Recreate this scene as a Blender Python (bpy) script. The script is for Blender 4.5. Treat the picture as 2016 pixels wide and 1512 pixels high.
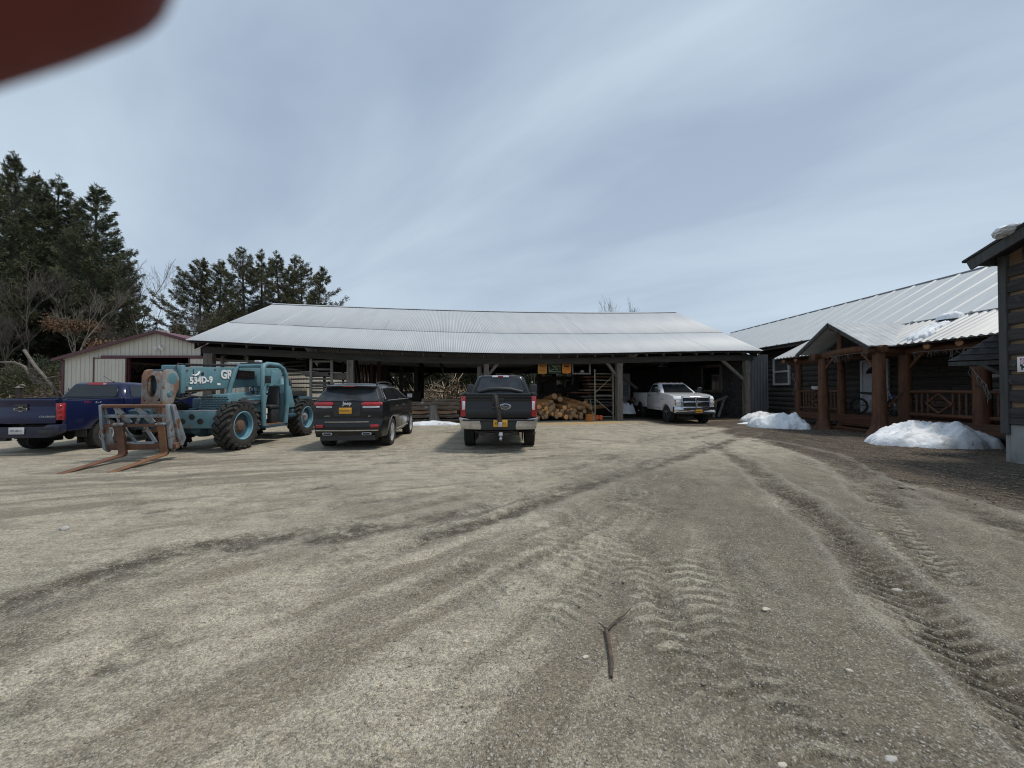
import bpy, bmesh, math, random
import numpy as np
from mathutils import Vector, Matrix, Euler
R = math.radians
sc = bpy.context.scene
for o in list(bpy.data.objects): bpy.data.objects.remove(o)
COL = sc.collection

# ------------------------------------------------------------------ camera
CAMH, PITCH, FPX = 1.6, R(0.83), 757.0
cd = bpy.data.cameras.new('camera'); cam = bpy.data.objects.new('camera', cd); COL.objects.link(cam)
cam.location = (0, 0, CAMH); cam.rotation_euler = (R(90)+PITCH, 0, 0)
cd.sensor_width = 36; cd.lens = 36*FPX/2016; cd.clip_start = .004; cd.clip_end = 3000
cd.dof.use_dof = True; cd.dof.focus_distance = 11; cd.dof.aperture_fstop = 7
sc.camera = cam
# ------------------------------------------------------------------ world, sun
SUN_EL, SUN_AZ = R(64), R(86)          # azimuth clockwise from +Y (seen from above)
w = bpy.data.worlds.new('World'); sc.world = w; w.use_nodes = True
nt = w.node_tree; nt.nodes.clear()
def wn(t, **k):
    n = nt.nodes.new(t)
    for a, b in k.items(): setattr(n, a, b)
    return n
out = wn('ShaderNodeOutputWorld'); bg = wn('ShaderNodeBackground'); sky = wn('ShaderNodeTexSky')
sky.sky_type = 'NISHITA'; sky.sun_disc = False; sky.sun_elevation = SUN_EL; sky.sun_rotation = SUN_AZ
sky.air_density = 1.0; sky.dust_density = 2.0; sky.ozone_density = 1.5
tc = wn('ShaderNodeTexCoord'); sep = wn('ShaderNodeSeparateXYZ'); nt.links.new(tc.outputs['Generated'], sep.inputs[0])
# high cloud sheet: project the view direction on a flat layer so that streaks converge to the horizon
add = wn('ShaderNodeMath', operation='ADD'); nt.links.new(sep.outputs['Z'], add.inputs[0]); add.inputs[1].default_value = .22
mx = wn('ShaderNodeMath', operation='MAXIMUM'); nt.links.new(add.outputs[0], mx.inputs[0]); mx.inputs[1].default_value = .05
dx = wn('ShaderNodeMath', operation='DIVIDE'); nt.links.new(sep.outputs['X'], dx.inputs[0]); nt.links.new(mx.outputs[0], dx.inputs[1])
dy = wn('ShaderNodeMath', operation='DIVIDE'); nt.links.new(sep.outputs['Y'], dy.inputs[0]); nt.links.new(mx.outputs[0], dy.inputs[1])
cmb = wn('ShaderNodeCombineXYZ'); nt.links.new(dx.outputs[0], cmb.inputs[0]); nt.links.new(dy.outputs[0], cmb.inputs[1])
mp = wn('ShaderNodeMapping'); mp.vector_type = 'TEXTURE'; mp.inputs['Rotation'].default_value = (0, 0, R(-36)); mp.inputs['Scale'].default_value = (1.9, .75, 1); mp.inputs['Location'].default_value = (-1.4, 1.5, 0)
nt.links.new(cmb.outputs[0], mp.inputs[0])
n1 = wn('ShaderNodeTexNoise'); n1.inputs['Scale'].default_value = 1.15; n1.inputs['Detail'].default_value = 5; n1.inputs['Roughness'].default_value = .52; n1.inputs['Distortion'].default_value = .35
nt.links.new(mp.outputs[0], n1.inputs['Vector'])
cr = wn('ShaderNodeValToRGB'); e = cr.color_ramp.elements
e[0].position = .36; e[0].color = (3.7, 4.65, 6.0, 1); e[1].position = .66; e[1].color = (5.95, 7.15, 8.3, 1)
nt.links.new(n1.outputs[0], cr.inputs[0])
hz = wn('ShaderNodeValToRGB'); e = hz.color_ramp.elements     # thin bright band of cloud low down
e[0].position = .02; e[0].color = (1, 1, 1, 1); e[1].position = .62; e[1].color = (0, 0, 0, 1)
nt.links.new(sep.outputs['Z'], hz.inputs[0])
mh = wn('ShaderNodeMix', data_type='RGBA'); nt.links.new(hz.outputs[0], mh.inputs[0]); nt.links.new(cr.outputs[0], mh.inputs[6]); mh.inputs[7].default_value = (6.1, 7.25, 8.45, 1)
hf = wn('ShaderNodeMath', operation='MULTIPLY'); nt.links.new(hz.outputs[0], hf.inputs[0]); hf.inputs[1].default_value = .62; nt.links.new(hf.outputs[0], mh.inputs[0])
ms = wn('ShaderNodeMix', data_type='RGBA'); ms.inputs[0].default_value = .9
nt.links.new(sky.outputs[0], ms.inputs[6]); nt.links.new(mh.outputs[2], ms.inputs[7])
nt.links.new(ms.outputs[2], bg.inputs[0]); bg.inputs[1].default_value = .099
nt.links.new(bg.outputs[0], out.inputs[0])
sl = bpy.data.lights.new('sun', 'SUN'); sun = bpy.data.objects.new('sun', sl); COL.objects.link(sun)
sl.energy = 2.5; sl.angle = R(9); sl.color = (1, .94, .85)
sd = Vector((math.sin(SUN_AZ)*math.cos(SUN_EL), math.cos(SUN_AZ)*math.cos(SUN_EL), math.sin(SUN_EL)))
sun.rotation_euler = sd.to_track_quat('Z', 'Y').to_euler(); sun.location = sd*60
vs = sc.view_settings; vs.view_transform = 'Standard'; vs.look = 'None'; vs.exposure = 0.0; vs.gamma = 1; vs.use_curve_mapping = False
try:
    sc.cycles.filter_width = 1.1; sc.cycles.max_bounces = 6; sc.cycles.transparent_max_bounces = 8; sc.cycles.sample_clamp_indirect = 6
except Exception: pass

# ------------------------------------------------------------------ helpers
_cp, _sp = math.cos(PITCH), math.sin(PITCH)
def ray(px, py):
    x = (px-1008)/FPX; v = (756-py)/FPX
    return Vector((x, _cp-v*_sp, _sp+v*_cp))
def G(px, py, z=0):                     # point on the ground seen there
    d = ray(px, py); t = (z-CAMH)/d.z
    return Vector((0, 0, CAMH))+d*t
def P(px, py, Y):                       # point at depth Y
    d = ray(px, py); return Vector((0, 0, CAMH))+d*(Y/d.y)

def T(name, label, cat, loc=(0, 0, 0), rz=0, group=None):
    o = bpy.data.objects.new(name, None); COL.objects.link(o); o.empty_display_size = .2
    o.location = loc; o.rotation_euler = (0, 0, rz); o['label'] = label; o['category'] = cat
    if group: o['group'] = group
    return o
def tag(o, label, cat, group=None, kind=None):
    o['label'] = label; o['category'] = cat
    if group: o['group'] = group
    if kind: o['kind'] = kind
    return o
def dup(root, loc, rz=0, label=None, scale=None):
    def cp(o, par):
        c = o.copy(); COL.objects.link(c)
        if par: c.parent = par
        for ch in o.children: cp(ch, c)
        return c
    r = cp(root, None); r.location = loc; r.rotation_euler = (r.rotation_euler[0], r.rotation_euler[1], rz)
    if label: r['label'] = label
    if scale: r.scale = scale if not isinstance(scale, (int, float)) else (scale,)*3
    return r

def M(name, c1, c2=None, rough=.7, metal=0, scale=4, detail=4, stretch=(1, 1, 1), bump=0, bscale=30, coat=0, lo=.35, hi=.65, spec=.5, c3=None, s3=1.3, t3=.58, extra=None, sss=0):
    m = bpy.data.materials.new(name); m.use_nodes = True; t = m.node_tree; b = t.nodes['Principled BSDF']
    b.inputs['Roughness'].default_value = rough; b.inputs['Metallic'].default_value = metal
    b.inputs['Coat Weight'].default_value = coat; b.inputs['Coat Roughness'].default_value = .08; b.inputs['Specular IOR Level'].default_value = spec
    if c2 is None: c2 = tuple(x*.75 for x in c1)
    co = t.nodes.new('ShaderNodeTexCoord'); mp = t.nodes.new('ShaderNodeMapping'); mp.inputs['Scale'].default_value = stretch
    t.links.new(co.outputs['Object'], mp.inputs[0])
    n = t.nodes.new('ShaderNodeTexNoise'); n.inputs['Scale'].default_value = scale; n.inputs['Detail'].default_value = detail; n.inputs['Roughness'].default_value = .6
    t.links.new(mp.outputs[0], n.inputs['Vector'])
    r = t.nodes.new('ShaderNodeValToRGB'); r.color_ramp.elements[0].position = lo; r.color_ramp.elements[1].position = hi
    r.color_ramp.elements[0].color = (*c1, 1); r.color_ramp.elements[1].color = (*c2, 1)
    t.links.new(n.outputs[0], r.inputs[0]); colout = r.outputs[0]
    if c3 is not None:                  # blotches of a third colour (rust, dust, moss)
        n3 = t.nodes.new('ShaderNodeTexNoise'); n3.inputs['Scale'].default_value = s3; n3.inputs['Detail'].default_value = 7; n3.inputs['Roughness'].default_value = .68
        t.links.new(co.outputs['Object'], n3.inputs['Vector'])
        r3 = t.nodes.new('ShaderNodeValToRGB'); r3.color_ramp.elements[0].position = t3; r3.color_ramp.elements[1].position = t3+.07
        t.links.new(n3.outputs[0], r3.inputs[0])
        mm = t.nodes.new('ShaderNodeMix'); mm.data_type = 'RGBA'; t.links.new(r3.outputs[0], mm.inputs[0]); t.links.new(colout, mm.inputs[6]); mm.inputs[7].default_value = (*c3, 1)
        colout = mm.outputs[2]
    if extra: colout = extra(t, b, co, colout)
    t.links.new(colout, b.inputs['Base Color'])
    if bump:
        nb = t.nodes.new('ShaderNodeTexNoise'); nb.inputs['Scale'].default_value = bscale; nb.inputs['Detail'].default_value = 5
        t.links.new(mp.outputs[0], nb.inputs['Vector'])
        bp = t.nodes.new('ShaderNodeBump'); bp.inputs['Strength'].default_value = bump; bp.inputs['Distance'].default_value = .02
        t.links.new(nb.outputs[0], bp.inputs['Height']); t.links.new(bp.outputs[0], b.inputs['Normal'])
    if sss: b.inputs['Subsurface Weight'].default_value = sss
    return m
def dusty(zlo, zhi, dust=(.21, .185, .15), amount=.75):
    """road dust thrown up on the lower bodywork"""
    def f(t, b, co, col):
        s = t.nodes.new('ShaderNodeSeparateXYZ'); t.links.new(co.outputs['Object'], s.inputs[0])
        n = t.nodes.new('ShaderNodeTexNoise'); n.inputs['Scale'].default_value = 5; n.inputs['Detail'].default_value = 5; t.links.new(co.outputs['Object'], n.inputs['Vector'])
        a = t.nodes.new('ShaderNodeMath'); a.operation = 'MULTIPLY_ADD'; t.links.new(n.outputs[0], a.inputs[0]); a.inputs[1].default_value = .5; t.links.new(s.outputs['Z'], a.inputs[2])
        mr = t.nodes.new('ShaderNodeMapRange'); mr.inputs['From Min'].default_value = zlo+.25; mr.inputs['From Max'].default_value = zhi+.25; mr.inputs['To Min'].default_value = amount; mr.inputs['To Max'].default_value = .02
        t.links.new(a.outputs[0], mr.inputs[0])
        mm = t.nodes.new('ShaderNodeMix'); mm.data_type = 'RGBA'; t.links.new(mr.outputs[0], mm.inputs[0]); t.links.new(col, mm.inputs[6]); mm.inputs[7].default_value = (*dust, 1)
        rr = t.nodes.new('ShaderNodeMapRange'); t.links.new(mr.outputs[0], rr.inputs[0]); rr.inputs['To Min'].default_value = .18; rr.inputs['To Max'].default_value = .8; t.links.new(rr.outputs[0], b.inputs['Roughness'])
        return mm.outputs[2]
    return f

class MB:
    def __init__(s): s.v = []; s.f = []
    def add(s, vs, fs):
        n = len(s.v); s.v += [tuple(p) for p in vs]; s.f += [tuple(i+n for i in f) for f in fs]; return s
    def hexa(s, p):                     # 8 points: 0-3 bottom ring, 4-7 top ring
        return s.add(p, [(3, 2, 1, 0), (4, 5, 6, 7), (0, 1, 5, 4), (1, 2, 6, 5), (2, 3, 7, 6), (3, 0, 4, 7)])
    def box(s, c, d, rot=None):
        x, y, z = (k/2 for k in d)
        p = [Vector(q) for q in ((-x, -y, -z), (x, -y, -z), (x, y, -z), (-x, y, -z), (-x, -y, z), (x, -y, z), (x, y, z), (-x, y, z))]
        if rot is not None:
            m = rot if isinstance(rot, Matrix) else Euler(rot).to_matrix()
            p = [m @ q for q in p]
        c = Vector(c); return s.hexa([q+c for q in p])
    def span(s, a, b): # box by two corners
        return s.box([(i+j)/2 for i, j in zip(a, b)], [abs(j-i) for i, j in zip(a, b)])
    def beam(s, a, b, w, h, up=(0, 0, 1)):
        a, b = Vector(a), Vector(b); d = (b-a).normalized(); u = Vector(up)
        if abs(d.dot(u)) > .98: u = Vector((0, 1, 0))
        x = d.cross(u).normalized(); z = x.cross(d).normalized()
        p = [q+x*(i*w/2)+z*(j*h/2) for q in (a, b) for i, j in ((-1, -1), (1, -1), (1, 1), (-1, 1))]
        return s.hexa(p)
    def tube(s, pts, rs, n=8, cap=True):
        pts = [Vector(p) for p in pts]
        if not hasattr(rs, '__len__'): rs = [rs]*len(pts)
        vs = []; fs = []; u = None
        for i, p in enumerate(pts):
            d = (pts[min(i+1, len(pts)-1)]-pts[max(i-1, 0)]).normalized()
            if u is None: u = d.orthogonal().normalized()
            u = (u-d*u.dot(d)).normalized(); w2 = d.cross(u)
            for k in range(n):
                a = 2*math.pi*k/n; vs.append(p+(u*math.cos(a)+w2*math.sin(a))*rs[i])
        for i in range(len(pts)-1):
            for k in range(n):
                fs.append((i*n+k, i*n+(k+1) % n, (i+1)*n+(k+1) % n, (i+1)*n+k))
        if cap: fs += [tuple(range(n-1, -1, -1)), tuple((len(pts)-1)*n+k for k in range(n))]
        return s.add(vs, fs)
    def cyl(s, a, b, r, r2=None, n=16): return s.tube([a, b], [r, r if r2 is None else r2], n)
    def prism(s, poly, axis, a, b):
        n = len(poly)
        f = {'x': lambda p, t: (t, p[0], p[1]), 'y': lambda p, t: (p[0], t, p[1]), 'z': lambda p, t: (p[0], p[1], t)}[axis]
        return s.add([f(p, a) for p in poly]+[f(p, b) for p in poly],
                     [tuple(range(n)), tuple(range(2*n-1, n-1, -1))]+[(i, i+n, (i+1) % n+n, (i+1) % n) for i in range(n)])
    def lathe(s, prof, c, axis='x', n=32, a0=0, a1=2*math.pi):   # prof: (radius, along)
        vs = []; fs = []; m = len(prof); c = Vector(c)
        for k in range(n):
            a = a0+(a1-a0)*k/n; ca, sa = math.cos(a), math.sin(a)
            for r, t in prof:
                vs.append(c+Vector({'x': (t, r*ca, r*sa), 'y': (r*ca, t, r*sa), 'z': (r*ca, r*sa, t)}[axis]))
        for k in range(n):
            k2 = (k+1) % n
            for i in range(m-1): fs.append((k*m+i, k*m+i+1, k2*m+i+1, k2*m+i))
        return s.add(vs, fs)
    def loft(s, rings, cap=True):
        n = len(rings[0]); vs = [p for r in rings for p in r]; fs = []
        for i in range(len(rings)-1):
            for k in range(n): fs.append((i*n+k, i*n+(k+1) % n, (i+1)*n+(k+1) % n, (i+1)*n+k))
        if cap: fs += [tuple(range(n-1, -1, -1)), tuple((len(rings)-1)*n+k for k in range(n))]
        return s.add(vs, fs)
    def panel(s, q, u0=0, u1=1, v0=0, v1=1, off=.006, th=.02, rad=.0, seg=3):
        """rounded slab on the bilinear quad q = lower-left, lower-right, upper-right, upper-left seen from outside"""
        A, B, C, D = (Vector(p) for p in q); nrm = (B-A).cross(D-A).normalized()
        f = lambda u, v: (A*(1-u)+B*u)*(1-v)+(D*(1-u)+C*u)*v
        du = ((B-A).length+(C-D).length)/2; dv = ((D-A).length+(C-B).length)/2
        ru, rv = min(rad/du, (u1-u0)/2.01), min(rad/dv, (v1-v0)/2.01)
        uv = []
        if rad <= 0: uv = [(u0, v0), (u1, v0), (u1, v1), (u0, v1)]
        else:
            for cu, cv, a in ((u1-ru, v0+rv, -90), (u1-ru, v1-rv, 0), (u0+ru, v1-rv, 90), (u0+ru, v0+rv, 180)):
                for k in range(seg+1):
                    t = R(a+90*k/seg); uv.append((cu+ru*math.cos(t), cv+rv*math.sin(t)))
        pts = [f(u, v) for u, v in uv]; n = len(pts)
        return s.add([p+nrm*(off-th) for p in pts]+[p+nrm*off for p in pts],
                     [tuple(range(n-1, -1, -1)), tuple(range(n, 2*n))]+[(i, (i+1) % n, (i+1) % n+n, i+n) for i in range(n)])
    def build(s, name, mat, parent=None, bevel=0, seg=2, smooth=35, world=False, cuts=None, deform=None):
        me = bpy.data.meshes.new(name); me.from_pydata(s.v, [], s.f)
        if world and parent is not None:
            me.transform(Matrix.LocRotScale(parent.location, parent.rotation_euler, None).inverted())
        bm = bmesh.new(); bm.from_mesh(me)
        bmesh.ops.recalc_face_normals(bm, faces=bm.faces)
        for co, no in (cuts or []):
            bmesh.ops.bisect_plane(bm, geom=bm.verts[:]+bm.edges[:]+bm.faces[:], plane_co=co, plane_no=no, dist=1e-5)
        if cuts: bmesh.ops.triangulate(bm, faces=[f for f in bm.faces if len(f.verts) > 4])
        if deform:
            for v in bm.verts: v.co = Vector(deform(*v.co))
        if bevel:
            es = [e for e in bm.edges if len(e.link_faces) == 2 and e.calc_face_angle(0) > R(32)]
            if es: bmesh.ops.bevel(bm, geom=es, offset=bevel, segments=seg, profile=.5, affect='EDGES', clamp_overlap=True)
        bm.to_mesh(me); bm.free()
        if smooth:
            me.polygons.foreach_set('use_smooth', [True]*len(me.polygons)); me.set_sharp_from_angle(angle=R(smooth))
        me.materials.append(mat)
        o = bpy.data.objects.new(name, me); COL.objects.link(o)
        if parent is not None: o.parent = parent
        return o
def text(name, s, size, mat, parent, mw, shear=0, ext=.003, space=1.0, bold=0):
    """lettering: mw maps the text plane (x right, y up) into the parent's space"""
    cu = bpy.data.curves.new(name, 'FONT'); cu.body = s; cu.size = size; cu.align_x = 'CENTER'; cu.align_y = 'CENTER'
    cu.shear = shear; cu.extrude = ext; cu.space_character = space; cu.offset = bold; cu.resolution_u = 3
    o = bpy.data.objects.new(name, cu); COL.objects.link(o)
    dg = bpy.context.evaluated_depsgraph_get(); me = bpy.data.meshes.new_from_object(o.evaluated_get(dg))
    bpy.data.objects.remove(o); bpy.data.curves.remove(cu)
    me.transform(mw); me.materials.clear(); me.materials.append(mat); me.name = name
    t = bpy.data.objects.new(name, me); COL.objects.link(t); t.parent = parent
    return t
def TM(loc, rx=90, rz=0, ry=0): return Matrix.Translation(loc) @ Euler((R(rx), R(ry), R(rz)), 'XYZ').to_matrix().to_4x4()
def npmesh(name, V, F, mat, parent=None, smooth=False):
    me = bpy.data.meshes.new(name); V = np.asarray(V, np.float32); F = np.asarray(F, np.int32); k = F.shape[1]
    me.vertices.add(len(V)); me.vertices.foreach_set('co', V.ravel())
    me.loops.add(F.size); me.loops.foreach_set('vertex_index', F.ravel())
    me.polygons.add(len(F)); me.polygons.foreach_set('loop_start', np.arange(0, F.size, k, dtype=np.int32)); me.polygons.foreach_set('loop_total', np.full(len(F), k, np.int32))
    if smooth: me.polygons.foreach_set('use_smooth', np.ones(len(F), bool))
    me.update(calc_edges=True); me.validate(); me.materials.append(mat)
    o = bpy.data.objects.new(name, me); COL.objects.link(o)
    if parent is not None: o.parent = parent
    return o
def vnoise(x, y, seed=0):               # smooth value noise, vectorised
    x = np.asarray(x, float); y = np.asarray(y, float); xi = np.floor(x).astype(np.int64); yi = np.floor(y).astype(np.int64); fx = x-xi; fy = y-yi
    fx = fx*fx*(3-2*fx); fy = fy*fy*(3-2*fy)
    def h(a, b):
        n = (a*374761393+b*668265263+seed*1442695041) & 0xffffffff; n = ((n ^ (n >> 13))*1274126177) & 0xffffffff
        return ((n ^ (n >> 16)) & 0xffff)/65535.0
    return (h(xi, yi)*(1-fx)+h(xi+1, yi)*fx)*(1-fy)+(h(xi, yi+1)*(1-fx)+h(xi+1, yi+1)*fx)*fy
def fbm(x, y, seed=0, o=4):
    return sum(vnoise(x*2**i, y*2**i, seed+i)*.5**(i+1) for i in range(o))

# ------------------------------------------------------------------ shared materials
m_black = M('black_plastic', (.018, .018, .02), (.03, .03, .03), rough=.6, scale=9)
m_rubber = M('tyre_rubber', (.018, .0175, .017), (.036, .034, .031), rough=.9, scale=6, c3=(.08, .073, .063), s3=5, t3=.61, bump=.3, bscale=60)
m_glass = M('tinted_glass', (.012, .014, .016), (.02, .022, .024), rough=.04, scale=2, spec=.6)
m_glassd = M('dusty_glass', (.03, .034, .04), (.055, .06, .066), rough=.14, scale=3, detail=6, spec=.5)
m_chrome = M('chrome', (.58, .59, .61), (.46, .47, .49), rough=.13, metal=1, scale=6)
m_alloy = M('alloy', (.52, .52, .54), (.40, .40, .42), rough=.35, metal=.35, scale=8)
m_red = M('red_lens', (.42, .012, .02), (.3, .006, .012), rough=.15, scale=14, coat=.6)
m_clear = M('clear_lens', (.75, .76, .78), (.55, .56, .6), rough=.1, scale=14, coat=.5)
m_amber = M('amber_lens', (.6, .2, .03), (.5, .15, .02), rough=.15, scale=14)
m_plate = M('plate_gold', (.72, .36, .03), (.62, .3, .03), rough=.5, scale=4)
m_platew = M('plate_white', (.6, .6, .6), (.5, .5, .52), rough=.5, scale=4)
m_navy = M('plate_ink', (.01, .012, .04), rough=.5)
m_white = M('white_paint_letters', (.8, .8, .8), (.7, .7, .7), rough=.5)
m_wood_grey = M('weathered_wood', (.24, .222, .198), (.12, .108, .094), rough=.85, scale=3, stretch=(4, 4, .35), bump=.4, bscale=20)
m_wood_greyh = M('weathered_board', (.17, .152, .13), (.08, .07, .06), rough=.85, scale=3, stretch=(.35, 4, 4), bump=.4, bscale=20)  # darkened so the deep shade under the shed roof sits in the colour
m_wood_dark = M('shade_dark_old_wood', (.035, .03, .026), (.018, .016, .014), rough=.9, scale=3, stretch=(3, 3, .5))  # old wood, near black to carry the gloom of shaded interiors
m_snow = M('old_snow', (.80, .82, .84), (.66, .69, .73), rough=.55, scale=3.5, detail=8, bump=1, bscale=9, c3=(.40, .36, .32), s3=4.2, t3=.585, sss=.0)
# ================================================================== GROUND
def seglist(pix): return [G(*p)[:2] for p in pix]
TR = []   # (polyline, half width, rut depth, darkness, tread)
def track(pix, hw=.17, dep=.018, dark=.6, tread=0): TR.append((seglist(pix), hw, dep, dark, tread))
# freshest tyre tracks, sweeping from the porch down to the lower right corner
track([(1395, 868), (1450, 900), (1520, 950), (1600, 1010), (1690, 1085), (1790, 1180), (1890, 1275), (2016, 1390), (2200, 1560)], .15, .032, 1.05, .14)
track([(1470, 868), (1580, 905), (1660, 940), (1725, 985), (1790, 1050), (1880, 1140), (2016, 1270), (2200, 1440)], .14, .02, .55, .14)
track([(1480, 880), (1560, 920), (1640, 975), (1740, 1055), (1850, 1160), (2016, 1310)], .12, .014, .35, .14)
track([(1500, 868), (1600, 890), (1680, 925), (1735, 968), (1755, 985)], .2, .03, 1.0, .1)
track([(1760, 960), (1860, 985), (1960, 1020), (2100, 1070)], .2, .02, .7, 0)
# damp band crossing the yard towards the shed
track([(-60, 1215), (120, 1160), (250, 1112), (400, 1075), (560, 1058), (740, 1040), (880, 1012)], .17, .014, .85, 0)
track([(-60, 1235), (130, 1183), (300, 1124), (480, 1090), (700, 1052)], .11, .01, .6, 0)
track([(820, 1065), (1000, 1010), (1130, 962), (1250, 925), (1340, 900), (1420, 872), (1480, 852)], .16, .018, .8, 0)
track([(760, 1062), (960, 1004), (1100, 958), (1230, 918), (1330, 892), (1410, 868)], .07, .01, .6, 0)
track([(-60, 1300), (130, 1240), (330, 1165), (560, 1100), (800, 1035), (1010, 970), (1200, 905), (1330, 868)], .11, .012, .42, 0)
track([(900, 1010), (1060, 965), (1200, 922), (1320, 888), (1400, 862)], .12, .012, .5, .1)
track([(1445, 880), (1540, 935), (1640, 1000), (1760, 1095), (1900, 1215), (2100, 1400)], .2, .006, .4, 0)
track([(900, 980), (1100, 925), (1260, 885), (1400, 853), (1470, 842)], .13, .012, .55, 0)
_r = random.Random(12)
for _i in range(26):                     # many faint crossing passes
    _y = _r.uniform(900, 1460); _k = _r.uniform(.25, .5); _e = _r.uniform(0, 1)
    track([(-80, _y), (240+_r.uniform(-40, 40), 868+(_y-868)*.74+_r.uniform(-14, 14)), (640+_r.uniform(-40, 40), 868+(_y-868)*.46+_r.uniform(-14, 10)), (1040, 868+(_y-868)*.22+_r.uniform(-8, 8)), (1330, 858+(_y-868)*.03)], _r.uniform(.05, .11), .007, _k, 0)
for _i in range(14):
    _x = _r.uniform(250, 1900); track([(_x, 1620), (_x+(1300-_x)*.33+_r.uniform(-30, 30), 1330), (_x+(1300-_x)*.62+_r.uniform(-30, 30), 1130), (_x+(1300-_x)*.82, 1000), (_x+(1320-_x)*.95, 915)], _r.uniform(.05, .10), .006, _r.uniform(.25, .45), 0)
# older, bleached tracks fanning out
for a, b, c, d, k in (((-50, 1060), (300, 985), (700, 925), (1100, 872), .32), ((-50, 1000), (300, 945), (620, 900), (900, 873), .3), ((-50, 1120), (250, 1040), (600, 960), (1000, 890), .35),
                      ((-50, 1400), (350, 1240), (760, 1090), (1180, 945), .35), ((150, 1512), (560, 1290), (900, 1120), (1240, 960), .5), ((-50, 1490), (300, 1330), (700, 1170), (1100, 1010), .3),
                      ((560, 1512), (800, 1300), (1010, 1130), (1260, 950), .5), ((760, 1512), (930, 1320), (1090, 1150), (1290, 965), .4), ((-50, 940), (200, 925), (480, 900), (640, 885), .3), ((330, 1512), (700, 1280), (960, 1110), (1240, 955), .35),
                      ((-50, 960), (350, 950), (700, 915), (1000, 888), .35), ((1180, 930), (1280, 880), (1380, 856), (1500, 838), .5), ((1240, 870), (1330, 855), (1420, 842), (1480, 836), .5)):
    track([a, b, c, d], .12, .008, k, 0)
# lug marks left by the machine, in the middle of the yard
track([(1720, 1600), (1530, 1380), (1420, 1230), (1330, 1090), (1290, 990)], .3, .02, .42, .14)
track([(1560, 1600), (1400, 1380), (1300, 1230), (1235, 1090), (1225, 980)], .24, .016, .36, .14)
track([(850, 1600), (960, 1400), (1060, 1240), (1180, 1090), (1290, 985)], .22, .014, .36, .14)
track([(380, 1600), (640, 1360), (880, 1190), (1120, 1040), (1280, 945)], .22, .014, .36, .14)
track([(1100, 1110), (1180, 1050), (1280, 985), (1370, 920)], .3, .016, .4, .13)
def terrain(x, y):
    """height of the yard without ruts"""
    b = np.clip((-x-22-.0*y)/9, 0, 1)*np.clip((y-23)/7, 0, 1); b = b*b*(3-2*b)
    z = 2.3*b*(.8+.4*vnoise(x*.25, y*.25, 5))
    far = np.clip((np.hypot(x, y)-75)/200, 0, 1); z = z+far*6
    return z
def gz(x, y): return float(terrain(np.array([x]), np.array([y]))[0])
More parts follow.
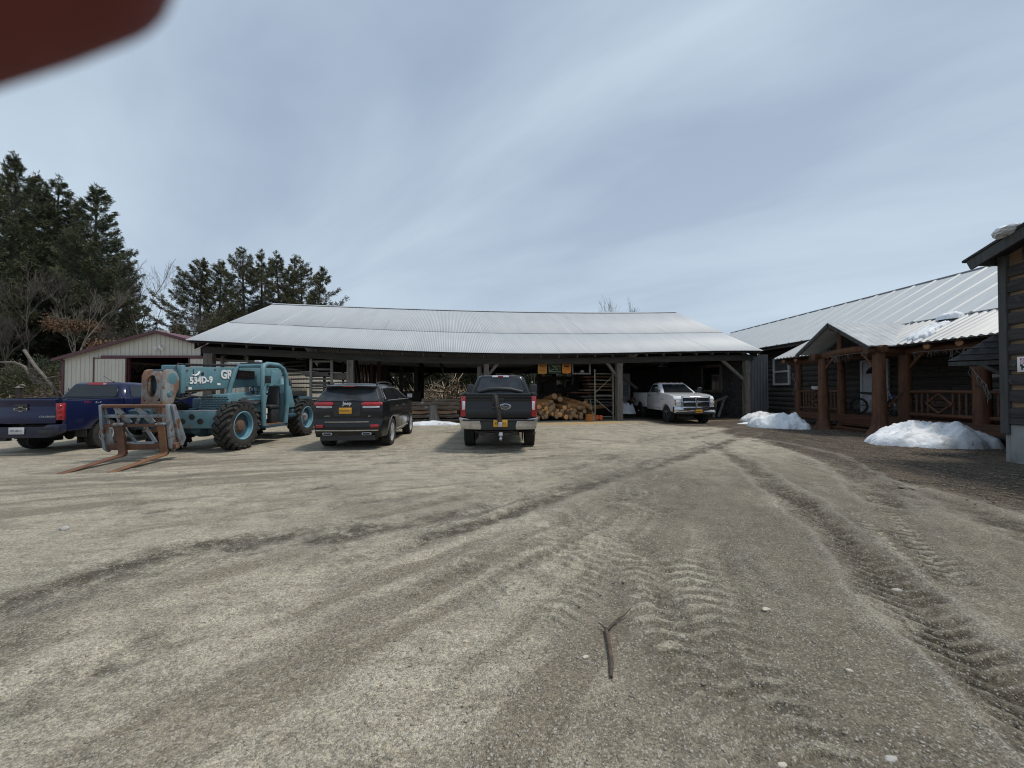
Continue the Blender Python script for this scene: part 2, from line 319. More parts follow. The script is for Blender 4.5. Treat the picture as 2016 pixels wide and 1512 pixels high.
def build_ground():
    a_f = np.linspace(R(-62), R(62), 760); a_b = np.linspace(R(62), R(298), 90)[1:-1]
    ang = np.concatenate([a_f, a_b]); rad = np.concatenate([[.25], np.geomspace(.9, 30, 640), np.geomspace(30.6, 900, 50)])
    A, Rr = np.meshgrid(ang, rad); X = Rr*np.sin(A); Y = Rr*np.cos(A); nA, nR = len(ang), len(rad)
    x, y = X.ravel(), Y.ravel()
    z = terrain(x, y); near = np.clip((40-np.hypot(x, y))/20, 0, 1)
    z += near*((fbm(x*.35, y*.35, 3)-.47)*.05+(fbm(x*3, y*3, 9)-.47)*.02*np.clip((14-Rr.ravel())/8, 0, 1))
    damp = np.zeros_like(x); pale = np.zeros_like(x); lug = np.zeros_like(x)
    wob = (fbm(x*1.6, y*1.6, 21)-.47)*.22; wid = .55+.9*fbm(x*1.3, y*1.3, 23); brk = fbm(x*.9, y*.9, 33)
    for pl, hw, dep, dark, tread in TR:
        pl = np.array(pl); best = np.full(x.shape, 9.0); sdist = np.zeros_like(x); side = np.zeros_like(x); acc = 0
        # smooth the polyline
        for _ in range(3):
            q = [pl[0]]
            for i in range(len(pl)-1): q += [pl[i]*.75+pl[i+1]*.25, pl[i]*.25+pl[i+1]*.75]
            q.append(pl[-1]); pl = np.array(q)
        lo, hi = pl.min(0)-1, pl.max(0)+1; sel = np.where((x > lo[0]) & (x < hi[0]) & (y > lo[1]) & (y < hi[1]))[0]
        xs, ys = x[sel], y[sel]; bs = np.full(len(sel), 9.0); ss = np.zeros(len(sel)); sg = np.zeros(len(sel))
        for i in range(len(pl)-1):
            d = pl[i+1]-pl[i]; L = math.hypot(*d)
            if L < 1e-6: continue
            d = d/L; t = np.clip((xs-pl[i][0])*d[0]+(ys-pl[i][1])*d[1], 0, L); cx = pl[i][0]+d[0]*t; cy = pl[i][1]+d[1]*t
            dd = np.hypot(xs-cx, ys-cy); m = dd < bs; bs[m] = dd[m]; ss[m] = (acc+t)[m]; sg[m] = ((xs-cx)*-d[1]+(ys-cy)*d[0])[m]; acc += L
        fz = (fbm(xs*7, ys*7, 27)-.47)*.55+(fbm(xs*2.2, ys*2.2, 29)-.47)*.9; dd = np.abs(bs+wob[sel]*hw*2.5)/(hw*(.75+.8*wid[sel]))+fz; prof = np.clip(1.3-dd, 0, 1)**.8; rid = np.exp(-((dd-1.35)/.25)**2)
        if dark < .6: prof = prof*np.clip((brk[sel]-.30)*5, 0, 1); rid = rid*np.clip((brk[sel]-.34)*5, 0, 1)
        zz = -dep*prof+dep*.45*rid
        if tread:
            ch = (np.mod(ss/tread+np.abs(sg)/hw*.8, 1) < .45)
            zz += np.where(ch, .6, -.45)*dep*.9*prof*np.clip((12-np.hypot(xs, ys))/6, 0, 1); lug[sel] = np.maximum(lug[sel], np.where(ch, 1, 0)*np.clip(1.2-np.abs(sg)/hw, 0, 1)*np.clip((brk[sel]-.36)*5, 0, 1)*(dark < .7)); prof = prof*np.where(ch, .55, 1.15)
        z[sel] += zz; damp[sel] = np.maximum(damp[sel], dark*prof*(.35+1.15*fbm(xs*1.7, ys*1.7, 41))); pale[sel] = np.maximum(pale[sel], .6*dark*rid)
    # muddy apron by the log house and the far right; sawdust in front of the shed; broad damp area lower right
    mud = np.clip((x-6.0-.2*(y-6.3)-(fbm(x*.5, y*.5, 8)-.45)*2.2)/.9, 0, 1)*np.clip((y-4.5-(fbm(x*.7, y*.7, 18)-.45)*1.6)/.8, 0, 1)*np.clip((23-y)/2, 0, 1)
    mud = np.maximum(mud, np.clip((x-5.5)/2, 0, 1)*np.clip((y-15.5-(fbm(x, y, 4)-.45)*2)/1.5, 0, 1)*.8)
    mud = np.maximum(mud, np.clip((y-23)/6, 0, 1)*.9)
    u = (x+13.6)*.9862+(y-16.06)*.1652; n = -(x+13.6)*.1652+(y-16.06)*.9862
    mud = np.where((u > -1) & (u < 28) & (n > .2) & (n < 17), np.maximum(mud, .75*np.clip((n-.2)/1.2, 0, 1)), mud)  # shed floor takes the mud tone as painted-in shade of the roof
    saw = np.exp(-((u-16.8)/2.3)**4)*np.clip(1-np.abs(n+.55)/1.1, 0, 1)+.5*np.exp(-((u-22)/4)**4)*np.clip(1-np.abs(n+.2)/1.0, 0, 1)
    broad = np.clip((x*.85-y*.22+1.5+(fbm(x*.45, y*.45, 55)-.47)*3)/2.2, 0, 1)*np.clip((11-y)/4, 0, 1)*np.clip(.25+1.5*fbm(x*1.1, y*1.1, 61)-.2*np.clip(fbm(x*3, y*3, 63)-.5, 0, 1), 0, 1.2)
    broad = np.maximum(broad, np.clip((fbm(x*.55, y*.55, 66)-.50)*6, 0, 1)*.6*np.clip((9-y)/3, 0, 1))
    # scraped dust fanning out from the turning place before the porch
    cx0, cy0 = G(1430, 880)[:2]; fa = np.arctan2(y-cy0, x-cx0); fr = np.hypot(x-cx0, y-cy0)+.01
    wv = fa*1.0+.05*(fbm(x*.6, y*.6, 91)-.47); st = fbm(wv*26, fr*.22, 92, 3)*.6+fbm(wv*75, fr*.5, 93, 3)*.4
    streak = np.clip((st-.42)*6, 0, 1)*np.clip((fr-.6)/2, 0, 1)*np.clip((fbm(x*.4, y*.4, 95)-.30)*4, .15, 1)*np.where(x > cx0+1.5, .5, 1)
    V = np.stack([x, y, z], 1); i = np.arange(nR-1)[:, None]*nA; j = np.arange(nA)[None, :]; j2 = (j+1) % nA
    F = np.stack([i+j, i+j2, i+nA+j2, i+nA+j], -1).reshape(-1, 4)[:, ::-1]
    cap = len(V); V = np.vstack([V, [[0, 0, 0]]])
    return V, F, np.concatenate([damp, [0]]), np.concatenate([mud, [0]]), np.concatenate([np.clip(saw, 0, 1), [0]]), np.concatenate([pale, [0]]), np.concatenate([streak, [0]]), np.concatenate([broad, [0]]), np.concatenate([lug, [0]])
def ground_material():
    m = bpy.data.materials.new('gravel_yard'); m.use_nodes = True; t = m.node_tree; b = t.nodes['Principled BSDF']; L = t.links.new
    co = t.nodes.new('ShaderNodeTexCoord')
    def noise(s, d=5, r=.6, st=None, rot=0):
        n = t.nodes.new('ShaderNodeTexNoise'); n.inputs['Scale'].default_value = s; n.inputs['Detail'].default_value = d; n.inputs['Roughness'].default_value = r
        if st:
            q = t.nodes.new('ShaderNodeMapping'); q.inputs['Scale'].default_value = st; q.inputs['Rotation'].default_value = (0, 0, rot); L(co.outputs['Object'], q.inputs[0]); L(q.outputs[0], n.inputs['Vector'])
        else: L(co.outputs['Object'], n.inputs['Vector'])
        return n.outputs[0]
    def ramp(i, a, c, e0=(0, 0, 0, 1), e1=(1, 1, 1, 1)):
        r = t.nodes.new('ShaderNodeValToRGB'); r.color_ramp.elements[0].position = a; r.color_ramp.elements[1].position = c; r.color_ramp.elements[0].color = e0; r.color_ramp.elements[1].color = e1; L(i, r.inputs[0]); return r.outputs[0]
    def mix(f, a, c, typ='MIX'):
        x = t.nodes.new('ShaderNodeMix'); x.data_type = 'RGBA'; x.blend_type = typ
        for s, v in ((0, f), (6, a), (7, c)):
            if isinstance(v, (float, int)): x.inputs[s].default_value = v
            elif isinstance(v, tuple): x.inputs[s].default_value = (*v, 1)
            else: L(v, x.inputs[s])
        return x.outputs[2]
    def math_(op, a, c):
        x = t.nodes.new('ShaderNodeMath'); x.operation = op
        for s, v in ((0, a), (1, c)):
            if isinstance(v, (float, int)): x.inputs[s].default_value = v
            else: L(v, x.inputs[s])
        return x.outputs[0]
    def attr(n):
        a = t.nodes.new('ShaderNodeAttribute'); a.attribute_name = n; return a.outputs['Fac']
    pale = mix(ramp(noise(.55, 6), .38, .62), (.425, .382, .295), (.345, .31, .243))
    sk = ramp(math_('ADD', attr('streak'), math_('MULTIPLY', math_('SUBTRACT', noise(6, 6, .7), .5), .9)), .2, .8)
    pale = mix(math_('MULTIPLY', sk, .8), pale, (.185, .155, .117))
    pale = mix(ramp(noise(2.3, 7, .7), .5, .66), pale, (.225, .20, .16))
    bro = ramp(math_('ADD', attr('broad'), math_('MULTIPLY', math_('SUBTRACT', noise(5, 7, .72), .5), 1.1)), .15, .95)
    pale = mix(math_('MULTIPLY', bro, .9), pale, mix(ramp(noise(3, 5), .4, .6), (.168, .145, .112), (.128, .11, .084)))
    lg = ramp(math_('ADD', attr('lug'), math_('MULTIPLY', math_('SUBTRACT', noise(9, 5, .7), .5), .9)), .3, .85)
    pale = mix(math_('MULTIPLY', lg, .75), pale, (.40, .365, .285))
    fine = ramp(noise(2.2, 7, .8, (.55, 2.6, 1), R(-20)), .47, .62)
    pale = mix(math_('MULTIPLY', fine, .65), pale, (.20, .172, .13))
    dark = mix(ramp(noise(1.3, 6), .4, .6), (.108, .090, .066), (.072, .060, .045))
    dmp = math_('MULTIPLY', attr('damp'), ramp(noise(3.5, 6, .7), .25, .6))
    dmp = ramp(math_('ADD', dmp, math_('MULTIPLY', math_('SUBTRACT', noise(14, 5, .7), .5), .5)), .16, .62)
    col = mix(dmp, pale, dark)
    mud = ramp(math_('ADD', attr('mud'), math_('MULTIPLY', math_('SUBTRACT', noise(5, 7, .75), .5), .9)), .3, .75)
    mudc = mix(ramp(noise(2.2, 6, .7, (1.3, .6, 1)), .4, .62), (.036, .027, .020), (.105, .077, .052))
    mudc = mix(ramp(noise(24, 4, .85), .55, .63), mudc, (.21, .175, .135))                                 # bark chips
    col = mix(mud, col, mudc)
    saw = ramp(math_('ADD', attr('saw'), math_('MULTIPLY', math_('SUBTRACT', noise(4, 6, .7), .5), .8)), .25, .7)
    col = mix(saw, col, (.42, .295, .15)); col = mix(math_('MULTIPLY', attr('pale'), .5), col, (.36, .335, .29))
    # gravel: stone to stone differences at two sizes, then pale chips
    vo = t.nodes.new('ShaderNodeTexVoronoi'); vo.inputs['Scale'].default_value = 115; L(co.outputs['Object'], vo.inputs['Vector'])
    hs = t.nodes.new('ShaderNodeSeparateColor'); L(vo.outputs['Color'], hs.inputs[0])
    g1 = ramp(hs.outputs[0], 0, 1, (.55, .55, .56, 1), (1.43, 1.42, 1.39, 1)); col = mix(.85, col, g1, 'MULTIPLY')
    g2 = ramp(noise(230, 2, .7), .3, .7, (.55, .55, .55, 1), (1.45, 1.45, 1.45, 1)); col = mix(.9, col, g2, 'MULTIPLY')
    g3 = ramp(noise(38, 4, .8), .32, .68, (.66, .66, .66, 1), (1.34, 1.34, 1.34, 1)); col = mix(.9, col, g3, 'MULTIPLY')
    chip = ramp(hs.outputs[1], .93, .95); col = mix(math_('MULTIPLY', chip, .55), col, (.5, .485, .45))
    L(col, b.inputs['Base Color']); b.inputs['Roughness'].default_value = .93; b.inputs['Specular IOR Level'].default_value = .25
    h = math_('ADD', math_('MULTIPLY', noise(38, 4, .8), .5), math_('MULTIPLY', vo.outputs['Distance'], -.6)); h = math_('ADD', h, math_('MULTIPLY', noise(9, 4), .9))
    bp = t.nodes.new('ShaderNodeBump'); bp.inputs['Strength'].default_value = .75; bp.inputs['Distance'].default_value = .018; L(h, bp.inputs['Height']); L(bp.outputs[0], b.inputs['Normal'])
    return m
V, F, damp, mud, saw, pale, streak, broad, lug = build_ground()
# close the small hole under the camera by snapping the innermost ring to one point
nA0 = 760+88; V[:nA0, :2] *= .02; V = V[:-1]
ground = npmesh('ground', V, F, ground_material(), smooth=True); ground['kind'] = 'structure'
for nm_, d_ in (('damp', damp), ('mud', mud), ('saw', saw), ('pale', pale), ('streak', streak), ('broad', broad), ('lug', lug)):
    at = ground.data.attributes.new(nm_, 'FLOAT', 'POINT'); at.data.foreach_set('value', d_[:len(V)].astype(np.float32))
del V, F
def gsurf(x, y):
    h = ground.ray_cast((x, y, 3), (0, 0, -1)); return h[1].z if h[0] else 0.0
# loose stones: nobody could count them
def pebbles():
    rng = np.random.default_rng(4); N = 16000
    r = 1.2*(15/1.2)**(rng.random(N)**.8); a = (rng.random(N)-.5)*R(118); x = r*np.sin(a); y = r*np.cos(a)
    keep = fbm(x*.8, y*.8, 71) > .42; x, y = x[keep], y[keep]; N = len(x)
    s = .0032+.0095*rng.random(N)**5
    base = np.array([[1, 0, 0], [-1, 0, 0], [0, 1, 0], [0, -1, 0], [0, 0, 1], [0, 0, -1]], float)
    q = base[None]*(1+(rng.random((N, 6, 3))-.5)*.5)+(rng.random((N, 6, 3))-.5)*.35
    q *= s[:, None, None]*np.stack([.7+.8*rng.random(N), .7+.8*rng.random(N), .4+.3*rng.random(N)], 1)[:, None, :]
    th = rng.random(N)*6.28; c, n = np.cos(th)[:, None], np.sin(th)[:, None]; X = q[..., 0]*c-q[..., 1]*n; Y = q[..., 0]*n+q[..., 1]*c
    zg = np.array([gsurf(a_, b_) for a_, b_ in zip(x, y)]); V = np.stack([X+x[:, None], Y+y[:, None], q[..., 2]+s[:, None]*.12+zg[:, None]], -1).reshape(-1, 3)
    f = np.array([[0, 2, 4], [2, 1, 4], [1, 3, 4], [3, 0, 4], [2, 0, 5], [1, 2, 5], [3, 1, 5], [0, 3, 5]])
    return V, (f[None]+6*np.arange(N)[:, None, None]).reshape(-1, 3)
m_peb = M('pebble', (.38, .345, .285), (.20, .18, .145), rough=.9, scale=55, detail=1, lo=.4, hi=.6, spec=.2)
pv, pf = pebbles(); o = npmesh('gravel_stones', pv, pf, m_peb, smooth=False); tag(o, 'loose pale stones scattered over the gravel yard', 'gravel', kind='stuff')
# bark chips trodden into the mud by the house
def chips():
    rng = np.random.default_rng(8); N = 5200; x = 6.2+rng.random(N)*8.5; y = 5+rng.random(N)*11; k = (x > 6.9+.2*(y-6.3)+rng.normal(size=N)*.4) & (fbm(x*1.2, y*1.2, 44) > .40); x, y = x[k], y[k]; N = len(x)
    L = .012+.035*rng.random(N)**2.5; W_ = L*(.25+.3*rng.random(N)); a = rng.random(N)*6.28; zz = np.array([gsurf(p, q) for p, q in zip(x, y)]); tl = (rng.random((N, 2))-.5)*.5
    base = np.array([[-1, -1], [1, -1], [1, 1], [-1, 1]], float); q = base[None]*np.stack([L, W_], 1)[:, None, :]; c, s_ = np.cos(a)[:, None], np.sin(a)[:, None]; X = q[..., 0]*c-q[..., 1]*s_; Y = q[..., 0]*s_+q[..., 1]*c
    Z = .006+np.abs(q[..., 0]*tl[:, :1])+np.abs(q[..., 1]*tl[:, 1:]); top = np.stack([X+x[:, None], Y+y[:, None], Z+zz[:, None]+.004], -1); bot = top-np.array([0, 0, .006])
    V = np.concatenate([top, bot], 1).reshape(-1, 3); f = np.array([[0, 1, 2, 3], [4, 7, 6, 5], [0, 4, 5, 1], [1, 5, 6, 2], [2, 6, 7, 3], [3, 7, 4, 0]]); return V, (f[None]+8*np.arange(N)[:, None, None]).reshape(-1, 4)
cv, cf = chips(); o = npmesh('bark_chips', cv, cf, M('bark_chip', (.30, .245, .18), (.10, .075, .055), rough=.9, scale=40, detail=1, lo=.42, hi=.58)); tag(o, 'pale bark chips trodden into the brown mud before the log house', 'bark chips', kind='stuff')
# stick lying in the foreground
m_bark = M('wet_bark', (.12, .078, .055), (.05, .036, .027), rough=.8, scale=30, stretch=(1, 1, 1), bump=.6, bscale=60)
t = T('stick', 'forked brown stick with peeling bark lying alone on gravel', 'stick', G(1200, 1340))
def off(px, py, z=.012): p = G(px, py); return Vector((p.x, p.y, gsurf(p.x, p.y)+z))-t.location
b = MB(); b.tube([off(1203, 1340), off(1204, 1310, .014), off(1199, 1275, .016), off(1193, 1243, .02)], [.010, .013, .014, .011], 9); b.build('branch', m_bark, t)
b = MB(); b.tube([off(1196, 1246, .02), off(1212, 1232, .03), off(1228, 1218, .035), off(1243, 1207, .05)], [.009, .008, .006, .002], 7); b.tube([off(1195, 1247, .02), off(1184, 1238, .03), off(1178, 1232, .03)], [.006, .004, .002], 6); b.build('twig', m_bark, t)
# a few larger loose stones / wood chips one can pick out
m_chip = M('pale_chip', (.55, .5, .42), (.42, .37, .3), rough=.8, scale=30); m_stone = M('pale_stone', (.44, .42, .385), (.30, .285, .26), rough=.8, scale=20)
def stone(px, py, s, lab, mat=m_stone, fl=.4, cat='stone', nm='stone', seed=0):
    rn = random.Random(seed); p = G(px, py); bm = bmesh.new(); bmesh.ops.create_icosphere(bm, subdivisions=2, radius=1)
    for v in bm.verts: v.co *= 1+rn.uniform(-.14, .14); v.co = Vector((v.co.x*s, v.co.y*s*.62, v.co.z*s*fl))
    me = bpy.data.meshes.new(nm); bm.to_mesh(me); bm.free(); me.materials.append(mat); o = bpy.data.objects.new(nm, me); COL.objects.link(o); o.location = Vector((p.x, p.y, gsurf(p.x, p.y)+s*fl*.25)); o.rotation_euler = (0, 0, rn.uniform(-.5, .5)); tag(o, lab, cat)
stone(127, 1043, .07, 'flat white stone on the bleached gravel near the yard\'s left edge', seed=1)
stone(1767, 1150, .045, 'white angular stone beside the fresh tyre track', seed=2)
stone(1754, 1484, .028, 'small white stone at the very bottom of the yard', seed=3)
stone(1540, 1492, .022, 'tan pebble at the bottom of the yard near a white stone', m_chip, seed=4)
stone(1672, 1316, .02, 'pinkish pebble in the damp gravel', m_chip, seed=5)
stone(1508, 1198, .032, 'long pale wood chip lying on damp gravel', m_chip, .25, 'wood chip', 'wood_chip', 6)
stone(1153, 1294, .022, 'small tan wood chip close to the forked stick', m_chip, .25, 'wood chip', 'wood_chip', 7)
# ================================================================== TREES
m_needle = M('pine_needles', (.046, .060, .031), (.115, .124, .064), rough=.75, scale=.8, detail=5, lo=.38, hi=.64, c3=(.10, .095, .05), s3=1.6, t3=.62)
m_needle2 = M('pine_needles_olive', (.064, .070, .034), (.145, .142, .072), rough=.75, scale=.8, detail=5, lo=.38, hi=.64, c3=(.12, .105, .055), s3=1.7, t3=.6)
m_trunk = M('pine_bark', (.085, .07, .058), (.045, .037, .031), rough=.9, scale=3, stretch=(3, 3, .5))
m_twig = M('bare_twigs', (.105, .088, .074), (.062, .052, .045), rough=.9, scale=2)
m_birch = M('pale_bark', (.22, .195, .165), (.12, .105, .09), rough=.9, scale=3, stretch=(1, 1, 3))
m_leafb = M('dry_leaves', (.20, .115, .06), (.12, .07, .04), rough=.9, scale=2)
def tube_np(V, F, pts, rs, n=5):
    pts = np.asarray(pts, float); base = len(V); ds = np.gradient(pts, axis=0)
    for i, p in enumerate(pts):
        d = ds[i]/max(1e-6, np.linalg.norm(ds[i])); u = np.cross(d, (0, 0, 1.0)); 
        if np.linalg.norm(u) < 1e-3: u = np.array((1.0, 0, 0))
        u = u/np.linalg.norm(u); w_ = np.cross(d, u)
        for k in range(n):
            a = 6.2832*k/n; V.append(p+(u*math.cos(a)+w_*math.sin(a))*rs[i])
    for i in range(len(pts)-1):
        for k in range(n): F.append((base+i*n+k, base+i*n+(k+1) % n, base+(i+1)*n+(k+1) % n, base+(i+1)*n+k))
def pine(label, loc, h, rad, crown=.25, seed=0, group=None, dens=1.0, shape='cone', mat=None, name='pine_tree', gaps=.15, tuft=.30, lop=None):
    rn = np.random.default_rng(seed); t = T(name, label, 'pine tree', loc, rn.random()*6.28 if lop is None else 0, group)
    V, F = [], []; lean = (rn.random(2)-.5)*.05*h
    def axis(z): k = z/h; return np.array([lean[0]*k*k+math.sin(k*5+seed)*.012*h*k, lean[1]*k*k, z])
    zs = np.linspace(0, h*.955, 12); tube_np(V, F, [axis(z) for z in zs], [.014*h*(1-z/h)**.8+.02 for z in zs], 7)
    C = []; Dn = []; S = []
    z = crown*h; phase = rn.random()*6
    while z < h*.97:
        k = max(0.0, (z/h-crown)/(1-crown))
        if shape == 'cone': prof = (1-k)**.75*min(1, .55+k*2.2)
        elif shape == 'flat': prof = (.62+.5*math.sin(k*2.6))*(1-k**3.2)
        else: prof = (1-k**2.1)*min(1, .5+k*1.8)
        nb = 5 if k < .85 else 4
        for i in range(nb):
            if rn.random() < gaps: continue
            a = phase+i*6.2832/nb+rn.normal()*.28; L = rad*prof*(.62+.55*rn.random())
            if lop is not None: L *= 1+.45*math.cos(a-lop)
            if L < .25: continue
            up = (.16+.55*k)+rn.normal()*.08; n = 6; pts = []
            for q in range(n):
                s = q/(n-1); r = L*s; pts.append(axis(z)+np.array([math.cos(a+.15*s)*r, math.sin(a+.15*s)*r, L*(up*s*.55-.18*s+.42*s*s*s)]))
            tube_np(V, F, pts, [(.02+.016*L*.5)*(1-.85*q/(n-1)) for q in range(n)], 3)
            pts = np.array(pts); m = int((10+L*19)*dens); s = .25+.75*rn.random(m)**.75
            idx = np.minimum((s*(n-1)).astype(int), n-2); f = s*(n-1)-idx; c = pts[idx]*(1-f[:, None])+pts[idx+1]*f[:, None]
            sidew = (rn.random(m)-.5)*L*.62*(1.15-s*.8); c = c+np.stack([-math.sin(a)*sidew, math.cos(a)*sidew, (rn.random(m)-.25)*.22+np.abs(sidew)*.1], 1)
            dirn = np.stack([math.cos(a)+rn.normal(size=m)*.5, math.sin(a)+rn.normal(size=m)*.5, .45+rn.normal(size=m)*.35], 1)
            C.append(c); Dn.append(dirn); S.append(np.full(m, tuft)*(.7+.6*rn.random(m)))
        z += h*(.024+.018*rn.random()); phase += .9
    zt_ = h*(.90+.10*rn.random(46)); C.append(np.array([axis(q) for q in zt_])+rn.normal(size=(46, 3))*np.array([.16, .16, .05])); Dn.append(rn.normal(size=(46, 3))*.6+np.array([0, 0, 1.1])); S.append(np.full(46, tuft)*(.7+.6*rn.random(46)))
    C = np.concatenate(C); Dn = np.concatenate(Dn); S = np.concatenate(S)
    # each tuft: several narrow blades fanning from its twig
    nb = 7; m = len(C); d = np.repeat(Dn, nb, 0)+rn.normal(size=(m*nb, 3))*.55; d /= np.linalg.norm(d, axis=1, keepdims=True)
    c = np.repeat(C, nb, 0)+rn.normal(size=(m*nb, 3))*.05; s = np.repeat(S, nb)[:, None]*(.7+.5*rn.random((m*nb, 1)))
    u = np.cross(d, rn.normal(size=(m*nb, 3))); u /= np.maximum(1e-6, np.linalg.norm(u, axis=1, keepdims=True)); wd = s*.085
    q = np.stack([c-u*wd*.4, c+d*s*.55-u*wd, c+d*s, c+d*s*.55+u*wd], 1).reshape(-1, 3)
    npmesh('trunk', np.array(V), np.array(F), m_trunk, t, True)
    npmesh('crown', q, np.arange(len(q)).reshape(-1, 4), mat or m_needle, t)
    return t
def bare_tree(label, loc, h, seed=0, group=None, mat=None, spread=.5, name='bare_tree', leaves=0, levels=5, th=.016, cat='bare tree', k0=1.0):
    rn = random.Random(seed); V, F = [], []; t = T(name, label, cat, loc, rn.uniform(0, 6), group); tips = []
    def grow(p, d, L, r, lev):
        n = 4; pts = [p]; q = Vector(p); dd = Vector(d)
        for i in range(n):
            dd = (dd+Vector((rn.gauss(0, .10), rn.gauss(0, .10), rn.gauss(.04, .06)))).normalized(); q = q+dd*(L/n); pts.append(q.copy())
        r1 = max(.008, r*.62); tube_np(V, F, [tuple(x) for x in pts], [r+(r1-r)*i/n for i in range(n+1)], 6 if lev == 0 else (4 if lev < 3 else 3))
        if lev >= levels: tips.append(q); return
        kids = rn.choice((3, 4)) if lev else rn.choice((4, 5))
        for i in range(kids):
            at = pts[rn.randint(2, n)] if i else pts[n]
            s = spread*(.45 if i == 0 else 1)
            nd = (dd+Vector((rn.gauss(0, s), rn.gauss(0, s), rn.gauss(.12, s*.5)))).normalized()
            grow(at, nd, L*rn.uniform(.55, .8), r1*(.95 if i == 0 else rn.uniform(.5, .75)), lev+1)
    grow((0, 0, -.2), Vector((rn.gauss(0, .05), rn.gauss(0, .05), 1)), h*.36*k0, h*th, 0)
    npmesh('trunk', np.array(V), np.array(F), mat or m_twig, t, False)
    if leaves:
        g = np.random.default_rng(seed); tp = np.array([tuple(x) for x in tips]); low = tp[tp[:, 2] < h*.62] if len(tp) > 40 else tp
        c = low[g.integers(0, len(low), leaves)]+g.normal(size=(leaves, 3))*.25; u = g.normal(size=(leaves, 3)); u /= np.linalg.norm(u, axis=1, keepdims=True); w_ = np.cross(u, g.normal(size=(leaves, 3))); w_ /= np.linalg.norm(w_, axis=1, keepdims=True)
        q = np.stack([c, c+u*.08+w_*.05, c+u*.16, c+u*.08-w_*.05], 1).reshape(-1, 3); npmesh('foliage', q, np.arange(len(q)).reshape(-1, 4), m_leafb, t)
    return t
def at(px, Y): p = P(px, 767, Y); return (p.x, p.y, gz(p.x, p.y)-.1)
def hgt(py, Y, base): return P(1008, py, Y).z-base
def pine_at(label, px, Y, top, wpx, **k):
    a = at(px, Y); return pine(label, a, hgt(top, Y, a[2]), wpx/2*Y/FPX, **k)
GP = 'tall pines beyond the left end of the yard'
pine_at('tallest dense pine at the left edge behind the blue pickup', 20, 36, 300, 190, crown=.16, seed=11, shape='round', group=GP, gaps=.1, dens=1.25)
pine_at('broad pine between the tallest one and the conical one', 98, 39, 345, 150, crown=.14, seed=12, shape='round', group=GP, gaps=.1, dens=1.25)
pine_at('conical pine above the grey metal barn with upswept tiers', 178, 37, 364, 178, crown=.2, seed=13, shape='cone', group=GP, gaps=.06, dens=1.3)
pine_at('darker shorter pine standing low among the tall pines', 118, 44, 455, 190, crown=.15, seed=14, shape='round', group=GP, dens=1.15)
pine_at('shorter pine cut by the picture\'s left edge', -45, 33, 420, 190, crown=.12, seed=15, shape='round', group=GP, dens=1.15)
pine_at('pine behind the conical one, right above the barn\'s left eave', 225, 47, 480, 130, crown=.2, seed=16, shape='round', group=GP)
pine_at('pine with a forked top between the leftmost tall pines', 58, 42, 338, 150, crown=.1, seed=17, shape='round', group=GP, gaps=.05, dens=1.3)
pine_at('dense pine filling the wood right at the left edge of view', 2, 45, 330, 200, crown=.08, seed=18, shape='round', group=GP, gaps=.05, dens=1.3)
pine_at('dark full pine standing behind the pair of tall pines', 140, 48, 400, 190, crown=.08, seed=19, shape='round', group=GP, gaps=.05, dens=1.3)
pine_at('low young pine spreading behind the bare shrubs above the barn', 190, 41, 560, 150, crown=.05, seed=20, shape='round', group=GP, gaps=.05, dens=1.3)
GC = 'pines behind the left end of the open shed'
K = dict(group=GC, mat=m_needle2, tuft=.29)
pine_at('wide pine with long low limbs, first of the row behind the shed', 392, 50, 508, 130, crown=.12, seed=21, shape='round', dens=1.2, lop=math.pi, **K)
pine_at('slim pine tucked against the wide one behind the shed', 428, 53, 512, 64, crown=.3, seed=22, shape='flat', **K)
pine_at('tallest pine of the row behind the shed, trunk showing through', 482, 50, 489, 96, crown=.3, seed=23, shape='flat', gaps=.28, **K)
pine_at('bushy topped pine next to the tallest of the shed row', 514, 52, 494, 74, crown=.34, seed=24, shape='flat', gaps=.2, **K)
pine_at('narrow pine in the middle of the shed row', 549, 50, 500, 66, crown=.3, seed=25, shape='flat', gaps=.2, **K)
pine_at('thin pine with sparse tiers, third from the row\'s far end', 570, 54, 500, 52, crown=.35, seed=26, shape='flat', gaps=.3, **K)
pine_at('round headed pine second from the far end of the shed row', 592, 51, 506, 80, crown=.3, seed=27, shape='flat', gaps=.15, **K)
pine_at('low spreading pine at the far end of the row, reaching over the roof', 622, 49, 524, 104, crown=.15, seed=28, shape='round', lop=0, dens=1.2, **K)
pine_at('young dark pine filling the gap left of the shed row', 455, 47, 598, 130, crown=.1, seed=29, shape='round', **K)
pine_at('young dark pine low behind the shed\'s left gable', 350, 46, 640, 90, crown=.1, seed=30, shape='round', **K)
# bare hardwoods at the barn
GB = 'bare trees around the grey barn'
def bare_at(label, px, Y, top, **k): a = at(px, Y); return bare_tree(label, a, hgt(top, Y, a[2]), group=GB, **k)
bare_at('fine twigged bare tree directly over the barn\'s ridge', 290, 40, 545, seed=3, spread=.42, th=.012, k0=1.25)
bare_at('fine twigged bare tree between the conical pine and the barn', 268, 43, 560, seed=5, spread=.42, th=.012, k0=1.25)
bare_at('bare pale tree with rusty leaves low down before the pines', 138, 31, 560, seed=8, spread=.42, mat=m_birch, leaves=1500, th=.012, k0=1.15)
bare_at('grey bare sapling in front of the tallest pine', 60, 30, 560, seed=9, spread=.32, th=.009, k0=1.2)
bare_at('small leafy beech with rusty leaves above the barn\'s left eave', 205, 30, 640, seed=10, spread=.5, leaves=1800, th=.011, k0=1.1)
bare_at('slender grey sapling rising behind the barn\'s right roof slope', 370, 44, 610, seed=14, spread=.3, mat=m_birch, th=.008, k0=1.2)
bare_at('lone bare treetop showing over the shed\'s ridge', 1193, 60, 611, seed=15, spread=.2, th=.012, k0=1.25)
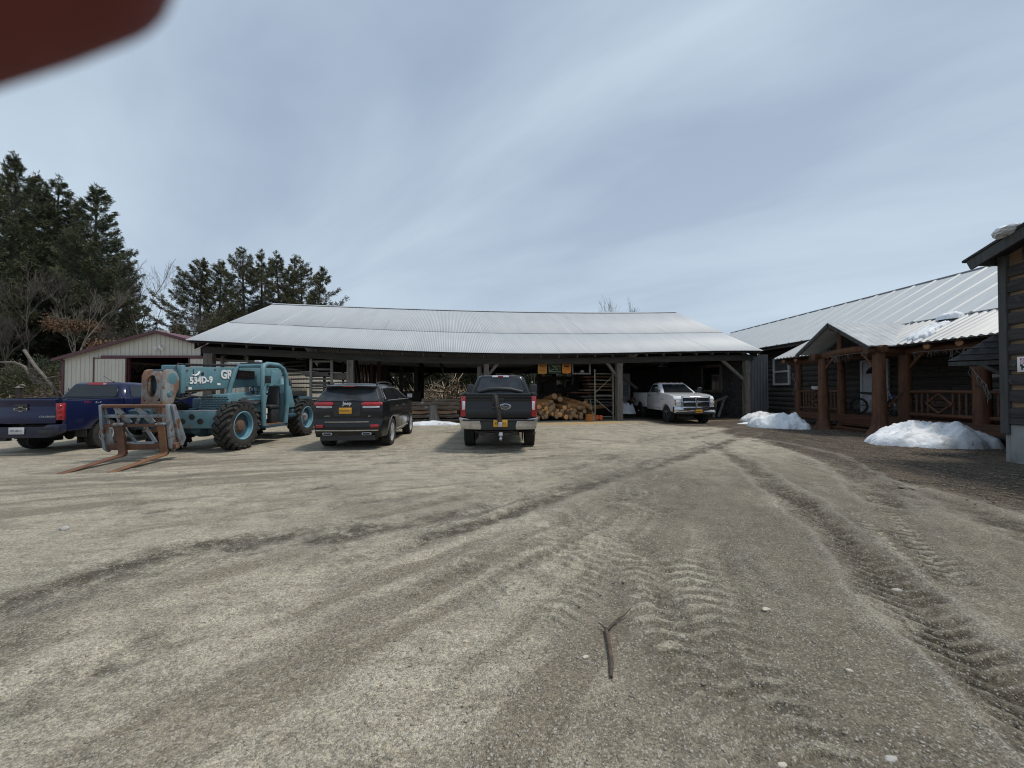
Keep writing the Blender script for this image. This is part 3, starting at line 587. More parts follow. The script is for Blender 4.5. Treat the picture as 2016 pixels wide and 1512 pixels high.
bare_at('thin bare tree at the left edge under the pines', 18, 29, 640, seed=16, spread=.4, th=.01, k0=1.2)
# fallen dead trunk on the bank
m_dead = M('dead_wood', (.19, .165, .14), (.085, .072, .062), rough=.9, scale=3, stretch=(1, 1, 3))
t = T('fallen_tree', 'fallen bleached tree with broken limbs on the bank by the barn', 'fallen tree', P(60, 715, 26.5))
def q_(px, py, Y=26.5): return P(px, py, Y)-t.location
b = MB(); b.tube([q_(48, 690, 28), q_(70, 722), q_(88, 742), q_(105, 762), q_(121, 782)], [.10, .10, .09, .08, .06], 8); b.build('trunk', m_dead, t)
b = MB(); b.tube([q_(-6, 713), q_(30, 714), q_(48, 722), q_(58, 738), q_(68, 757)], [.05, .09, .1, .08, .04], 7)
for p in (((60, 735), (75, 750), (95, 762)), ((62, 742), (80, 745), (104, 748)), ((66, 745), (85, 760), (112, 765)), ((70, 725), (66, 738), (80, 758)), ((52, 728), (64, 726), (72, 735)), ((90, 745), (104, 742), (118, 740)), ((75, 752), (100, 756), (121, 755)), ((80, 765), (100, 780), (125, 778))):
    b.tube([q_(*x) for x in p], [.045, .035, .015], 5)
b.build('limb', m_dead, t)
# shrubs on the bank
def bush(label, loc, r, h, seed, mat=m_needle, n=2600, s=.3):
    g = np.random.default_rng(seed); t = T('evergreen_bush', label, 'bush', loc, 0, 'evergreen bushes on the bank'); c = g.normal(size=(n, 3)); c /= np.linalg.norm(c, axis=1, keepdims=True); c *= (.35+.65*g.random((n, 1))**.6)
    c[:, 2] = np.abs(c[:, 2]); c *= (1+.35*np.sin(c[:, :1]*5+seed)*np.cos(c[:, 1:2]*6)); c *= np.array([r, r*.8, h])
    d = c/np.linalg.norm(c, axis=1, keepdims=True)+g.normal(size=(n, 3))*.6; d /= np.linalg.norm(d, axis=1, keepdims=True); u = np.cross(d, g.normal(size=(n, 3))); u /= np.linalg.norm(u, axis=1, keepdims=True)
    q = np.stack([c, c+d*s*.5-u*s*.09, c+d*s, c+d*s*.5+u*s*.09], 1).reshape(-1, 3); npmesh('foliage', q, np.arange(len(q)).reshape(-1, 4), mat, t)
    V, F = [], []
    for i in range(7):
        a = g.random()*6.28; tube_np(V, F, [(0, 0, -.1), (math.cos(a)*r*.4, math.sin(a)*r*.3, h*.45), (math.cos(a)*r*.7, math.sin(a)*r*.6, h*.75)], [.05, .035, .01], 4)
    npmesh('stem', np.array(V), np.array(F), m_trunk, t); return t
for i, (px, Y, r, h, lab) in enumerate(((38, 27, 1.9, 2.0, 'low dark evergreen bush beside the fallen bleached tree'), (-15, 26, 1.8, 2.2, 'dark evergreen bush at the picture\'s left edge on the bank'), (95, 31, 1.6, 2.0, 'evergreen bush on the bank right behind the fallen tree'))):
    p = P(px, 767, Y); bush(lab, (p.x, p.y, gz(p.x, p.y)-.1), r, h, 40+i, m_needle2 if i == 0 else m_needle, n=6500, s=.2)
# the wood behind the shed, seen through its openings, and the wood round the yard
src = pine('shrubby pine of the wood behind the shed, densest one', (-6, 58, -.1), 11, 2.9, crown=.06, seed=61, shape='round', group='pines of the wood behind the shed', dens=.9, tuft=.5)
rn = random.Random(5); k = 0
for x, y in ((-16, 62), (-11, 56), (-3, 63), (1, 57), (5.5, 64), (9, 58), (13, 66), (17, 60), (-20, 57), (24, 70), (30, 74), (-1.5, 70), (8, 72), (-9, 70)):
    dup(src, (x, y, gz(x, y)-.1), rn.uniform(0, 6), 'pine in the dark wood glimpsed through the open shed', rn.uniform(.72, .98))
src = bare_tree('bare tree of the wood behind the shed, straightest one', (-8, 52, -.1), 11, seed=71, group='bare trees of the wood behind the shed', spread=.36, levels=4, th=.011, k0=1.2)
for x, y in ((-13, 50), (-4.5, 51), (0, 50), (3.5, 52), (7, 49), (11, 53), (-17, 51), (14, 50), (-10, 55), (-2, 54), (6, 55)):
    dup(src, (x, y, gz(x, y)-.1), rn.uniform(0, 6), 'grey bare tree in the wood glimpsed through the open shed', rn.uniform(.65, .95))
# the far wood reads as one mass: bramble and undergrowth around the clearing
def far_wood():
    g = np.random.default_rng(9); V, F = [], []
    n = 26000; a = g.random(n)*R(150)-R(75); r = 62+g.random(n)*30; x = r*np.sin(a); y = r*np.cos(a); top = 3.5+4.5*fbm(x*.12, y*.12, 77); z = g.random(n)**1.3*top+terrain(x, y)
    d = g.normal(size=(n, 3)); d[:, 2] = np.abs(d[:, 2])+.5; d /= np.linalg.norm(d, axis=1, keepdims=True); u = np.cross(d, g.normal(size=(n, 3))); u /= np.linalg.norm(u, axis=1, keepdims=True); c = np.stack([x, y, z], 1); s = (.8+.9*g.random((n, 1)))
    q = np.stack([c, c+d*s*.5-u*s*.2, c+d*s, c+d*s*.5+u*s*.2], 1).reshape(-1, 3); return q
q = far_wood(); o = npmesh('undergrowth', q, np.arange(len(q)).reshape(-1, 4), M('undergrowth', (.075, .068, .045), (.045, .05, .03), rough=.9, scale=.3, c3=(.13, .105, .075), s3=.5, t3=.56)); tag(o, 'dull brown and green undergrowth of the wood around the yard', 'undergrowth', kind='stuff')
# leaf litter and brambles on the bank at the left
def litter():
    g = np.random.default_rng(19); n = 9000; x = -27-g.random(n)*22; y = 24+g.random(n)*14; c = np.stack([x, y, terrain(x, y)+g.random(n)**2*.9], 1)
    d = g.normal(size=(n, 3)); d[:, 2] = np.abs(d[:, 2]); d /= np.linalg.norm(d, axis=1, keepdims=True); u = np.cross(d, g.normal(size=(n, 3))); u /= np.linalg.norm(u, axis=1, keepdims=True); s = .25+.35*g.random((n, 1))
    return np.stack([c, c+d*s*.5-u*s*.07, c+d*s, c+d*s*.5+u*s*.07], 1).reshape(-1, 3)
q = litter(); o = npmesh('brambles', q, np.arange(len(q)).reshape(-1, 4), M('brambles', (.13, .095, .065), (.07, .055, .04), rough=.9, scale=.6)); tag(o, 'dead brambles and leaf litter covering the bank behind the blue pickup', 'brambles', kind='stuff')
# ================================================================== OPEN SHED
SO = Vector((-13.6, 16.06, 0)); SU = Vector((.9862, .1652, 0)); SN = Vector((-.1652, .9862, 0)); SA = math.atan2(.1652, .9862); SL = 27.48
def sx(px, ly):                          # shed coordinate along the eave of what shows at column px on the plane ly
    k = (px-1008)/FPX; return (k*(SO.y+SN.y*ly)-SO.x-SN.x*ly)/(SU.x-k*SU.y)
def sw(x, ly, z=0): return SO+SU*x+SN*ly+Vector((0, 0, z))
def sz(px, py, ly): return P(px, py, sw(sx(px, ly), ly).y).z
def sp(px, py, ly): return Vector((sx(px, ly), ly, sz(px, py, ly)))
EV = [(368, 669), (480, 675.5), (565, 679.5), (690, 685), (749, 687.5), (850, 692), (940, 694.5), (1000, 695.5), (1100, 695.5), (1186, 694), (1300, 692.5), (1400, 691), (1505, 690)]
RV = [(549, 599.5), (700, 605), (841, 610), (940, 613), (1080, 615.5), (1201, 616), (1343, 615)]
ev_x = np.array([sx(p[0], 0) for p in EV]); ev_z = np.array([sz(*p, 0) for p in EV]); rv_x = np.array([sx(p[0], 8) for p in RV]); rv_z = np.array([sz(*p, 8) for p in RV])
pe = np.polyfit(ev_x, ev_z, 4); pr = np.polyfit(rv_x, rv_z, 3)
ez = lambda x: float(np.polyval(pe, x)); rz_ = lambda x: float(np.polyval(pr, x))
m_tin = M('galvanised_tin', (.445, .465, .485), (.40, .42, .44), rough=.55, metal=.1, scale=1.2, detail=6, stretch=(1.6, .35, .35))
m_tind = M('dull_dark_tin', (.155, .16, .17), (.11, .115, .125), rough=.55, metal=.3, scale=2, stretch=(3, 3, .4))
shed = T('open_shed', 'long open-fronted timber shed under a sagging corrugated metal roof', 'shed', SO, SA)
def tin(name, x0, x1, l0, l1, zlo, zhi, amp=.010, pitch=.085, lift=0., thick=.004, seed=0, mat=None):
    """corrugated sheet course from slope parameter l0 to l1 (0 eave, 1 ridge) between eave line zlo(x) and ridge zhi(x)"""
    n = int((x1-x0)/pitch)*4; X = np.linspace(x0, x1, n+1); g = np.random.default_rng(seed)
    j = g.normal(size=400)*.0012; sh = np.floor((X-x0)/.74).astype(int); jit = j[np.minimum(sh, 399)]
    A = []
    for l in (l0, l1):
        ly = 8*l; z = np.array([ez(x) for x in X])*(1-l)+np.array([rz_(x) for x in X])*l
        sc_ = .38*l*(1-2*(X/SL))*0
        A.append(np.stack([X, np.full_like(X, ly)-(jit*6 if l == l0 else 0), z+amp*np.cos((X-x0)/pitch*6.2832)+jit+lift*(1 if l == l0 else .4)], 1))
    Bm = [a-np.array([0, 0, thick]) for a in A]
    V = np.concatenate([A[0], A[1], Bm[0], Bm[1]]); m = n+1; i = np.arange(n)
    F = np.concatenate([np.stack([i, i+1, m+i+1, m+i], 1), np.stack([2*m+i, 3*m+i, 3*m+i+1, 2*m+i+1], 1), np.stack([i, 2*m+i, 2*m+i+1, i+1], 1)])
    return npmesh(name, V, F, mat or m_tin, shed, True)
tin('lower_roof_sheets', -.05, SL, 0, .40, ez, rz_, seed=1)
tin('upper_roof_sheets', .02, SL, .385, 1.0, ez, rz_, lift=.022, seed=2)
# rear slope (hidden from the yard), ridge cap, decking under the tin
b = MB(); N = 24
for i in range(N):
    xa, xb = SL*i/N, SL*(i+1)/N
    b.hexa([(xa, 8, rz_(xa)-.05), (xb, 8, rz_(xb)-.05), (xb, 16.4, ez(xb)-.12), (xa, 16.4, ez(xa)-.12), (xa, 8, rz_(xa)-.02), (xb, 8, rz_(xb)-.02), (xb, 16.4, ez(xb)-.09), (xa, 16.4, ez(xa)-.09)])
b.build('rear_roof_slope', m_tin, shed, smooth=0)
b = MB()
for i in range(N):
    xa, xb = SL*i/N, SL*(i+1)/N
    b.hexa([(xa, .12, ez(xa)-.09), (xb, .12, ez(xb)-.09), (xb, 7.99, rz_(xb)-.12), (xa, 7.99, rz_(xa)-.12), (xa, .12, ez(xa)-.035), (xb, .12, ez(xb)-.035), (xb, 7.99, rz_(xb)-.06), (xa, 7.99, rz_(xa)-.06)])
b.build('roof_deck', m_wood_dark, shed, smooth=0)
b = MB()
for i in range(N):
    xa, xb = SL*i/N, SL*(i+1)/N-.004
    b.add([(xa, 7.82, rz_(xa)-.02), (xb, 7.82, rz_(xb)-.02), (xb, 8.0, rz_(xb)+.06), (xa, 8, rz_(xa)+.06), (xa, 8.18, rz_(xa)-.03), (xb, 8.18, rz_(xb)-.03)], [(0, 1, 2, 3), (3, 2, 5, 4)])
b.build('ridge_cap', m_tin, shed, smooth=0)
# gable boards
for x in (.12, SL-.15):
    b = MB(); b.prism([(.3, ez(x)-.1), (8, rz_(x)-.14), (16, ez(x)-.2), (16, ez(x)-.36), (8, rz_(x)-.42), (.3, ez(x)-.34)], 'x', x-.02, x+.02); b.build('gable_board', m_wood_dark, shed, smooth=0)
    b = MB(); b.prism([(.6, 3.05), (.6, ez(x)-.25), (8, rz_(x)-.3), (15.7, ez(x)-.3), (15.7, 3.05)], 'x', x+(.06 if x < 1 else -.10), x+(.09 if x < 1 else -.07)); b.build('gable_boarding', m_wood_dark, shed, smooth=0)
# rafters (tails show under the eave)
m_raf = M('rafter_wood', (.10, .09, .08), (.05, .045, .04), rough=.9, scale=3)
xr = .35
while xr < SL:
    b = MB(); b.beam((xr, .10, ez(xr)-.155), (xr, 7.9, rz_(xr)-.2), .05, .12); b.build('rafter', m_raf, shed, smooth=0); xr += .93
# header beam, posts, braces
PL = .55
b = MB()
for i in range(N):
    xa, xb = .3+(SL-.5)*i/N, .3+(SL-.5)*(i+1)/N-.003
    b.hexa([(xa, PL-.08, ez(xa)-.5), (xb, PL-.08, ez(xb)-.5), (xb, PL+.08, ez(xb)-.5), (xa, PL+.08, ez(xa)-.5), (xa, PL-.08, ez(xa)-.2), (xb, PL-.08, ez(xb)-.2), (xb, PL+.08, ez(xb)-.2), (xa, PL+.08, ez(xa)-.2)])
b.build('header_beam', M('header_wood', (.05, .044, .038), (.028, .025, .022), rough=.9, scale=3, stretch=(.4, 3, 3)), shed, smooth=0)
m_post = M('old_post', (.20, .172, .145), (.095, .082, .07), rough=.9, scale=3.2, detail=6, stretch=(5, 5, .3), bump=.6, bscale=16, c3=(.075, .062, .052), s3=2.4, t3=.56)  # post tone lowered to include the shade beneath the shed roof
def post(px, wpx, ly=PL, top=None, bot=0., mat=None, lean=0, rust=False):
    x = sx(px, ly); y = sw(x, ly).y; wd = wpx/FPX*y; zt = ez(x)-.5 if top is None else top
    b = MB(); rn = random.Random(px); rings = []
    for k in range(9):
        s = k/8; wv = wd*(.5+.03*rn.uniform(-1, 1)+.04*(1-s)); ox = lean*s+rn.uniform(-.008, .008)
        rings.append([(x+ox+i*wv, ly+j*wv, bot+(zt-bot)*s) for i, j in ((-1, -1), (1, -1), (1, 1), (-1, 1))])
    b.loft(rings); o = b.build('post', mat or m_post, shed, bevel=.012, seg=1); return x
xa = post(412, 15.5); x1 = post(690, 12); x2 = post(957, 9.5); x3 = post(1218.5, 11); x4 = post(1468, 9.5, lean=.03)
for px in (560, 824, 1090, 1340): post(px, 8, ly=15.8, top=3.1, mat=m_wood_dark)
for px in (700, 830, 1235, 1420): post(px, 8, ly=8, top=3.6, mat=m_wood_dark)
def brace(pa, pb, ly=PL, wd=.14, mat=None):
    b = MB(); b.beam(sp(*pa, ly), sp(*pb, ly), wd, .1, up=(0, 1, 0)); b.build('brace', mat or m_post, shed, bevel=.008, seg=1)
brace((984, 711), (962, 737), PL+.02); brace((1188, 704), (1214, 741)); brace((1415, 703), (1464, 747), wd=.16)
brace((1224, 742), (1254, 765), 1.2, mat=m_wood_dark); brace((885, 716), (817, 752), 15.7, .2, mat=m_wood_dark); brace((752, 722), (775, 760), 8, .2, m_wood_dark); brace((598, 700), (606, 730), 3, .16, m_wood_dark)
# rear header, rear wall boarding at the right, gable wall at the right end
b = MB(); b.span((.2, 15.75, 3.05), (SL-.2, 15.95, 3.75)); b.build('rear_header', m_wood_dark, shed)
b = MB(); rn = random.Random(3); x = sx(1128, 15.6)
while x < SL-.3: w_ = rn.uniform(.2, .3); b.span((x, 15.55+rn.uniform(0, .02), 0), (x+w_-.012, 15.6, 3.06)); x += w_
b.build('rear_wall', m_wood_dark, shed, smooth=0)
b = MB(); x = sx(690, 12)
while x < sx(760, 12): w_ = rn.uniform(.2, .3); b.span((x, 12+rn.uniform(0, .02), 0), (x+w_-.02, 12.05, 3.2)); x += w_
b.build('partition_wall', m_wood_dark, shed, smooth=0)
m_stonew = M('rough_dark_masonry', (.075, .07, .066), (.03, .028, .027), rough=.95, scale=9, detail=7, bump=1, bscale=10, lo=.4, hi=.6)
b = MB(); g = random.Random(8); xw = sx(1468, .75)-.02
for k in range(14):
    for j in range(30):
        b.span((xw-.04-g.uniform(0, .05), .8+j*.5+(k % 2)*.2, k*.23), (xw+.2, .8+j*.5+.48+(k % 2)*.2, k*.23+.22))
b.span((xw-.03, .8, 0), (xw+.19, 15.6, 3.2)); b.build('masonry_wall', m_stonew, shed, smooth=0)
b = MB(); ly0, ly1 = 2.5, 4.2
for p, q in (((xw-.14, ly0, 1.55), (xw-.14, ly0, 3.0)), ((xw-.14, ly1, 1.55), (xw-.14, ly1, 3.0)), ((xw-.14, ly0-.1, 1.5), (xw-.14, ly1+.1, 1.5)), ((xw-.14, ly0-.1, 3.05), (xw-.14, ly1+.1, 3.05))): b.beam(p, q, .16, .08, up=(1, 0, 0))
b.build('window_frame', m_post, shed)
b = MB(); b.span((xw-.13, ly0, 1.56), (xw-.11, ly1, 3.0)); b.build('window_pane', m_glass, shed)
# grey ribbed infill sheet between the shed and the log house
def ribbed(b, x0, x1, y, z0, z1, pitch=.15, d=.025, axis='x'):
    pts = []; x = x0
    while x < x1-1e-6:
        for f, o in ((0, 0), (.35, 0), (.45, 1), (.9, 1)):
            if x+f*pitch <= x1: pts.append((x+f*pitch, y-d*o))
        x += pitch
    b.prism(pts+[(p[0], p[1]+.006) for p in reversed(pts)], 'z', z0, z1)
b = MB(); ribbed(b, sx(1473, .6), sx(1513, .6), .6, .25, ez(27)-.15, .19); b.build('ribbed_infill_wall', m_tind, shed, smooth=0)
b = MB(); b.span((sx(1474.5, .5)-.02, .53, .1), (sx(1474.5, .5)+.02, .57, ez(27)-.3)); b.build('corner_trim', M('grey_trim', (.22, .22, .23), rough=.6), shed)
# hay loft beams crossing inside
for x in (4.2, 10.4, 16.5, 22.3):
    b = MB(); b.beam((x, .7, 3.12), (x, 15.7, 3.12), .16, .22); b.build('tie_beam', m_wood_dark, shed)
# ------------------------------------------------ things in and around the shed
m_lampsh = M('enamel_shade', (.30, .31, .32), (.2, .2, .21), rough=.5, scale=5)
for i, (px, py, ly, lab) in enumerate(((1303, 722, 3.2, 'enamel barn lamp hanging above the white pickup'), (840, 716, 5, 'dim enamel barn lamp hanging over the gap between the parked vehicles'), (594, 707, 5, 'enamel barn lamp hanging at the shed\'s left end behind the machine cab'))):
    c = sp(px, py, ly); t = T('barn_lamp', lab, 'lamp', sw(c.x, ly, c.z), SA, 'barn lamps hanging in the shed'); b = MB(); b.lathe([(.03, .3), (.05, .2), (.07, .12), (.12, .08), (.3, .015), (.31, 0), (.29, 0), (.1, .06)], (0, 0, 0), 'z', 20); b.build('shade', m_lampsh, t)
    b = MB(); b.cyl((0, 0, .28), (0, 0, max(.35, 3.6-c.z+.3)), .012, n=6); b.build('stem', m_black, t)
    b = MB(); b.lathe([(.001, -.02), (.05, 0), (.05, .06), (.03, .1)], (0, 0, 0), 'z', 12); b.build('bulb', m_clear, t)
# banners
def banner(nm, x0, x1, y0, y1, col, lines, label, ly=.75, cols=None, ink=None):
    c0, c1 = sp(x0, y1, ly), sp(x1, y0, ly); w_, h_ = c1.x-c0.x, c1.z-c0.z
    t = T(nm, label, 'banner', sw((c0.x+c1.x)/2, ly, c0.z), SA, 'banners hanging from the shed header')
    b = MB(); n = 10; vs = []; fs = []
    for k in range(n+1):
        u = k/n-.5
        for j, z in enumerate((-.04*math.cos(u*3), h_*.5, h_)):
            vs.append((u*w_, .03*math.sin(u*7+j)+(.012 if j == 1 else 0), z))
    for k in range(n):
        for j in range(2): fs.append((k*3+j, k*3+3+j, k*3+4+j, k*3+1+j))
    m_ = len(vs); vs2 = [(x, y+.006, z) for x, y, z in vs]; b.add(vs+vs2, fs+[tuple(i+m_ for i in reversed(f)) for f in fs]); b.build('sheet', col, t)
    b = MB(); b.cyl((-w_/2-.03, 0, h_+.01), (w_/2+.03, 0, h_+.01), .012, n=6); b.build('top_rod', m_wood_dark, t)
    for (s, sz_, fz, mt) in lines: text('lettering', s, sz_*h_, mt, t, TM((0, -.05, fz*h_)), ext=.002)
    return t, w_, h_
m_or = M('faded_orange', (.50, .235, .055), (.42, .18, .035), rough=.8, scale=3); m_or2 = M('orange_cloth', (.60, .22, .03), (.46, .14, .02), rough=.8, scale=3); m_dg = M('dark_green_cloth', (.016, .042, .024), (.012, .03, .018), rough=.8); m_cream = M('cream_ink', (.36, .37, .2), rough=.8); m_inkd = M('dark_ink', (.03, .02, .012), rough=.8)
banner('banner', 1059, 1076.5, 709, 735, m_or, [('4x4x10', .17, .55, m_inkd), ('D.  O.', .15, .22, m_inkd)], 'faded orange banner with small dark lettering, farthest from the brace post')
t, w_, h_ = banner('banner', 1079, 1105, 710, 734.5, m_dg, [('TONGUE & GROOVE', .095, .88, m_cream)], 'dark green banner with a framed list of cream lettering')
for k, s in enumerate(('LOG SIDING', 'CEDAR RAILS', 'BOARD & BATTEN', 'BEAMS', 'SLABS')): text('lettering', s, .082*h_, m_cream, t, TM((.1, -.05, h_*(.74-k*.115))), ext=.002)
b = MB()
for p, q in (((-w_*.44, 0, h_*.1), (w_*.46, 0, h_*.1)), ((-w_*.44, 0, h_*.1), (-w_*.44, 0, h_*.8)), ((-w_*.35, 0, h_*.78), (w_*.1, 0, h_*.35)), ((-w_*.4, 0, h_*.2), (-w_*.05, 0, h_*.3))): b.beam(Vector(p)+Vector((0, -.05, 0)), Vector(q)+Vector((0, -.05, 0)), .012, .02)
b.build('printed_lines', m_cream, t)
t, w_, h_ = banner('banner', 1107, 1124, 709, 734, m_or2, [('OPEN', .16, .5, m_inkd)], 'bright orange banner with a dark bar, next to the hanging wooden frame')
b = MB(); b.span((-w_*.25, -.055, h_*.46), (w_*.25, -.05, h_*.56)); b.build('dark_bar', m_inkd, t)
# hanging wooden frame
c0, c1 = sp(1126, 735.5, .8), sp(1163, 706, .8); t = T('hanging_frame', 'open weathered wooden frame hanging between the orange banner and the brace', 'frame', sw(c0.x, .8, c0.z), SA)
w_, h_ = c1.x-c0.x, c1.z-c0.z
for nm_, p, q in (('rail', (0, 0, 0), (w_, 0, 0)), ('side', (.03, 0, .05), (.03, 0, h_+.05)), ('side', (w_-.05, 0, .05), (w_-.05, 0, h_+.05))):
    b = MB(); b.beam(p, q, .07, .07); b.build(nm_, m_wood_grey, t)
b = MB(); b.lathe([(.001, .0), (.1, .02), (.12, .07), (.08, .13), (.001, .16)], (w_*.55, .05, .04), 'z', 12); o = b.build('cap', m_lampsh, t)
# log pile
m_logend = M('fresh_log_end', (.85, .44, .17), (.64, .30, .10), rough=.8, scale=10, detail=3); m_logend2 = M('aged_log_end', (.42, .28, .16), (.30, .19, .11), rough=.85, scale=10); m_logbark = M('log_bark', (.30, .155, .065), (.14, .075, .036), rough=.9, scale=4, stretch=(1, 1, 1), bump=.5, bscale=24); m_logpeel = M('peeled_log', (.56, .27, .095), (.34, .16, .06), rough=.8, scale=4, bump=.2)
def log(px, py, rpx, yaw, L, tilt=0, ly=1.15, i=0, fresh=True):
    x = sx(px, ly); z = sz(px, py, ly); r = rpx/FPX*sw(x, ly).y
    t = T('log', 'round log with a pale cut end in the pile beside the steel scaffold', 'log', sw(x, ly, z), SA+yaw, 'logs of the pile in the shed')
    rn = random.Random(i); b = MB(); n = 7; b.tube([(rn.uniform(-.012, .012)*k, .02+(L-.02)*k/(n-1), tilt*L*k/(n-1)) for k in range(n)], [r*(1+.04*math.sin(k*2+i)) for k in range(n)], 14); b.build('bark', m_logpeel if i % 3 == 0 else m_logbark, t)
    b = MB(); b.lathe([(.0005, -.008), (r*.55, -.004), (r*.9, .004), (r*.93, .03)], (0, 0, 0), 'y', 14); b.build('cut_end', m_logend if fresh else m_logend2, t)
LG = [(1063, 803, 6, .1, 1), (1065, 813, 5.5, .05, 0), (1061, 823, 5, 0, 0), (1072, 797, 4.5, .12, 1), (1068, 808, 4, 0, 1), (1076, 806, 6.5, .1, 1), (1080, 799, 7, .1, 0), (1089, 805, 8, .06, 0), (1078, 813, 5, 0, 1), (1084, 809, 4.5, .05, 0), (1077, 820.5, 5.5, 0, 0), (1087, 816, 4.5, .02, 1), (1086, 793, 6, .15, 0), (1099, 809, 4.5, -.1, 1), (1104, 815, 5.5, -.3, 1), (1111, 804, 5, -.35, 1), (1107, 810, 4.5, -.1, 0), (1116, 821, 5.5, -.2, 1), (1118, 809, 4, -.3, 0), (1125, 806, 4, -.4, 1), (1130, 816, 7, -.15, 0), (1132, 810, 5, -.35, 0), (1144, 816, 4.5, -.3, 0), (1141, 802, 4.5, -.5, 0), (1146, 821, 4.5, -.2, 0), (1095, 821, 5, .0, 0), (1124, 822, 5, 0, 0), (1103, 786, 5, -.35, 0), (1093, 798, 5, .2, 0), (1120, 799, 4.5, -.4, 0), (1136, 821, 4, .1, 0), (1152, 811, 4, -.5, 0), (1160, 803, 4.5, -.9, 0), (1151, 793, 4, -.8, 0), (1071, 821, 4, 0, 0), (1098, 815, 5, 0, 0)]
for i, (px, py, r, yaw, fr) in enumerate(LG):
    deep = max(0, (818-py)/30); log(px+((i*5) % 7-3)*.5, py+((i*11) % 5-2)*.5, r, yaw*1.3+.45+.28*(((i*13) % 9)/4-1), 2.4+.8*((i*7) % 5)/5, tilt=.02+.16*((i*3) % 4)/4, ly=.9+deep*.9, i=i, fresh=fr)
for i, (xa_, ya_, xb_, yb_, r) in enumerate(((1084, 786, 1150, 806, 6.5), (1100, 782, 1160, 800, 5), (1096, 796, 1135, 813, 6), (1108, 790, 1168, 817, 5.5), (1060, 793, 1092, 780, 6))):
    A = sp(xb_, yb_, 1.5+.1*i); B_ = sp(xa_, ya_, 3.3+.2*i); r = r/FPX*sw(A.x, 1.5).y
    t = T('log', 'long peeled log slanting across the top of the log pile', 'log', sw(*A), SA, 'long logs slanting over the log pile'); d = B_-A; b = MB(); b.tube([(0, 0, 0), tuple(d*.35), tuple(d*.7), tuple(d)], [r, r*1.02, r*.96, r*.9], 14); b.build('bark', m_logpeel, t)
    dn = d.normalized(); b = MB(); b.cyl(-dn*.006, dn*.02, r*.9, n=14); b.build('cut_end', m_logend if i % 2 else m_logend2, t)
# lumber stack with stump in front
m_slab = M('rough_slab', (.22, .165, .125), (.10, .074, .056), rough=.9, scale=3, stretch=(.4, 4, 4), bump=.6, bscale=14, c3=(.36, .33, .30), s3=2.2, t3=.6); m_slab2 = M('orange_slab', (.42, .26, .15), (.25, .15, .09), rough=.9, scale=3, stretch=(.4, 4, 4), bump=.5, bscale=14)  # rough slab tone darkened to stand in for shade under the roof
for i, (x0, x1, y0, y1, lab, mt) in enumerate(((806, 906, 825, 831, 'lowest rough slab of the lumber stack behind the stump', m_slab), (812, 904, 816.5, 823, 'ragged slab just above the lowest one in the lumber stack', m_slab), (803, 900, 808, 815, 'orange-brown board in the middle of the lumber stack', m_slab2), (808, 905, 799, 807, 'thick grey slab with a wavy lower edge in the lumber stack', m_slab), (800, 905, 791, 798.5, 'wide grey beam near the top of the lumber stack', m_slab), (830, 905, 785.5, 790.5, 'top dark board of the lumber stack under the brush', m_slab))):
    c0, c1 = sp(x0, y1, .95), sp(x1, y0, .95); h_ = c1.z-c0.z; L = c1.x-c0.x; t0 = sw(c0.x, .95+.03*(i % 3), c0.z); g = random.Random(i+50); n = 12; rings = []
    for k in range(n+1):
        a_, c_ = g.uniform(-.02, .02), g.uniform(-.02, .02); d_ = .9+g.uniform(-.05, .05); rings.append([(L*k/n, g.uniform(-.03, .03), a_), (L*k/n, d_, a_), (L*k/n, d_, h_+c_), (L*k/n, g.uniform(-.02, .03), h_+c_)])
    b = MB(); b.loft(rings); o = b.build('lumber_slab', mt, None, smooth=20); o.location = t0; o.rotation_euler = (0, 0, SA); tag(o, lab, 'lumber', 'slabs of the lumber stack')
for i, (px, lab) in enumerate(((816, 'small timber block under the lumber stack, nearest the dark wagon'), (896, 'small timber block under the lumber stack, nearest the black pickup'))):
    x = sx(px, 1.2); o = MB().span((-.12, 0, 0), (.12, .5, .09)).build('support_block', m_wood_grey); o.location = sw(x, 1.1, 0); o.rotation_euler = (0, 0, SA); tag(o, lab, 'block', 'blocks under the lumber stack')
x = sx(854, .55); y = sw(x, .55).y; b = MB(); rings = []
for z, r, sh in ((0, .30, .03), (.05, .255, .02), (.2, .225, .01), (.45, .2, 0), (.8, .185, -.02), (.84, .17, -.02)): rings.append([(math.cos(a*R(22.5))*r*(1+.05*math.sin(a*5))+sh+(.1*(1-z/.4) if z < .4 and math.cos(a*R(22.5)) > .5 else 0), math.sin(a*R(22.5))*r, z*1.02) for a in range(16)])
b.loft(rings); o = b.build('stump', m_wood_grey, smooth=40); o.location = sw(x, .5, 0); tag(o, 'grey flared upright stump standing in front of the lumber stack', 'stump')
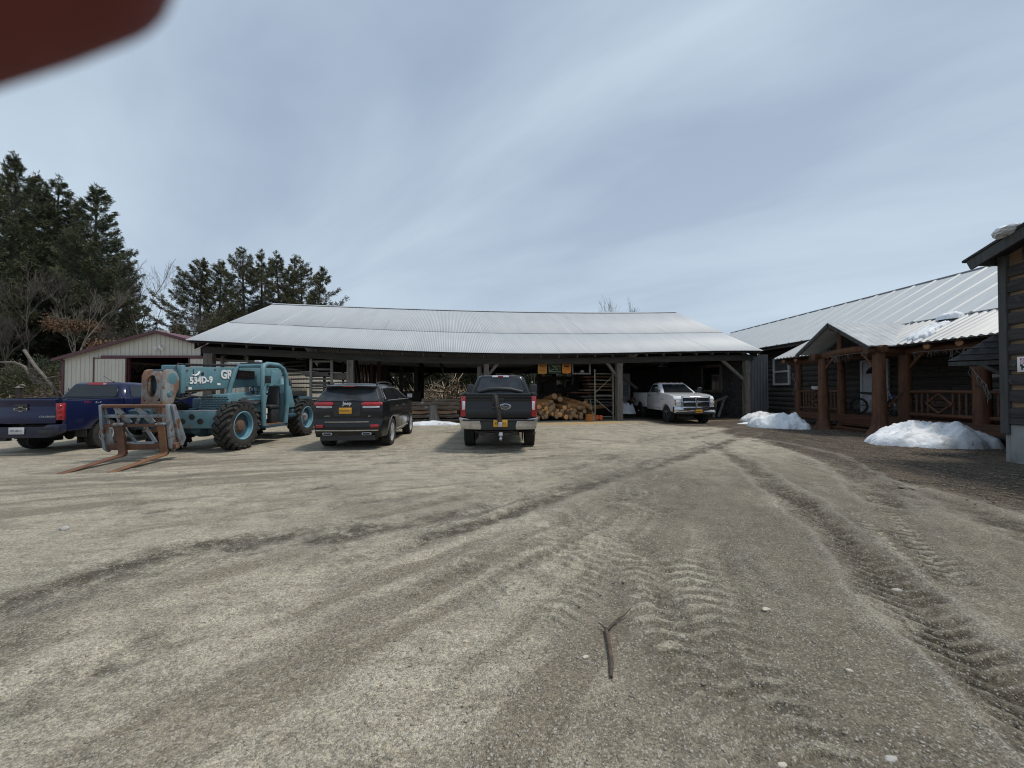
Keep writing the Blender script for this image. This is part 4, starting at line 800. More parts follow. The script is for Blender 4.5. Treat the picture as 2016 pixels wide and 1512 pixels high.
# snow left under the eave drip line
def snow_mound(name, loc, L, W, H, rz, label, seed, n=46, spikes=1.0, ragged=.5, mat=None):
    g = np.linspace(-1, 1, n); X, Y = np.meshgrid(g, g, indexing='ij'); ang = np.arctan2(Y, X); r = np.hypot(X, Y)
    edge = .72+ragged*(fbm(np.cos(ang)*1.7+seed, np.sin(ang)*1.7+seed, seed)-.47)
    k = np.clip(1-(r/edge)**2, 0, 1)**.62; Z = H*k*(.45+1.05*fbm(X*2.1+seed, Y*2.1, seed+3, 5))*spikes+.05*k**.3*(fbm(X*9, Y*9, seed+7)-.3); Z = np.where(k > 0, Z+.015, -.06)
    Z = Z+np.where(k > .02, H*(.55*(fbm(X*5.5+seed, Y*5.5, seed+11, 5)-.47)+.30*np.abs(fbm(X*13, Y*13+seed, seed+13, 3)-.44))*np.clip(k*3, 0, 1), 0)
    V = np.stack([X*L/1.44, Y*W/1.44, Z], -1).reshape(-1, 3); i = np.arange(n-1)[:, None]*n; j = np.arange(n-1)[None]; F = np.stack([i+j, i+n+j, i+n+j+1, i+j+1], -1).reshape(-1, 4)
    kk = (k > 0).ravel(); F = F[kk[F].any(1)]; o = npmesh(name, V, F, mat or m_snow, smooth=True); o.location = loc; o.rotation_euler = (0, 0, rz); tag(o, label, 'snow pile'); return o
snow_mound('snow_strip', sw(sx(850, -.35), -.35, -.02), 2.7, .55, .17, SA, 'low strip of white snow along the drip line in front of the stump', 3, n=60, ragged=.25)
# steel scaffold frame, lumber rack, basket, box, shovel
m_scaf = M('galvanised_pipe', (.36, .35, .28), (.22, .2, .15), rough=.5, metal=.4, scale=9)
ly = .8; t = T('scaffold_frame', 'galvanised steel scaffold frame with diagonal braces beside the big brace post', 'scaffold', sw(sx(1171, ly), ly, 0), SA); o0 = Vector((sx(1171, ly), ly, 0))
def sc_(px, py, l=ly): return sp(px, py, l)-o0
for nm_, p, q, r in (('upright', sc_(1171, 727), sc_(1171.5, 829), .035), ('upright', sc_(1207, 735), sc_(1207, 828), .035), ('brace', sc_(1172, 773), sc_(1205, 742), .02), ('brace', sc_(1172, 786), sc_(1206, 814), .02), ('rung', sc_(1173, 748), sc_(1203, 749), .016), ('rung', sc_(1172, 778), sc_(1206, 778), .018), ('rung', sc_(1174, 736), sc_(1207, 736), .018), ('rung', sc_(1184, 820.5), sc_(1206, 820.5), .018)):
    b = MB(); b.tube([p, q], r, 8); b.build(nm_, m_scaf, t)
GR = 'boards on the rack behind the scaffold'; m_bred = M('red_brown_board', (.15, .06, .034), (.085, .038, .024), rough=.85, scale=3, stretch=(.4, 4, 4)); m_btan = M('tan_board', (.24, .155, .095), (.14, .09, .055), rough=.85, scale=3, stretch=(.4, 4, 4)); m_bgry = M('grey_board', (.12, .108, .096), (.06, .054, .048), rough=.85, scale=3, stretch=(.4, 4, 4))  # rack board colours lowered in place of the shed's interior shade
for i, (x0, x1, y, lab, mt) in enumerate(((1150, 1206, 742, 'topmost red-brown board on the rack', m_bred), (1152, 1205, 748, 'second red-brown board from the top of the rack', m_bred), (1158, 1204, 756, 'tan board on the rack above a second tan one', m_btan), (1160, 1205, 761, 'lower of the paired tan boards on the rack', m_btan), (1150, 1205, 768, 'wide pale plank sticking out of the rack', m_btan), (1126, 1170, 772.5, 'dark red plank leading left out of the rack', m_bred), (1145, 1206, 781, 'thin grey board at the middle of the rack', m_bgry), (1150, 1206, 786, 'short dark board below the thin grey one on the rack', m_bgry), (1152, 1207, 792, 'grey board on the lower part of the rack', m_bgry), (1154, 1207, 798, 'lowest grey plank of the rack above the dark gap', m_bgry))):
    A, B_ = sp(x0, y, 2.2), sp(x1, y, 2.2); b = MB(); b.span((0, 0, -.045), (B_.x-A.x, .9, .02 if i % 2 else .045)); o = b.build('board', mt, bevel=.006, seg=1); o.location = sw(A.x, 2.2, A.z); o.rotation_euler = (0, R(.8*((i % 3)-1)), SA+R(2*((i*5) % 3-1))); tag(o, lab, 'board', GR)
t = T('lumber_rack', 'dark timber rack carrying boards behind the scaffold', 'rack', sw(sx(1180, 2.6), 2.6, 0), SA); 
for dx_ in (-.75, .75):
    for dy_ in (-.3, .55): b = MB(); b.span((dx_-.05, dy_-.05, 0), (dx_+.05, dy_+.05, 2.35)); b.build('upright', m_wood_dark, t)
for z in (.62, 1.0, 1.35, 1.7, 2.05):
    for dx_ in (-.75, .75): b = MB(); b.span((dx_-.045, -.45, z-.05), (dx_+.045, .7, z)); b.build('arm', m_wood_dark, t)
m_bask = M('orange_basket', (.50, .20, .055), (.34, .12, .035), rough=.7, scale=8, stretch=(1, 1, 5)); c = sw(sx(1160, .35), .35, 0)
for i, (z, lab) in enumerate(((0, 'bottom orange tub of the stack beside the scaffold'), (.115, 'middle orange tub of the stack beside the scaffold'), (.23, 'top orange tub of the stack beside the scaffold'))):
    b = MB(); r = .215; b.lathe([(.001, 0), (r*.86, 0), (r*.98, .085), (r*1.04, .09), (r*1.04, .115), (r*.96, .115), (r*.84, .02), (.001, .02)], (0, 0, 0), 'z', 22); o = b.build('tub', m_bask); o.location = c+Vector((.015*(i-1), 0, z)); tag(o, lab, 'tub', 'stacked orange tubs')
A = sp(1180, 826, .75); t = T('orange_box', 'small bright orange cut box lying at the foot of the scaffold', 'box', sw(A.x, .75, 0), SA); m_obox = M('orange_plastic', (.75, .14, .03), (.6, .1, .02), rough=.5, scale=6)
b = MB(); b.span((-.19, 0, .03), (-.05, .25, .27)); b.span((.04, 0, .03), (.17, .25, .27)); b.span((-.05, 0, .1), (.04, .25, .19)); b.build('body', m_obox, t, bevel=.012); b = MB(); b.span((-.18, .02, 0), (.16, .23, .03)); b.build('base', m_black, t)
t = T('shovel', 'shovel leaning by the orange tubs with its blade down', 'shovel', sw(sx(1167, .6), .6, 0), SA); b = MB(); b.tube([(-.02, .0, .35), (-.05, .06, .7), (-.09, .12, 1.12)], .018, 7); b.build('handle', M('shovel_wood', (.3, .24, .2), rough=.7), t)
b = MB(); b.hexa([(-.09, -.03, .02), (.11, -.05, .02), (.11, -.03, .02), (-.09, -.01, .02), (-.1, .0, .28), (.06, -.01, .32), (.06, .01, .32), (-.1, .02, .28)]); b.build('blade', M('shovel_blade', (.5, .38, .22), rough=.5, metal=.3), t, bevel=.006)
# whitish cabinet panel and bags by the white pickup
A, B_ = sp(1211, 815, 4), sp(1241, 735, 4); o = MB().span((0, 0, 0), (B_.x-A.x, .6, B_.z)).build('cabinet', M('grey_cabinet', (.27, .275, .28), (.2, .2, .21), rough=.7, scale=2), bevel=.02); o.location = sw(A.x, 4, 0); o.rotation_euler = (0, 0, SA); tag(o, 'tall pale grey cabinet standing behind the brace post', 'cabinet')
A = sp(1231, 770, 3.95); o = MB().span((-.2, -.02, -.3), (.2, 0, .4)).build('notice_board', M('notice', (.07, .08, .075), (.16, .17, .16), rough=.7, scale=14)); o.location = sw(A.x, 3.95, A.z); o.rotation_euler = (0, 0, SA); tag(o, 'small dark notice sheet on the pale grey cabinet', 'notice')
snow_mound('white_sacks', sw(sx(1234, 2.4), 2.4, .3), 1.0, .8, .55, SA, 'heap of crumpled white sacks behind the brace post', 12, n=30, ragged=.1, mat=M('sack_white', (.62, .63, .66), (.45, .46, .5), rough=.8, scale=6, bump=.5, bscale=14))['category'] = 'sack'
o = MB().span((-.5, -.1, 0), (.5, .6, .32)).build('pallet_box', m_wood_dark); o.location = sw(sx(1234, 2.4), 2.4, 0); o.rotation_euler = (0, 0, SA); tag(o, 'dark low crate carrying the white sacks', 'crate')
# workbench clutter by the truck's tail
t = T('workbench', 'small dark workbench with tools beside the white pickup\'s tail', 'workbench', sw(sx(1250, 3.2), 3.2, 0), SA); b = MB(); b.span((-.25, 0, .92), (.35, .5, .98)); b.build('top', m_btan, t)
for x in (-.2, .3):
    for y in (.05, .45): b = MB(); b.span((x-.03, y-.03, 0), (x+.03, y+.03, .92)); b.build('leg', m_wood_dark, t)
b = MB(); b.box((-.05, .2, 1.06), (.2, .2, .16)); b.lathe([(.001, 0), (.06, 0), (.06, .2), (.001, .2)], (.2, .2, .98), 'z', 10); b.build('tool_box', m_bred, t, bevel=.01)
# trestle with leaning boards at the right wall
t = T('trestle', 'trestle of pale rough boards leaning against the dark masonry wall', 'trestle', sw(sx(1412, 1.6), 1.6, 0), SA); o0 = Vector((sx(1412, 1.6), 1.6, 0))
for nm_, a_, c_ in (('leg', (1404, 822, 1.3), (1410, 792, 2.0)), ('leg', (1414, 820, 1.3), (1427, 782, 2.0)), ('rail', (1406, 791, 2.0), (1432, 780, 2.0)), ('leg', (1424, 806, 2.6), (1418, 786, 2.2))):
    b = MB(); b.beam(sp(*a_)-o0, sp(*c_)-o0, .12, .05, up=(0, 1, 0)); b.build(nm_, m_wood_grey, t)
for i, (a_, c_, lab) in enumerate((((1388, 770, 4.5), (1384, 735, 4.9), 'dim pole leaning on the shed\'s inner wall, farthest from the window'), ((1393, 766, 4.5), (1390, 740, 4.9), 'shorter dim pole leaning between two others on the inner wall'), ((1398, 764, 4.5), (1398, 738, 4.9), 'dim pole leaning nearest to the inner window'))):
    A, B_ = sp(*a_), sp(*c_); A.z = 0; b = MB(); b.tube([(0, 0, 0), tuple(B_-A)], .04, 7); o = b.build('pole', m_bgry); o.location = sw(*A); o.rotation_euler = (0, 0, SA); tag(o, lab, 'pole', 'poles leaning inside the shed')
# storage racks at the left end
GK = 'grey boards racked at the shed\'s left end'
t = T('storage_rack', 'ladder-like grey timber rack behind the dark wagon and machine', 'rack', sw(sx(612, .7), .7, 0), SA); o0 = Vector((sx(612, .7), .7, 0)); zt = ez(o0.x)-.5
for px in (612, 653):
    x = sx(px, .7)-o0.x; b = MB(); b.span((x-.05, -.05, 0), (x+.05, .05, zt)); b.build('upright', m_wood_grey, t)
    b = MB(); b.span((x-.05, 1.9, 0), (x+.05, 2.0, zt)); b.build('upright', m_wood_dark, t)
for py in (711.5, 727, 746, 765, 784): a_ = sp(614, py, .72)-o0; c_ = sp(651, py, .72)-o0; b = MB(); b.beam(a_, (c_.x, c_.y, a_.z), .05, .085); b.build('rung', m_wood_greyh, t)
for i, (x0, x1, y, h_, lab) in enumerate(((592, 646, 735.5, .16, 'pale plank stack slab high on the left rack'), (600, 652, 739.5, .08, 'thin pale plank under the topmost one of the left rack'), (614, 646, 754, .13, 'short grey beam on the second shelf of the left rack'), (614, 640, 760, .08, 'grey board just under the short beam of the left rack'), (614, 636, 772, .12, 'grey board on the third shelf of the left rack'), (614, 634, 790, .12, 'lowest grey board of the left rack'), (655, 684, 738.5, .22, 'wide rough grey beam beside the big left post'), (655, 684, 745, .1, 'dark board under the wide rough beam by the left post'))):
    A, B_ = sp(x0, y, .85), sp(x1, y, .85); b = MB(); n = 8; g = random.Random(i+9); b.loft([[((B_.x-A.x)*k/n, 0, -h_/2+g.uniform(-.015, .015)), ((B_.x-A.x)*k/n, 1.0, -h_/2), ((B_.x-A.x)*k/n, 1.0, h_/2), ((B_.x-A.x)*k/n, 0, h_/2+g.uniform(-.015, .015))] for k in range(n+1)]); o = b.build('board', m_wood_greyh, smooth=20); o.location = sw(A.x, .85, A.z); o.rotation_euler = (0, 0, SA); tag(o, lab, 'board', GK)
t = T('storage_rack', 'dark open rack frame at the shed\'s far left corner', 'rack', sw(sx(437, 1), 1, 0), SA); o0 = Vector((sx(437, 1), 1, 0))
for px in (437, 486): x = sx(px, 1)-o0.x; b = MB(); b.span((x-.05, -.05, 0), (x+.05, .05, 3.1)); b.build('upright', m_wood_grey, t)
a_ = sp(425, 709, 1)-o0; c_ = sp(500, 712, 1)-o0; b = MB(); b.beam(a_, c_, .06, .1); b.build('rail', m_wood_greyh, t)
for py in (696, 701, 706, 712): 
    for px in (441, 483): c = sp(px, py, 1.05)-o0; b = MB(); b.box(c, (.14, .1, .05)); b.build('bracket', m_wood_greyh, t)
for i in range(7):
    A, B_ = sp(548, 715+i*8, 1.5), sp(606, 712+i*8.5, 1.5); b = MB(); b.beam((0, 0, 0), B_-A, .5, .05); o = b.build('board', m_wood_dark, smooth=0); o.location = sw(*A); o.rotation_euler = (0, 0, SA); tag(o, 'thin dark board in the rack behind the machine cab', 'board', 'dark boards behind the machine cab')
# bamboo-like sticks leaning
for i, (xa_, xb_, yb_) in enumerate(((713, 700, 718), (716, 707, 713), (719, 711, 720), (722, 714, 711), (727, 717, 724), (731, 721, 716), (704, 696, 738), (699, 703, 737), (726, 723, 730))):
    A, B_ = sp(xa_, 760, 1.4), sp(xb_, yb_, 2.3); A.z = .02; b = MB(); b.tube([(0, 0, 0), tuple((B_-A)*.5+Vector((.03, 0, 0))), tuple(B_-A)], [.022, .02, .012], 6); o = b.build('pole', m_btan); o.location = sw(*A); o.rotation_euler = (0, 0, SA); tag(o, 'thin tan pole in the bundle leaning above the dark wagon', 'pole', 'thin poles leaning above the wagon')
for i, (px, y0, lab) in enumerate(((731, 716, 'thin dark red upright post stub inside the shed, left one'), (746, 711, 'thicker dark red upright post inside the shed'))):
    A = sp(px, y0, 6); o = MB().span((-.08-.03*i, 0, 0), (.08+.03*i, .15, A.z)).build('inner_post', m_bred); o.location = sw(A.x, 6, 0); o.rotation_euler = (0, 0, SA); tag(o, lab, 'post')
# short stub beside the middle post
A = sp(944, 737, 1.1); B_ = sp(944, 721, 1.1); o = MB().span((-.11, 0, 0), (.11, .2, B_.z)).build('timber_stub', m_wood_grey); o.location = sw(A.x, 1.1, 0); o.rotation_euler = (0, 0, SA); tag(o, 'short square grey timber standing beside the middle post', 'timber')
# saw bench machine: dark frame in the middle bay
t = T('sawmill', 'dark sawmill frame with pulleys standing in the gloom above the logs', 'machine', sw(sx(1098, 6), 6, 0), SA); m_iron = M('dark_iron', (.03, .028, .027), (.06, .045, .035), rough=.6, metal=.4, scale=6)
for x in (-1.2, 1.3): b = MB(); b.span((x-.1, -.1, 0), (x+.1, .1, 2.6)); b.build('column', m_iron, t)
b = MB(); b.span((-1.4, -.15, 2.2), (1.5, .15, 2.45)); b.build('cross_beam', m_iron, t); b = MB(); b.span((-1.3, -.5, .9), (1.4, .6, 1.2)); b.build('bed', m_iron, t)
for x in (-.6, .8): b = MB(); b.lathe([(.001, -.06), (.12, -.06), (.45, -.03), (.5, -.05), (.5, .05), (.45, .03), (.12, .06), (.001, .06)], (x, -.2, 1.7), 'y', 24); b.build('pulley', m_iron, t)
b = MB(); b.span((-.3, -.3, 1.2), (.4, .3, 1.9)); b.build('motor_housing', m_iron, t, bevel=.05)
for x, z, h_ in ((.35, 1.75, .5), (.85, 1.9, .6)): b = MB(); b.beam((x, -.35, z), (x+.1, -.38, z+h_), .07, .05); b.build('guard', m_lampsh, t)
t = T('old_loader', 'dark silhouette of an old conveyor frame between the poles and the middle post', 'machine', sw(sx(790, 7), 7, 0), SA)
for x in (-1.0, .0, .9): b = MB(); b.span((x-.12, -.1, 0), (x+.12, .1, 3.0)); b.build('column', m_iron, t)
b = MB(); b.span((-1.3, -.3, .7), (1.2, .5, 1.5)); b.build('bed', m_iron, t, bevel=.04)
for p, q in (((-1, 0, 2.9), (.0, 0, 1.6)), ((0, 0, 2.9), (.9, 0, 1.7)), ((.0, 0, 1.6), (.45, 0, 2.2))): b = MB(); b.beam(p, q, .1, .1); b.build('brace', m_iron, t)
# brush and slab waste heap behind the shed
g = np.random.default_rng(33); V, F = [], []
def heap(n, cx, cy, rx, ry, hh, th):
    for i in range(n):
        a = g.random()*6.28; r = g.random()**.6; x = cx+math.cos(a)*r*rx; y = cy+math.sin(a)*r*ry; z = g.random()*hh*(1-r*.7); L = .5+1.6*g.random(); d = g.normal(size=3); d[2] = abs(d[2])*.8; d /= np.linalg.norm(d); p = np.array([x, y, z])
        tube_np(V, F, [p, p+d*L*.5+g.normal(size=3)*.08, p+d*L], [th*(.6+g.random()), th*(.6+g.random()), th*.5], 4)
c = sw(sx(860, 20), 20, 0); heap(520, c.x, c.y, 6.0, 3, 2.0, .03); o = npmesh('brush_heap', np.array(V), np.array(F), M('brush_wood', (.40, .32, .23), (.17, .125, .09), rough=.9, scale=1.2, lo=.42, hi=.58)); tag(o, 'tangled heap of pale broken slabs and brush behind the open shed', 'brush heap', kind='stuff')
V, F = [], []; c = sw(sx(896, 16.6), 16.6, .0); heap(110, c.x, c.y, 1.2, .8, 2.9, .04); o = npmesh('slab_waste', np.array(V), np.array(F), M('fresh_slabs', (.62, .5, .34), (.42, .32, .2), rough=.9, scale=2)); tag(o, 'splintered pale slab wood heaped beside the black pickup behind the shed', 'slab wood', kind='stuff')
# yellow strap on the rack post
A = sp(600, 772, .6); b = MB(); b.tube([(-.03, 0, -.2), (-.05, 0, .15), (.0, 0, .2), (.03, 0, .05), (.02, 0, -.2)], .022, 6); b.tube([(.06, 0, -.2), (.05, 0, .12), (.1, 0, .14)], .02, 6); o = b.build('strap', M('yellow_strap', (.6, .45, .1), (.45, .32, .06), rough=.7)); o.location = sw(*A); tag(o, 'yellow strap hung beside the rack post over the machine\'s rear tyre', 'strap')
# ================================================================== GREY METAL BARN (left)
BY = 26.0; ba = SA*.55
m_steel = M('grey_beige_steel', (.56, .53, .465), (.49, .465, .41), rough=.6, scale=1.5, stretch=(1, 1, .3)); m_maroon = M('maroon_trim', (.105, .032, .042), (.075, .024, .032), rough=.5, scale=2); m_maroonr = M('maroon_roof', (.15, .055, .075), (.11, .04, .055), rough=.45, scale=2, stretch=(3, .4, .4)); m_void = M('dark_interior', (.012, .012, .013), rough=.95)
c0 = P(123, 767, BY); barn = T('metal_barn', 'grey steel barn with maroon trim and an open sliding door', 'barn', (c0.x, BY, 0), 0)
def bp(px, py): p = P(px, py, BY); return (p.x-c0.x, p.z)
BW = bp(507, 708)[0]; zl = bp(123, 706)[1]; xpk, zpk = bp(313, 654); 
def bz(x): return zl+(zpk-zl)*(x/xpk) if x < xpk else zpk+(zl-zpk)*((x-xpk)/(BW-xpk))
dx0, dz1 = bp(253, 704); dx1 = bp(375, 704)[0]
b = MB(); pitch = .30; x = 0     # ribbed gable front with the door opening left out
while x < BW-.01:
    for f0, f1, o_ in ((0, .82, 0), (.82, 1.0, .022)):
        xa_, xb_ = x+pitch*f0, min(BW, x+pitch*f1)
        if xa_ >= BW: break
        zb_ = dz1 if dx0 < (xa_+xb_)/2 < dx1 else 0
        b.hexa([(xa_, -o_, zb_), (xb_, -o_, zb_), (xb_, .05, zb_), (xa_, .05, zb_), (xa_, -o_, bz(xa_)), (xb_, -o_, bz(xb_)), (xb_, .05, bz(xb_)), (xa_, .05, bz(xa_))])
    x += pitch
b.build('front_wall', m_steel, barn, smooth=0)
BD = 26
for xs in (0.03, BW-.07): 
    b = MB(); y = .06
    while y < BD: b.span((xs, y, 0), (xs+.04, min(BD, y+.2), zl-.03)); b.span((xs-.02, min(BD, y+.2), 0), (xs+.06, min(BD, y+.24), zl-.03)); y += .24
    b.build('side_wall', m_steel, barn, smooth=0)
b = MB(); b.span((.1, BD, 0), (BW-.1, BD+.05, zl)); b.prism([(.1, zl), (BW-.1, zl), (xpk, zpk-.05)], 'y', BD, BD+.05); b.build('rear_wall', m_steel, barn)
b = MB()
for (xa_, za_, xb_, zb_) in ((-.35, bz(0)-.35*(zpk-zl)/xpk, xpk, zpk), (xpk+.002, zpk, BW+.35, zl-.11)): b.hexa([(xa_, -.3, za_+.03), (xb_, -.3, zb_+.03), (xb_, BD+.3, zb_+.03), (xa_, BD+.3, za_+.03), (xa_, -.3, za_+.09), (xb_, -.3, zb_+.09), (xb_, BD+.3, zb_+.09), (xa_, BD+.3, za_+.09)])
b.build('roof', m_maroonr, barn)
b = MB(); b.beam((-.36, -.33, bz(0)-.12), (xpk, -.33, zpk+.0), .06, .2); b.build('fascia', m_maroon, barn); b = MB(); b.beam((xpk, -.33, zpk), (BW+.36, -.33, zl-.15), .06, .2); b.build('fascia', m_maroon, barn)
b = MB(); b.span((-.03, -.05, 0), (.12, .0, zl-.1)); b.build('corner_trim', m_maroon, barn); b = MB(); b.span((BW-.12, -.05, 0), (BW+.03, 0, zl-.1)); b.build('corner_trim', m_maroon, barn)
b = MB(); b.span((xpk-.55, -.02, bz(xpk)-.02), (xpk+.55, .2, zpk+.13)); b.build('ridge_vent', m_steel, barn)
b = MB(); xt0 = bp(203, 703)[0]; b.span((xt0, -.16, dz1-.02), (bp(470, 704)[0], -.03, dz1+.13)); b.build('door_track', m_maroon, barn)
def slider(x0, x1):
    t0 = MB(); x = x0
    while x < x1: t0.span((x, -.12, .1), (min(x1, x+.2), -.08, dz1-.03)); t0.span((min(x1, x+.2), -.14, .1), (min(x1, x+.24), -.08, dz1-.03)); x += .24
    o = t0.build('sliding_door', m_steel, barn, smooth=0)
    f = MB()
    for a_, c_ in (((x0-.05, -.15, .05), (x0+.04, -.07, dz1)), ((x1-.04, -.15, .05), (x1+.05, -.07, dz1)), ((x0, -.15, dz1-.09), (x1, -.07, dz1-.02)), ((x0, -.15, .03), (x1, -.07, .12))): f.span(a_, c_)
    o2 = f.build('door_frame', m_maroon, o)
slider(bp(189, 706)[0], bp(252, 706)[0]); slider(bp(376, 706)[0], bp(440, 706)[0])
b = MB(); b.span((dx0-.1, -.03, 0), (dx0+.08, .08, dz1)); b.span((dx1-.08, -.03, 0), (dx1+.1, .08, dz1)); b.build('door_jamb', m_maroon, barn)
b = MB(); b.span((.2, 6, 0), (BW-.2, 6.05, 3.4)); b.build('unlit_interior_sheet', m_void, barn)  # near-black sheet, its colour standing in for the barn's unlit inside
x, z = bp(317, 684); t0 = MB(); t0.box((x, -.06, z), (.14, .08, .1)); lf = t0.build('floodlight', m_white, barn)
for s in (-1, 1): t0 = MB(); t0.lathe([(.02, 0), (.05, .02), (.11, .16), (.1, .17), (.001, .14)], (0, 0, 0), 'y', 12); o = t0.build('lamp_head', m_white, lf); o.location = (x+s*.14, -.1, z-.02); o.rotation_euler = (R(-35), 0, R(180+s*35))
t0 = MB(); t0.box((x, -.07, z+.1), (.1, .08, .1)); t0.build('sensor', m_white, lf)
# ================================================================== LOG HOUSE (right)
HX, PX_ = 15.8, 13.75                       # house wall, porch post line
house = T('log_house', 'dark log house with ribbed metal roof and a rustic porch', 'house', (HX, 16, 0))
m_logd = M('dark_stained_log', (.038, .033, .030), (.07, .06, .052), rough=.85, scale=3, detail=6, stretch=(4, .4, 4), bump=.4, bscale=20, c3=(.022, .02, .019), s3=3); m_chink = M('chink', (.12, .11, .10), (.07, .062, .055), rough=.9)
m_cedar = M('honey_cedar_log', (.145, .056, .022), (.058, .024, .011), rough=.7, scale=2.6, detail=6, stretch=(5, 5, .5), bump=.3, bscale=18, c3=(.05, .023, .013), s3=3.2, t3=.565); m_cedarh = M('cedar_log_rail', (.115, .046, .019), (.052, .022, .010), rough=.7, scale=3, detail=6, stretch=(4, .5, 4), bump=.3, bscale=18); m_cedend = M('cedar_log_end', (.30, .15, .07), (.2, .095, .045), rough=.8, scale=12)
Hb = lambda b, n, m, par=house, **k: b.build(n, m, par, world=(par is house), **k)
b = MB(); g = random.Random(4); z = .35
while z < 4.15:                              # front wall of half-round logs, facing the yard
    b.prism([(HX+.15, z), (HX+.04, z), (HX-.03, z+.03), (HX-.06, z+.12), (HX-.05, z+.2), (HX+.02, z+.265), (HX+.15, z+.265)], 'y', 8.9, 24.5); z += .28
Hb(b, 'log_wall', m_logd, smooth=40)
b = MB(); b.span((HX+.03, 8.9, .1), (HX+.2, 24.5, 4.25)); Hb(b, 'chinking', m_chink)
b = MB(); b.span((HX+.2, 24.4, .1), (HX+8, 24.6, 4.2)); b.span((HX+.2, 8.95, .1), (HX+8, 9.1, 4.2)); Hb(b, 'end_wall', m_logd)
def ribroof(name, x0, z0, x1, z1, y0, y1, pitch, rib, rh, mat, th=.03, waves=0):
    """roof plane rising from (x0,z0) to (x1,z1), ribs running up the slope, repeated along y"""
    pts = []; y = y0
    if waves:
        n = int((y1-y0)/pitch)*4
        for k in range(n+1): yy = y0+(y1-y0)*k/n; pts.append((yy, rh*math.cos((yy-y0)/pitch*6.2832)))
    else:
        while y < y1:
            for f, h in ((0, 0), (pitch-rib*2, 0), (pitch-rib*1.4, rh), (pitch-rib*.6, rh)):
                if y+f <= y1: pts.append((y+f, h))
            y += pitch
        pts.append((y1, 0))
    n = len(pts); b = MB(); d = Vector((x1-x0, 0, z1-z0)).normalized(); nn = Vector((-d.z, 0, d.x))
    if nn.z < 0: nn = -nn
    V = [Vector((x, p[0], z))+nn*(p[1]+o_) for x, z in ((x0, z0), (x1, z1)) for o_ in (0, ) for p in pts]+[Vector((x, p[0], z))+nn*(p[1]*0-th) for x, z in ((x0, z0), (x1, z1)) for p in (pts[0], pts[-1])]
    F = [(i, i+1, n+i+1, n+i) for i in range(n-1)]+[(2*n, 2*n+2, 2*n+3, 2*n+1)]+[tuple([2*n+1]+list(range(n-1, -1, -1))+[2*n])]+[tuple([2*n+2]+list(range(n, 2*n))+[2*n+3])]
    b.add(V, F); return Hb(b, name, mat, smooth=30 if waves else 0)
m_rib = M('painted_ribbed_metal', (.53, .55, .55), (.465, .485, .49), rough=.5, metal=.0, scale=2, stretch=(.4, 3, .4)); m_dull = M('dull_ribbed_metal', (.50, .515, .52), (.38, .395, .405), rough=.75, spec=.2, scale=2); m_porchtin = M('bright_corrugated_tin', (.40, .41, .415), (.33, .34, .345), rough=.5, metal=.15, spec=.35, scale=2, stretch=(.4, 3, .4))
YB = 33.3
ribroof('roof', 15.0, 4.13, 19.0, 6.5, 8.0, YB, .92, .075, .035, m_rib)
b = MB(); b.hexa([(19, 8, 6.44), (23.4, 8, 4.1), (23.4, YB, 4.1), (19, YB, 6.44), (19, 8, 6.5), (23.4, 8, 4.16), (23.4, YB, 4.16), (19, YB, 6.5)]); Hb(b, 'rear_roof_slope', m_rib)
b = MB(); b.tube([(18.98, 8, 6.52), (18.98, YB, 6.52)], .035, 6); Hb(b, 'ridge_cap', M('ridge_grey', (.24, .24, .26), rough=.6))
b = MB(); b.span((15.1, 8.1, 3.93), (15.16, YB-.1, 4.10)); Hb(b, 'fascia', m_logd)
b = MB(); b.hexa([(15.05, 8.05, 4.05), (19, 8.05, 6.4), (19, YB-.05, 6.4), (15.05, YB-.05, 4.05), (15.05, 8.05, 4.09), (19, 8.05, 6.45), (19, YB-.05, 6.45), (15.05, YB-.05, 4.09)]); Hb(b, 'roof_deck', m_wood_dark)
ribroof('porch_roof', 13.15, 3.14, 15.05, 4.10, 8.0, 19.25, .23, 0, .032, m_porchtin, waves=1)
b = MB(); b.hexa([(13.2, 8.05, 3.07), (15.1, 8.05, 4.03), (15.1, 19.2, 4.03), (13.2, 19.2, 3.07), (13.2, 8.05, 3.10), (15.1, 8.05, 4.06), (15.1, 19.2, 4.06), (13.2, 19.2, 3.10)]); Hb(b, 'porch_roof_deck', m_wood_dark)
# entrance gable: ridge runs from its front back into the porch roof
GX, gy0, gy1, ez_, rzg = 12.25, 13.2, 16.6, 3.12, 4.2; gm = (gy0+gy1)/2
for s, yy in ((0, gy0), (1, gy1)):
    b = MB(); y0_ = yy; n = 14; pts = []
    X0, X1 = GX, 15.1
    # corrugated plane, ribs run from ridge to eave, repeated along x
    nn = int((X1-X0)/.24)*4; vs = []
    for k in range(nn+1):
        x = X0+(X1-X0)*k/nn; h = .02 if (k % 4) == 2 else 0
        vs += [(x, gm, rzg+h), (x, y0_, ez_+h), (x, gm, rzg-.03), (x, y0_, ez_-.03)]
    fs = []
    for k in range(nn):
        a_ = k*4; fs += [(a_, a_+1, a_+5, a_+4), (a_+2, a_+6, a_+7, a_+3), (a_+1, a_+3, a_+7, a_+5)]
    fs += [(0, 2, 3, 1), (nn*4, nn*4+1, nn*4+3, nn*4+2)]; b.add(vs, fs); Hb(b, 'gable_roof', m_dull, smooth=0)
for yy in (gy0, gy1): b = MB(); b.beam((GX+.03, gm, rzg-.1), (GX+.03, yy, ez_-.1), .05, .13); Hb(b, 'bargeboard', m_logd)
b = MB(); b.prism([(gy0+.25, ez_+.02), (gm, rzg-.14), (gy1-.25, ez_+.02)], 'x', 13.3, 13.36); Hb(b, 'gable_infill', m_wood_dark)
b = MB(); b.tube([(GX+.15, gm, rzg-.22), (15, gm, rzg-.22)], .11, 12); Hb(b, 'ridge_log', m_cedarh)
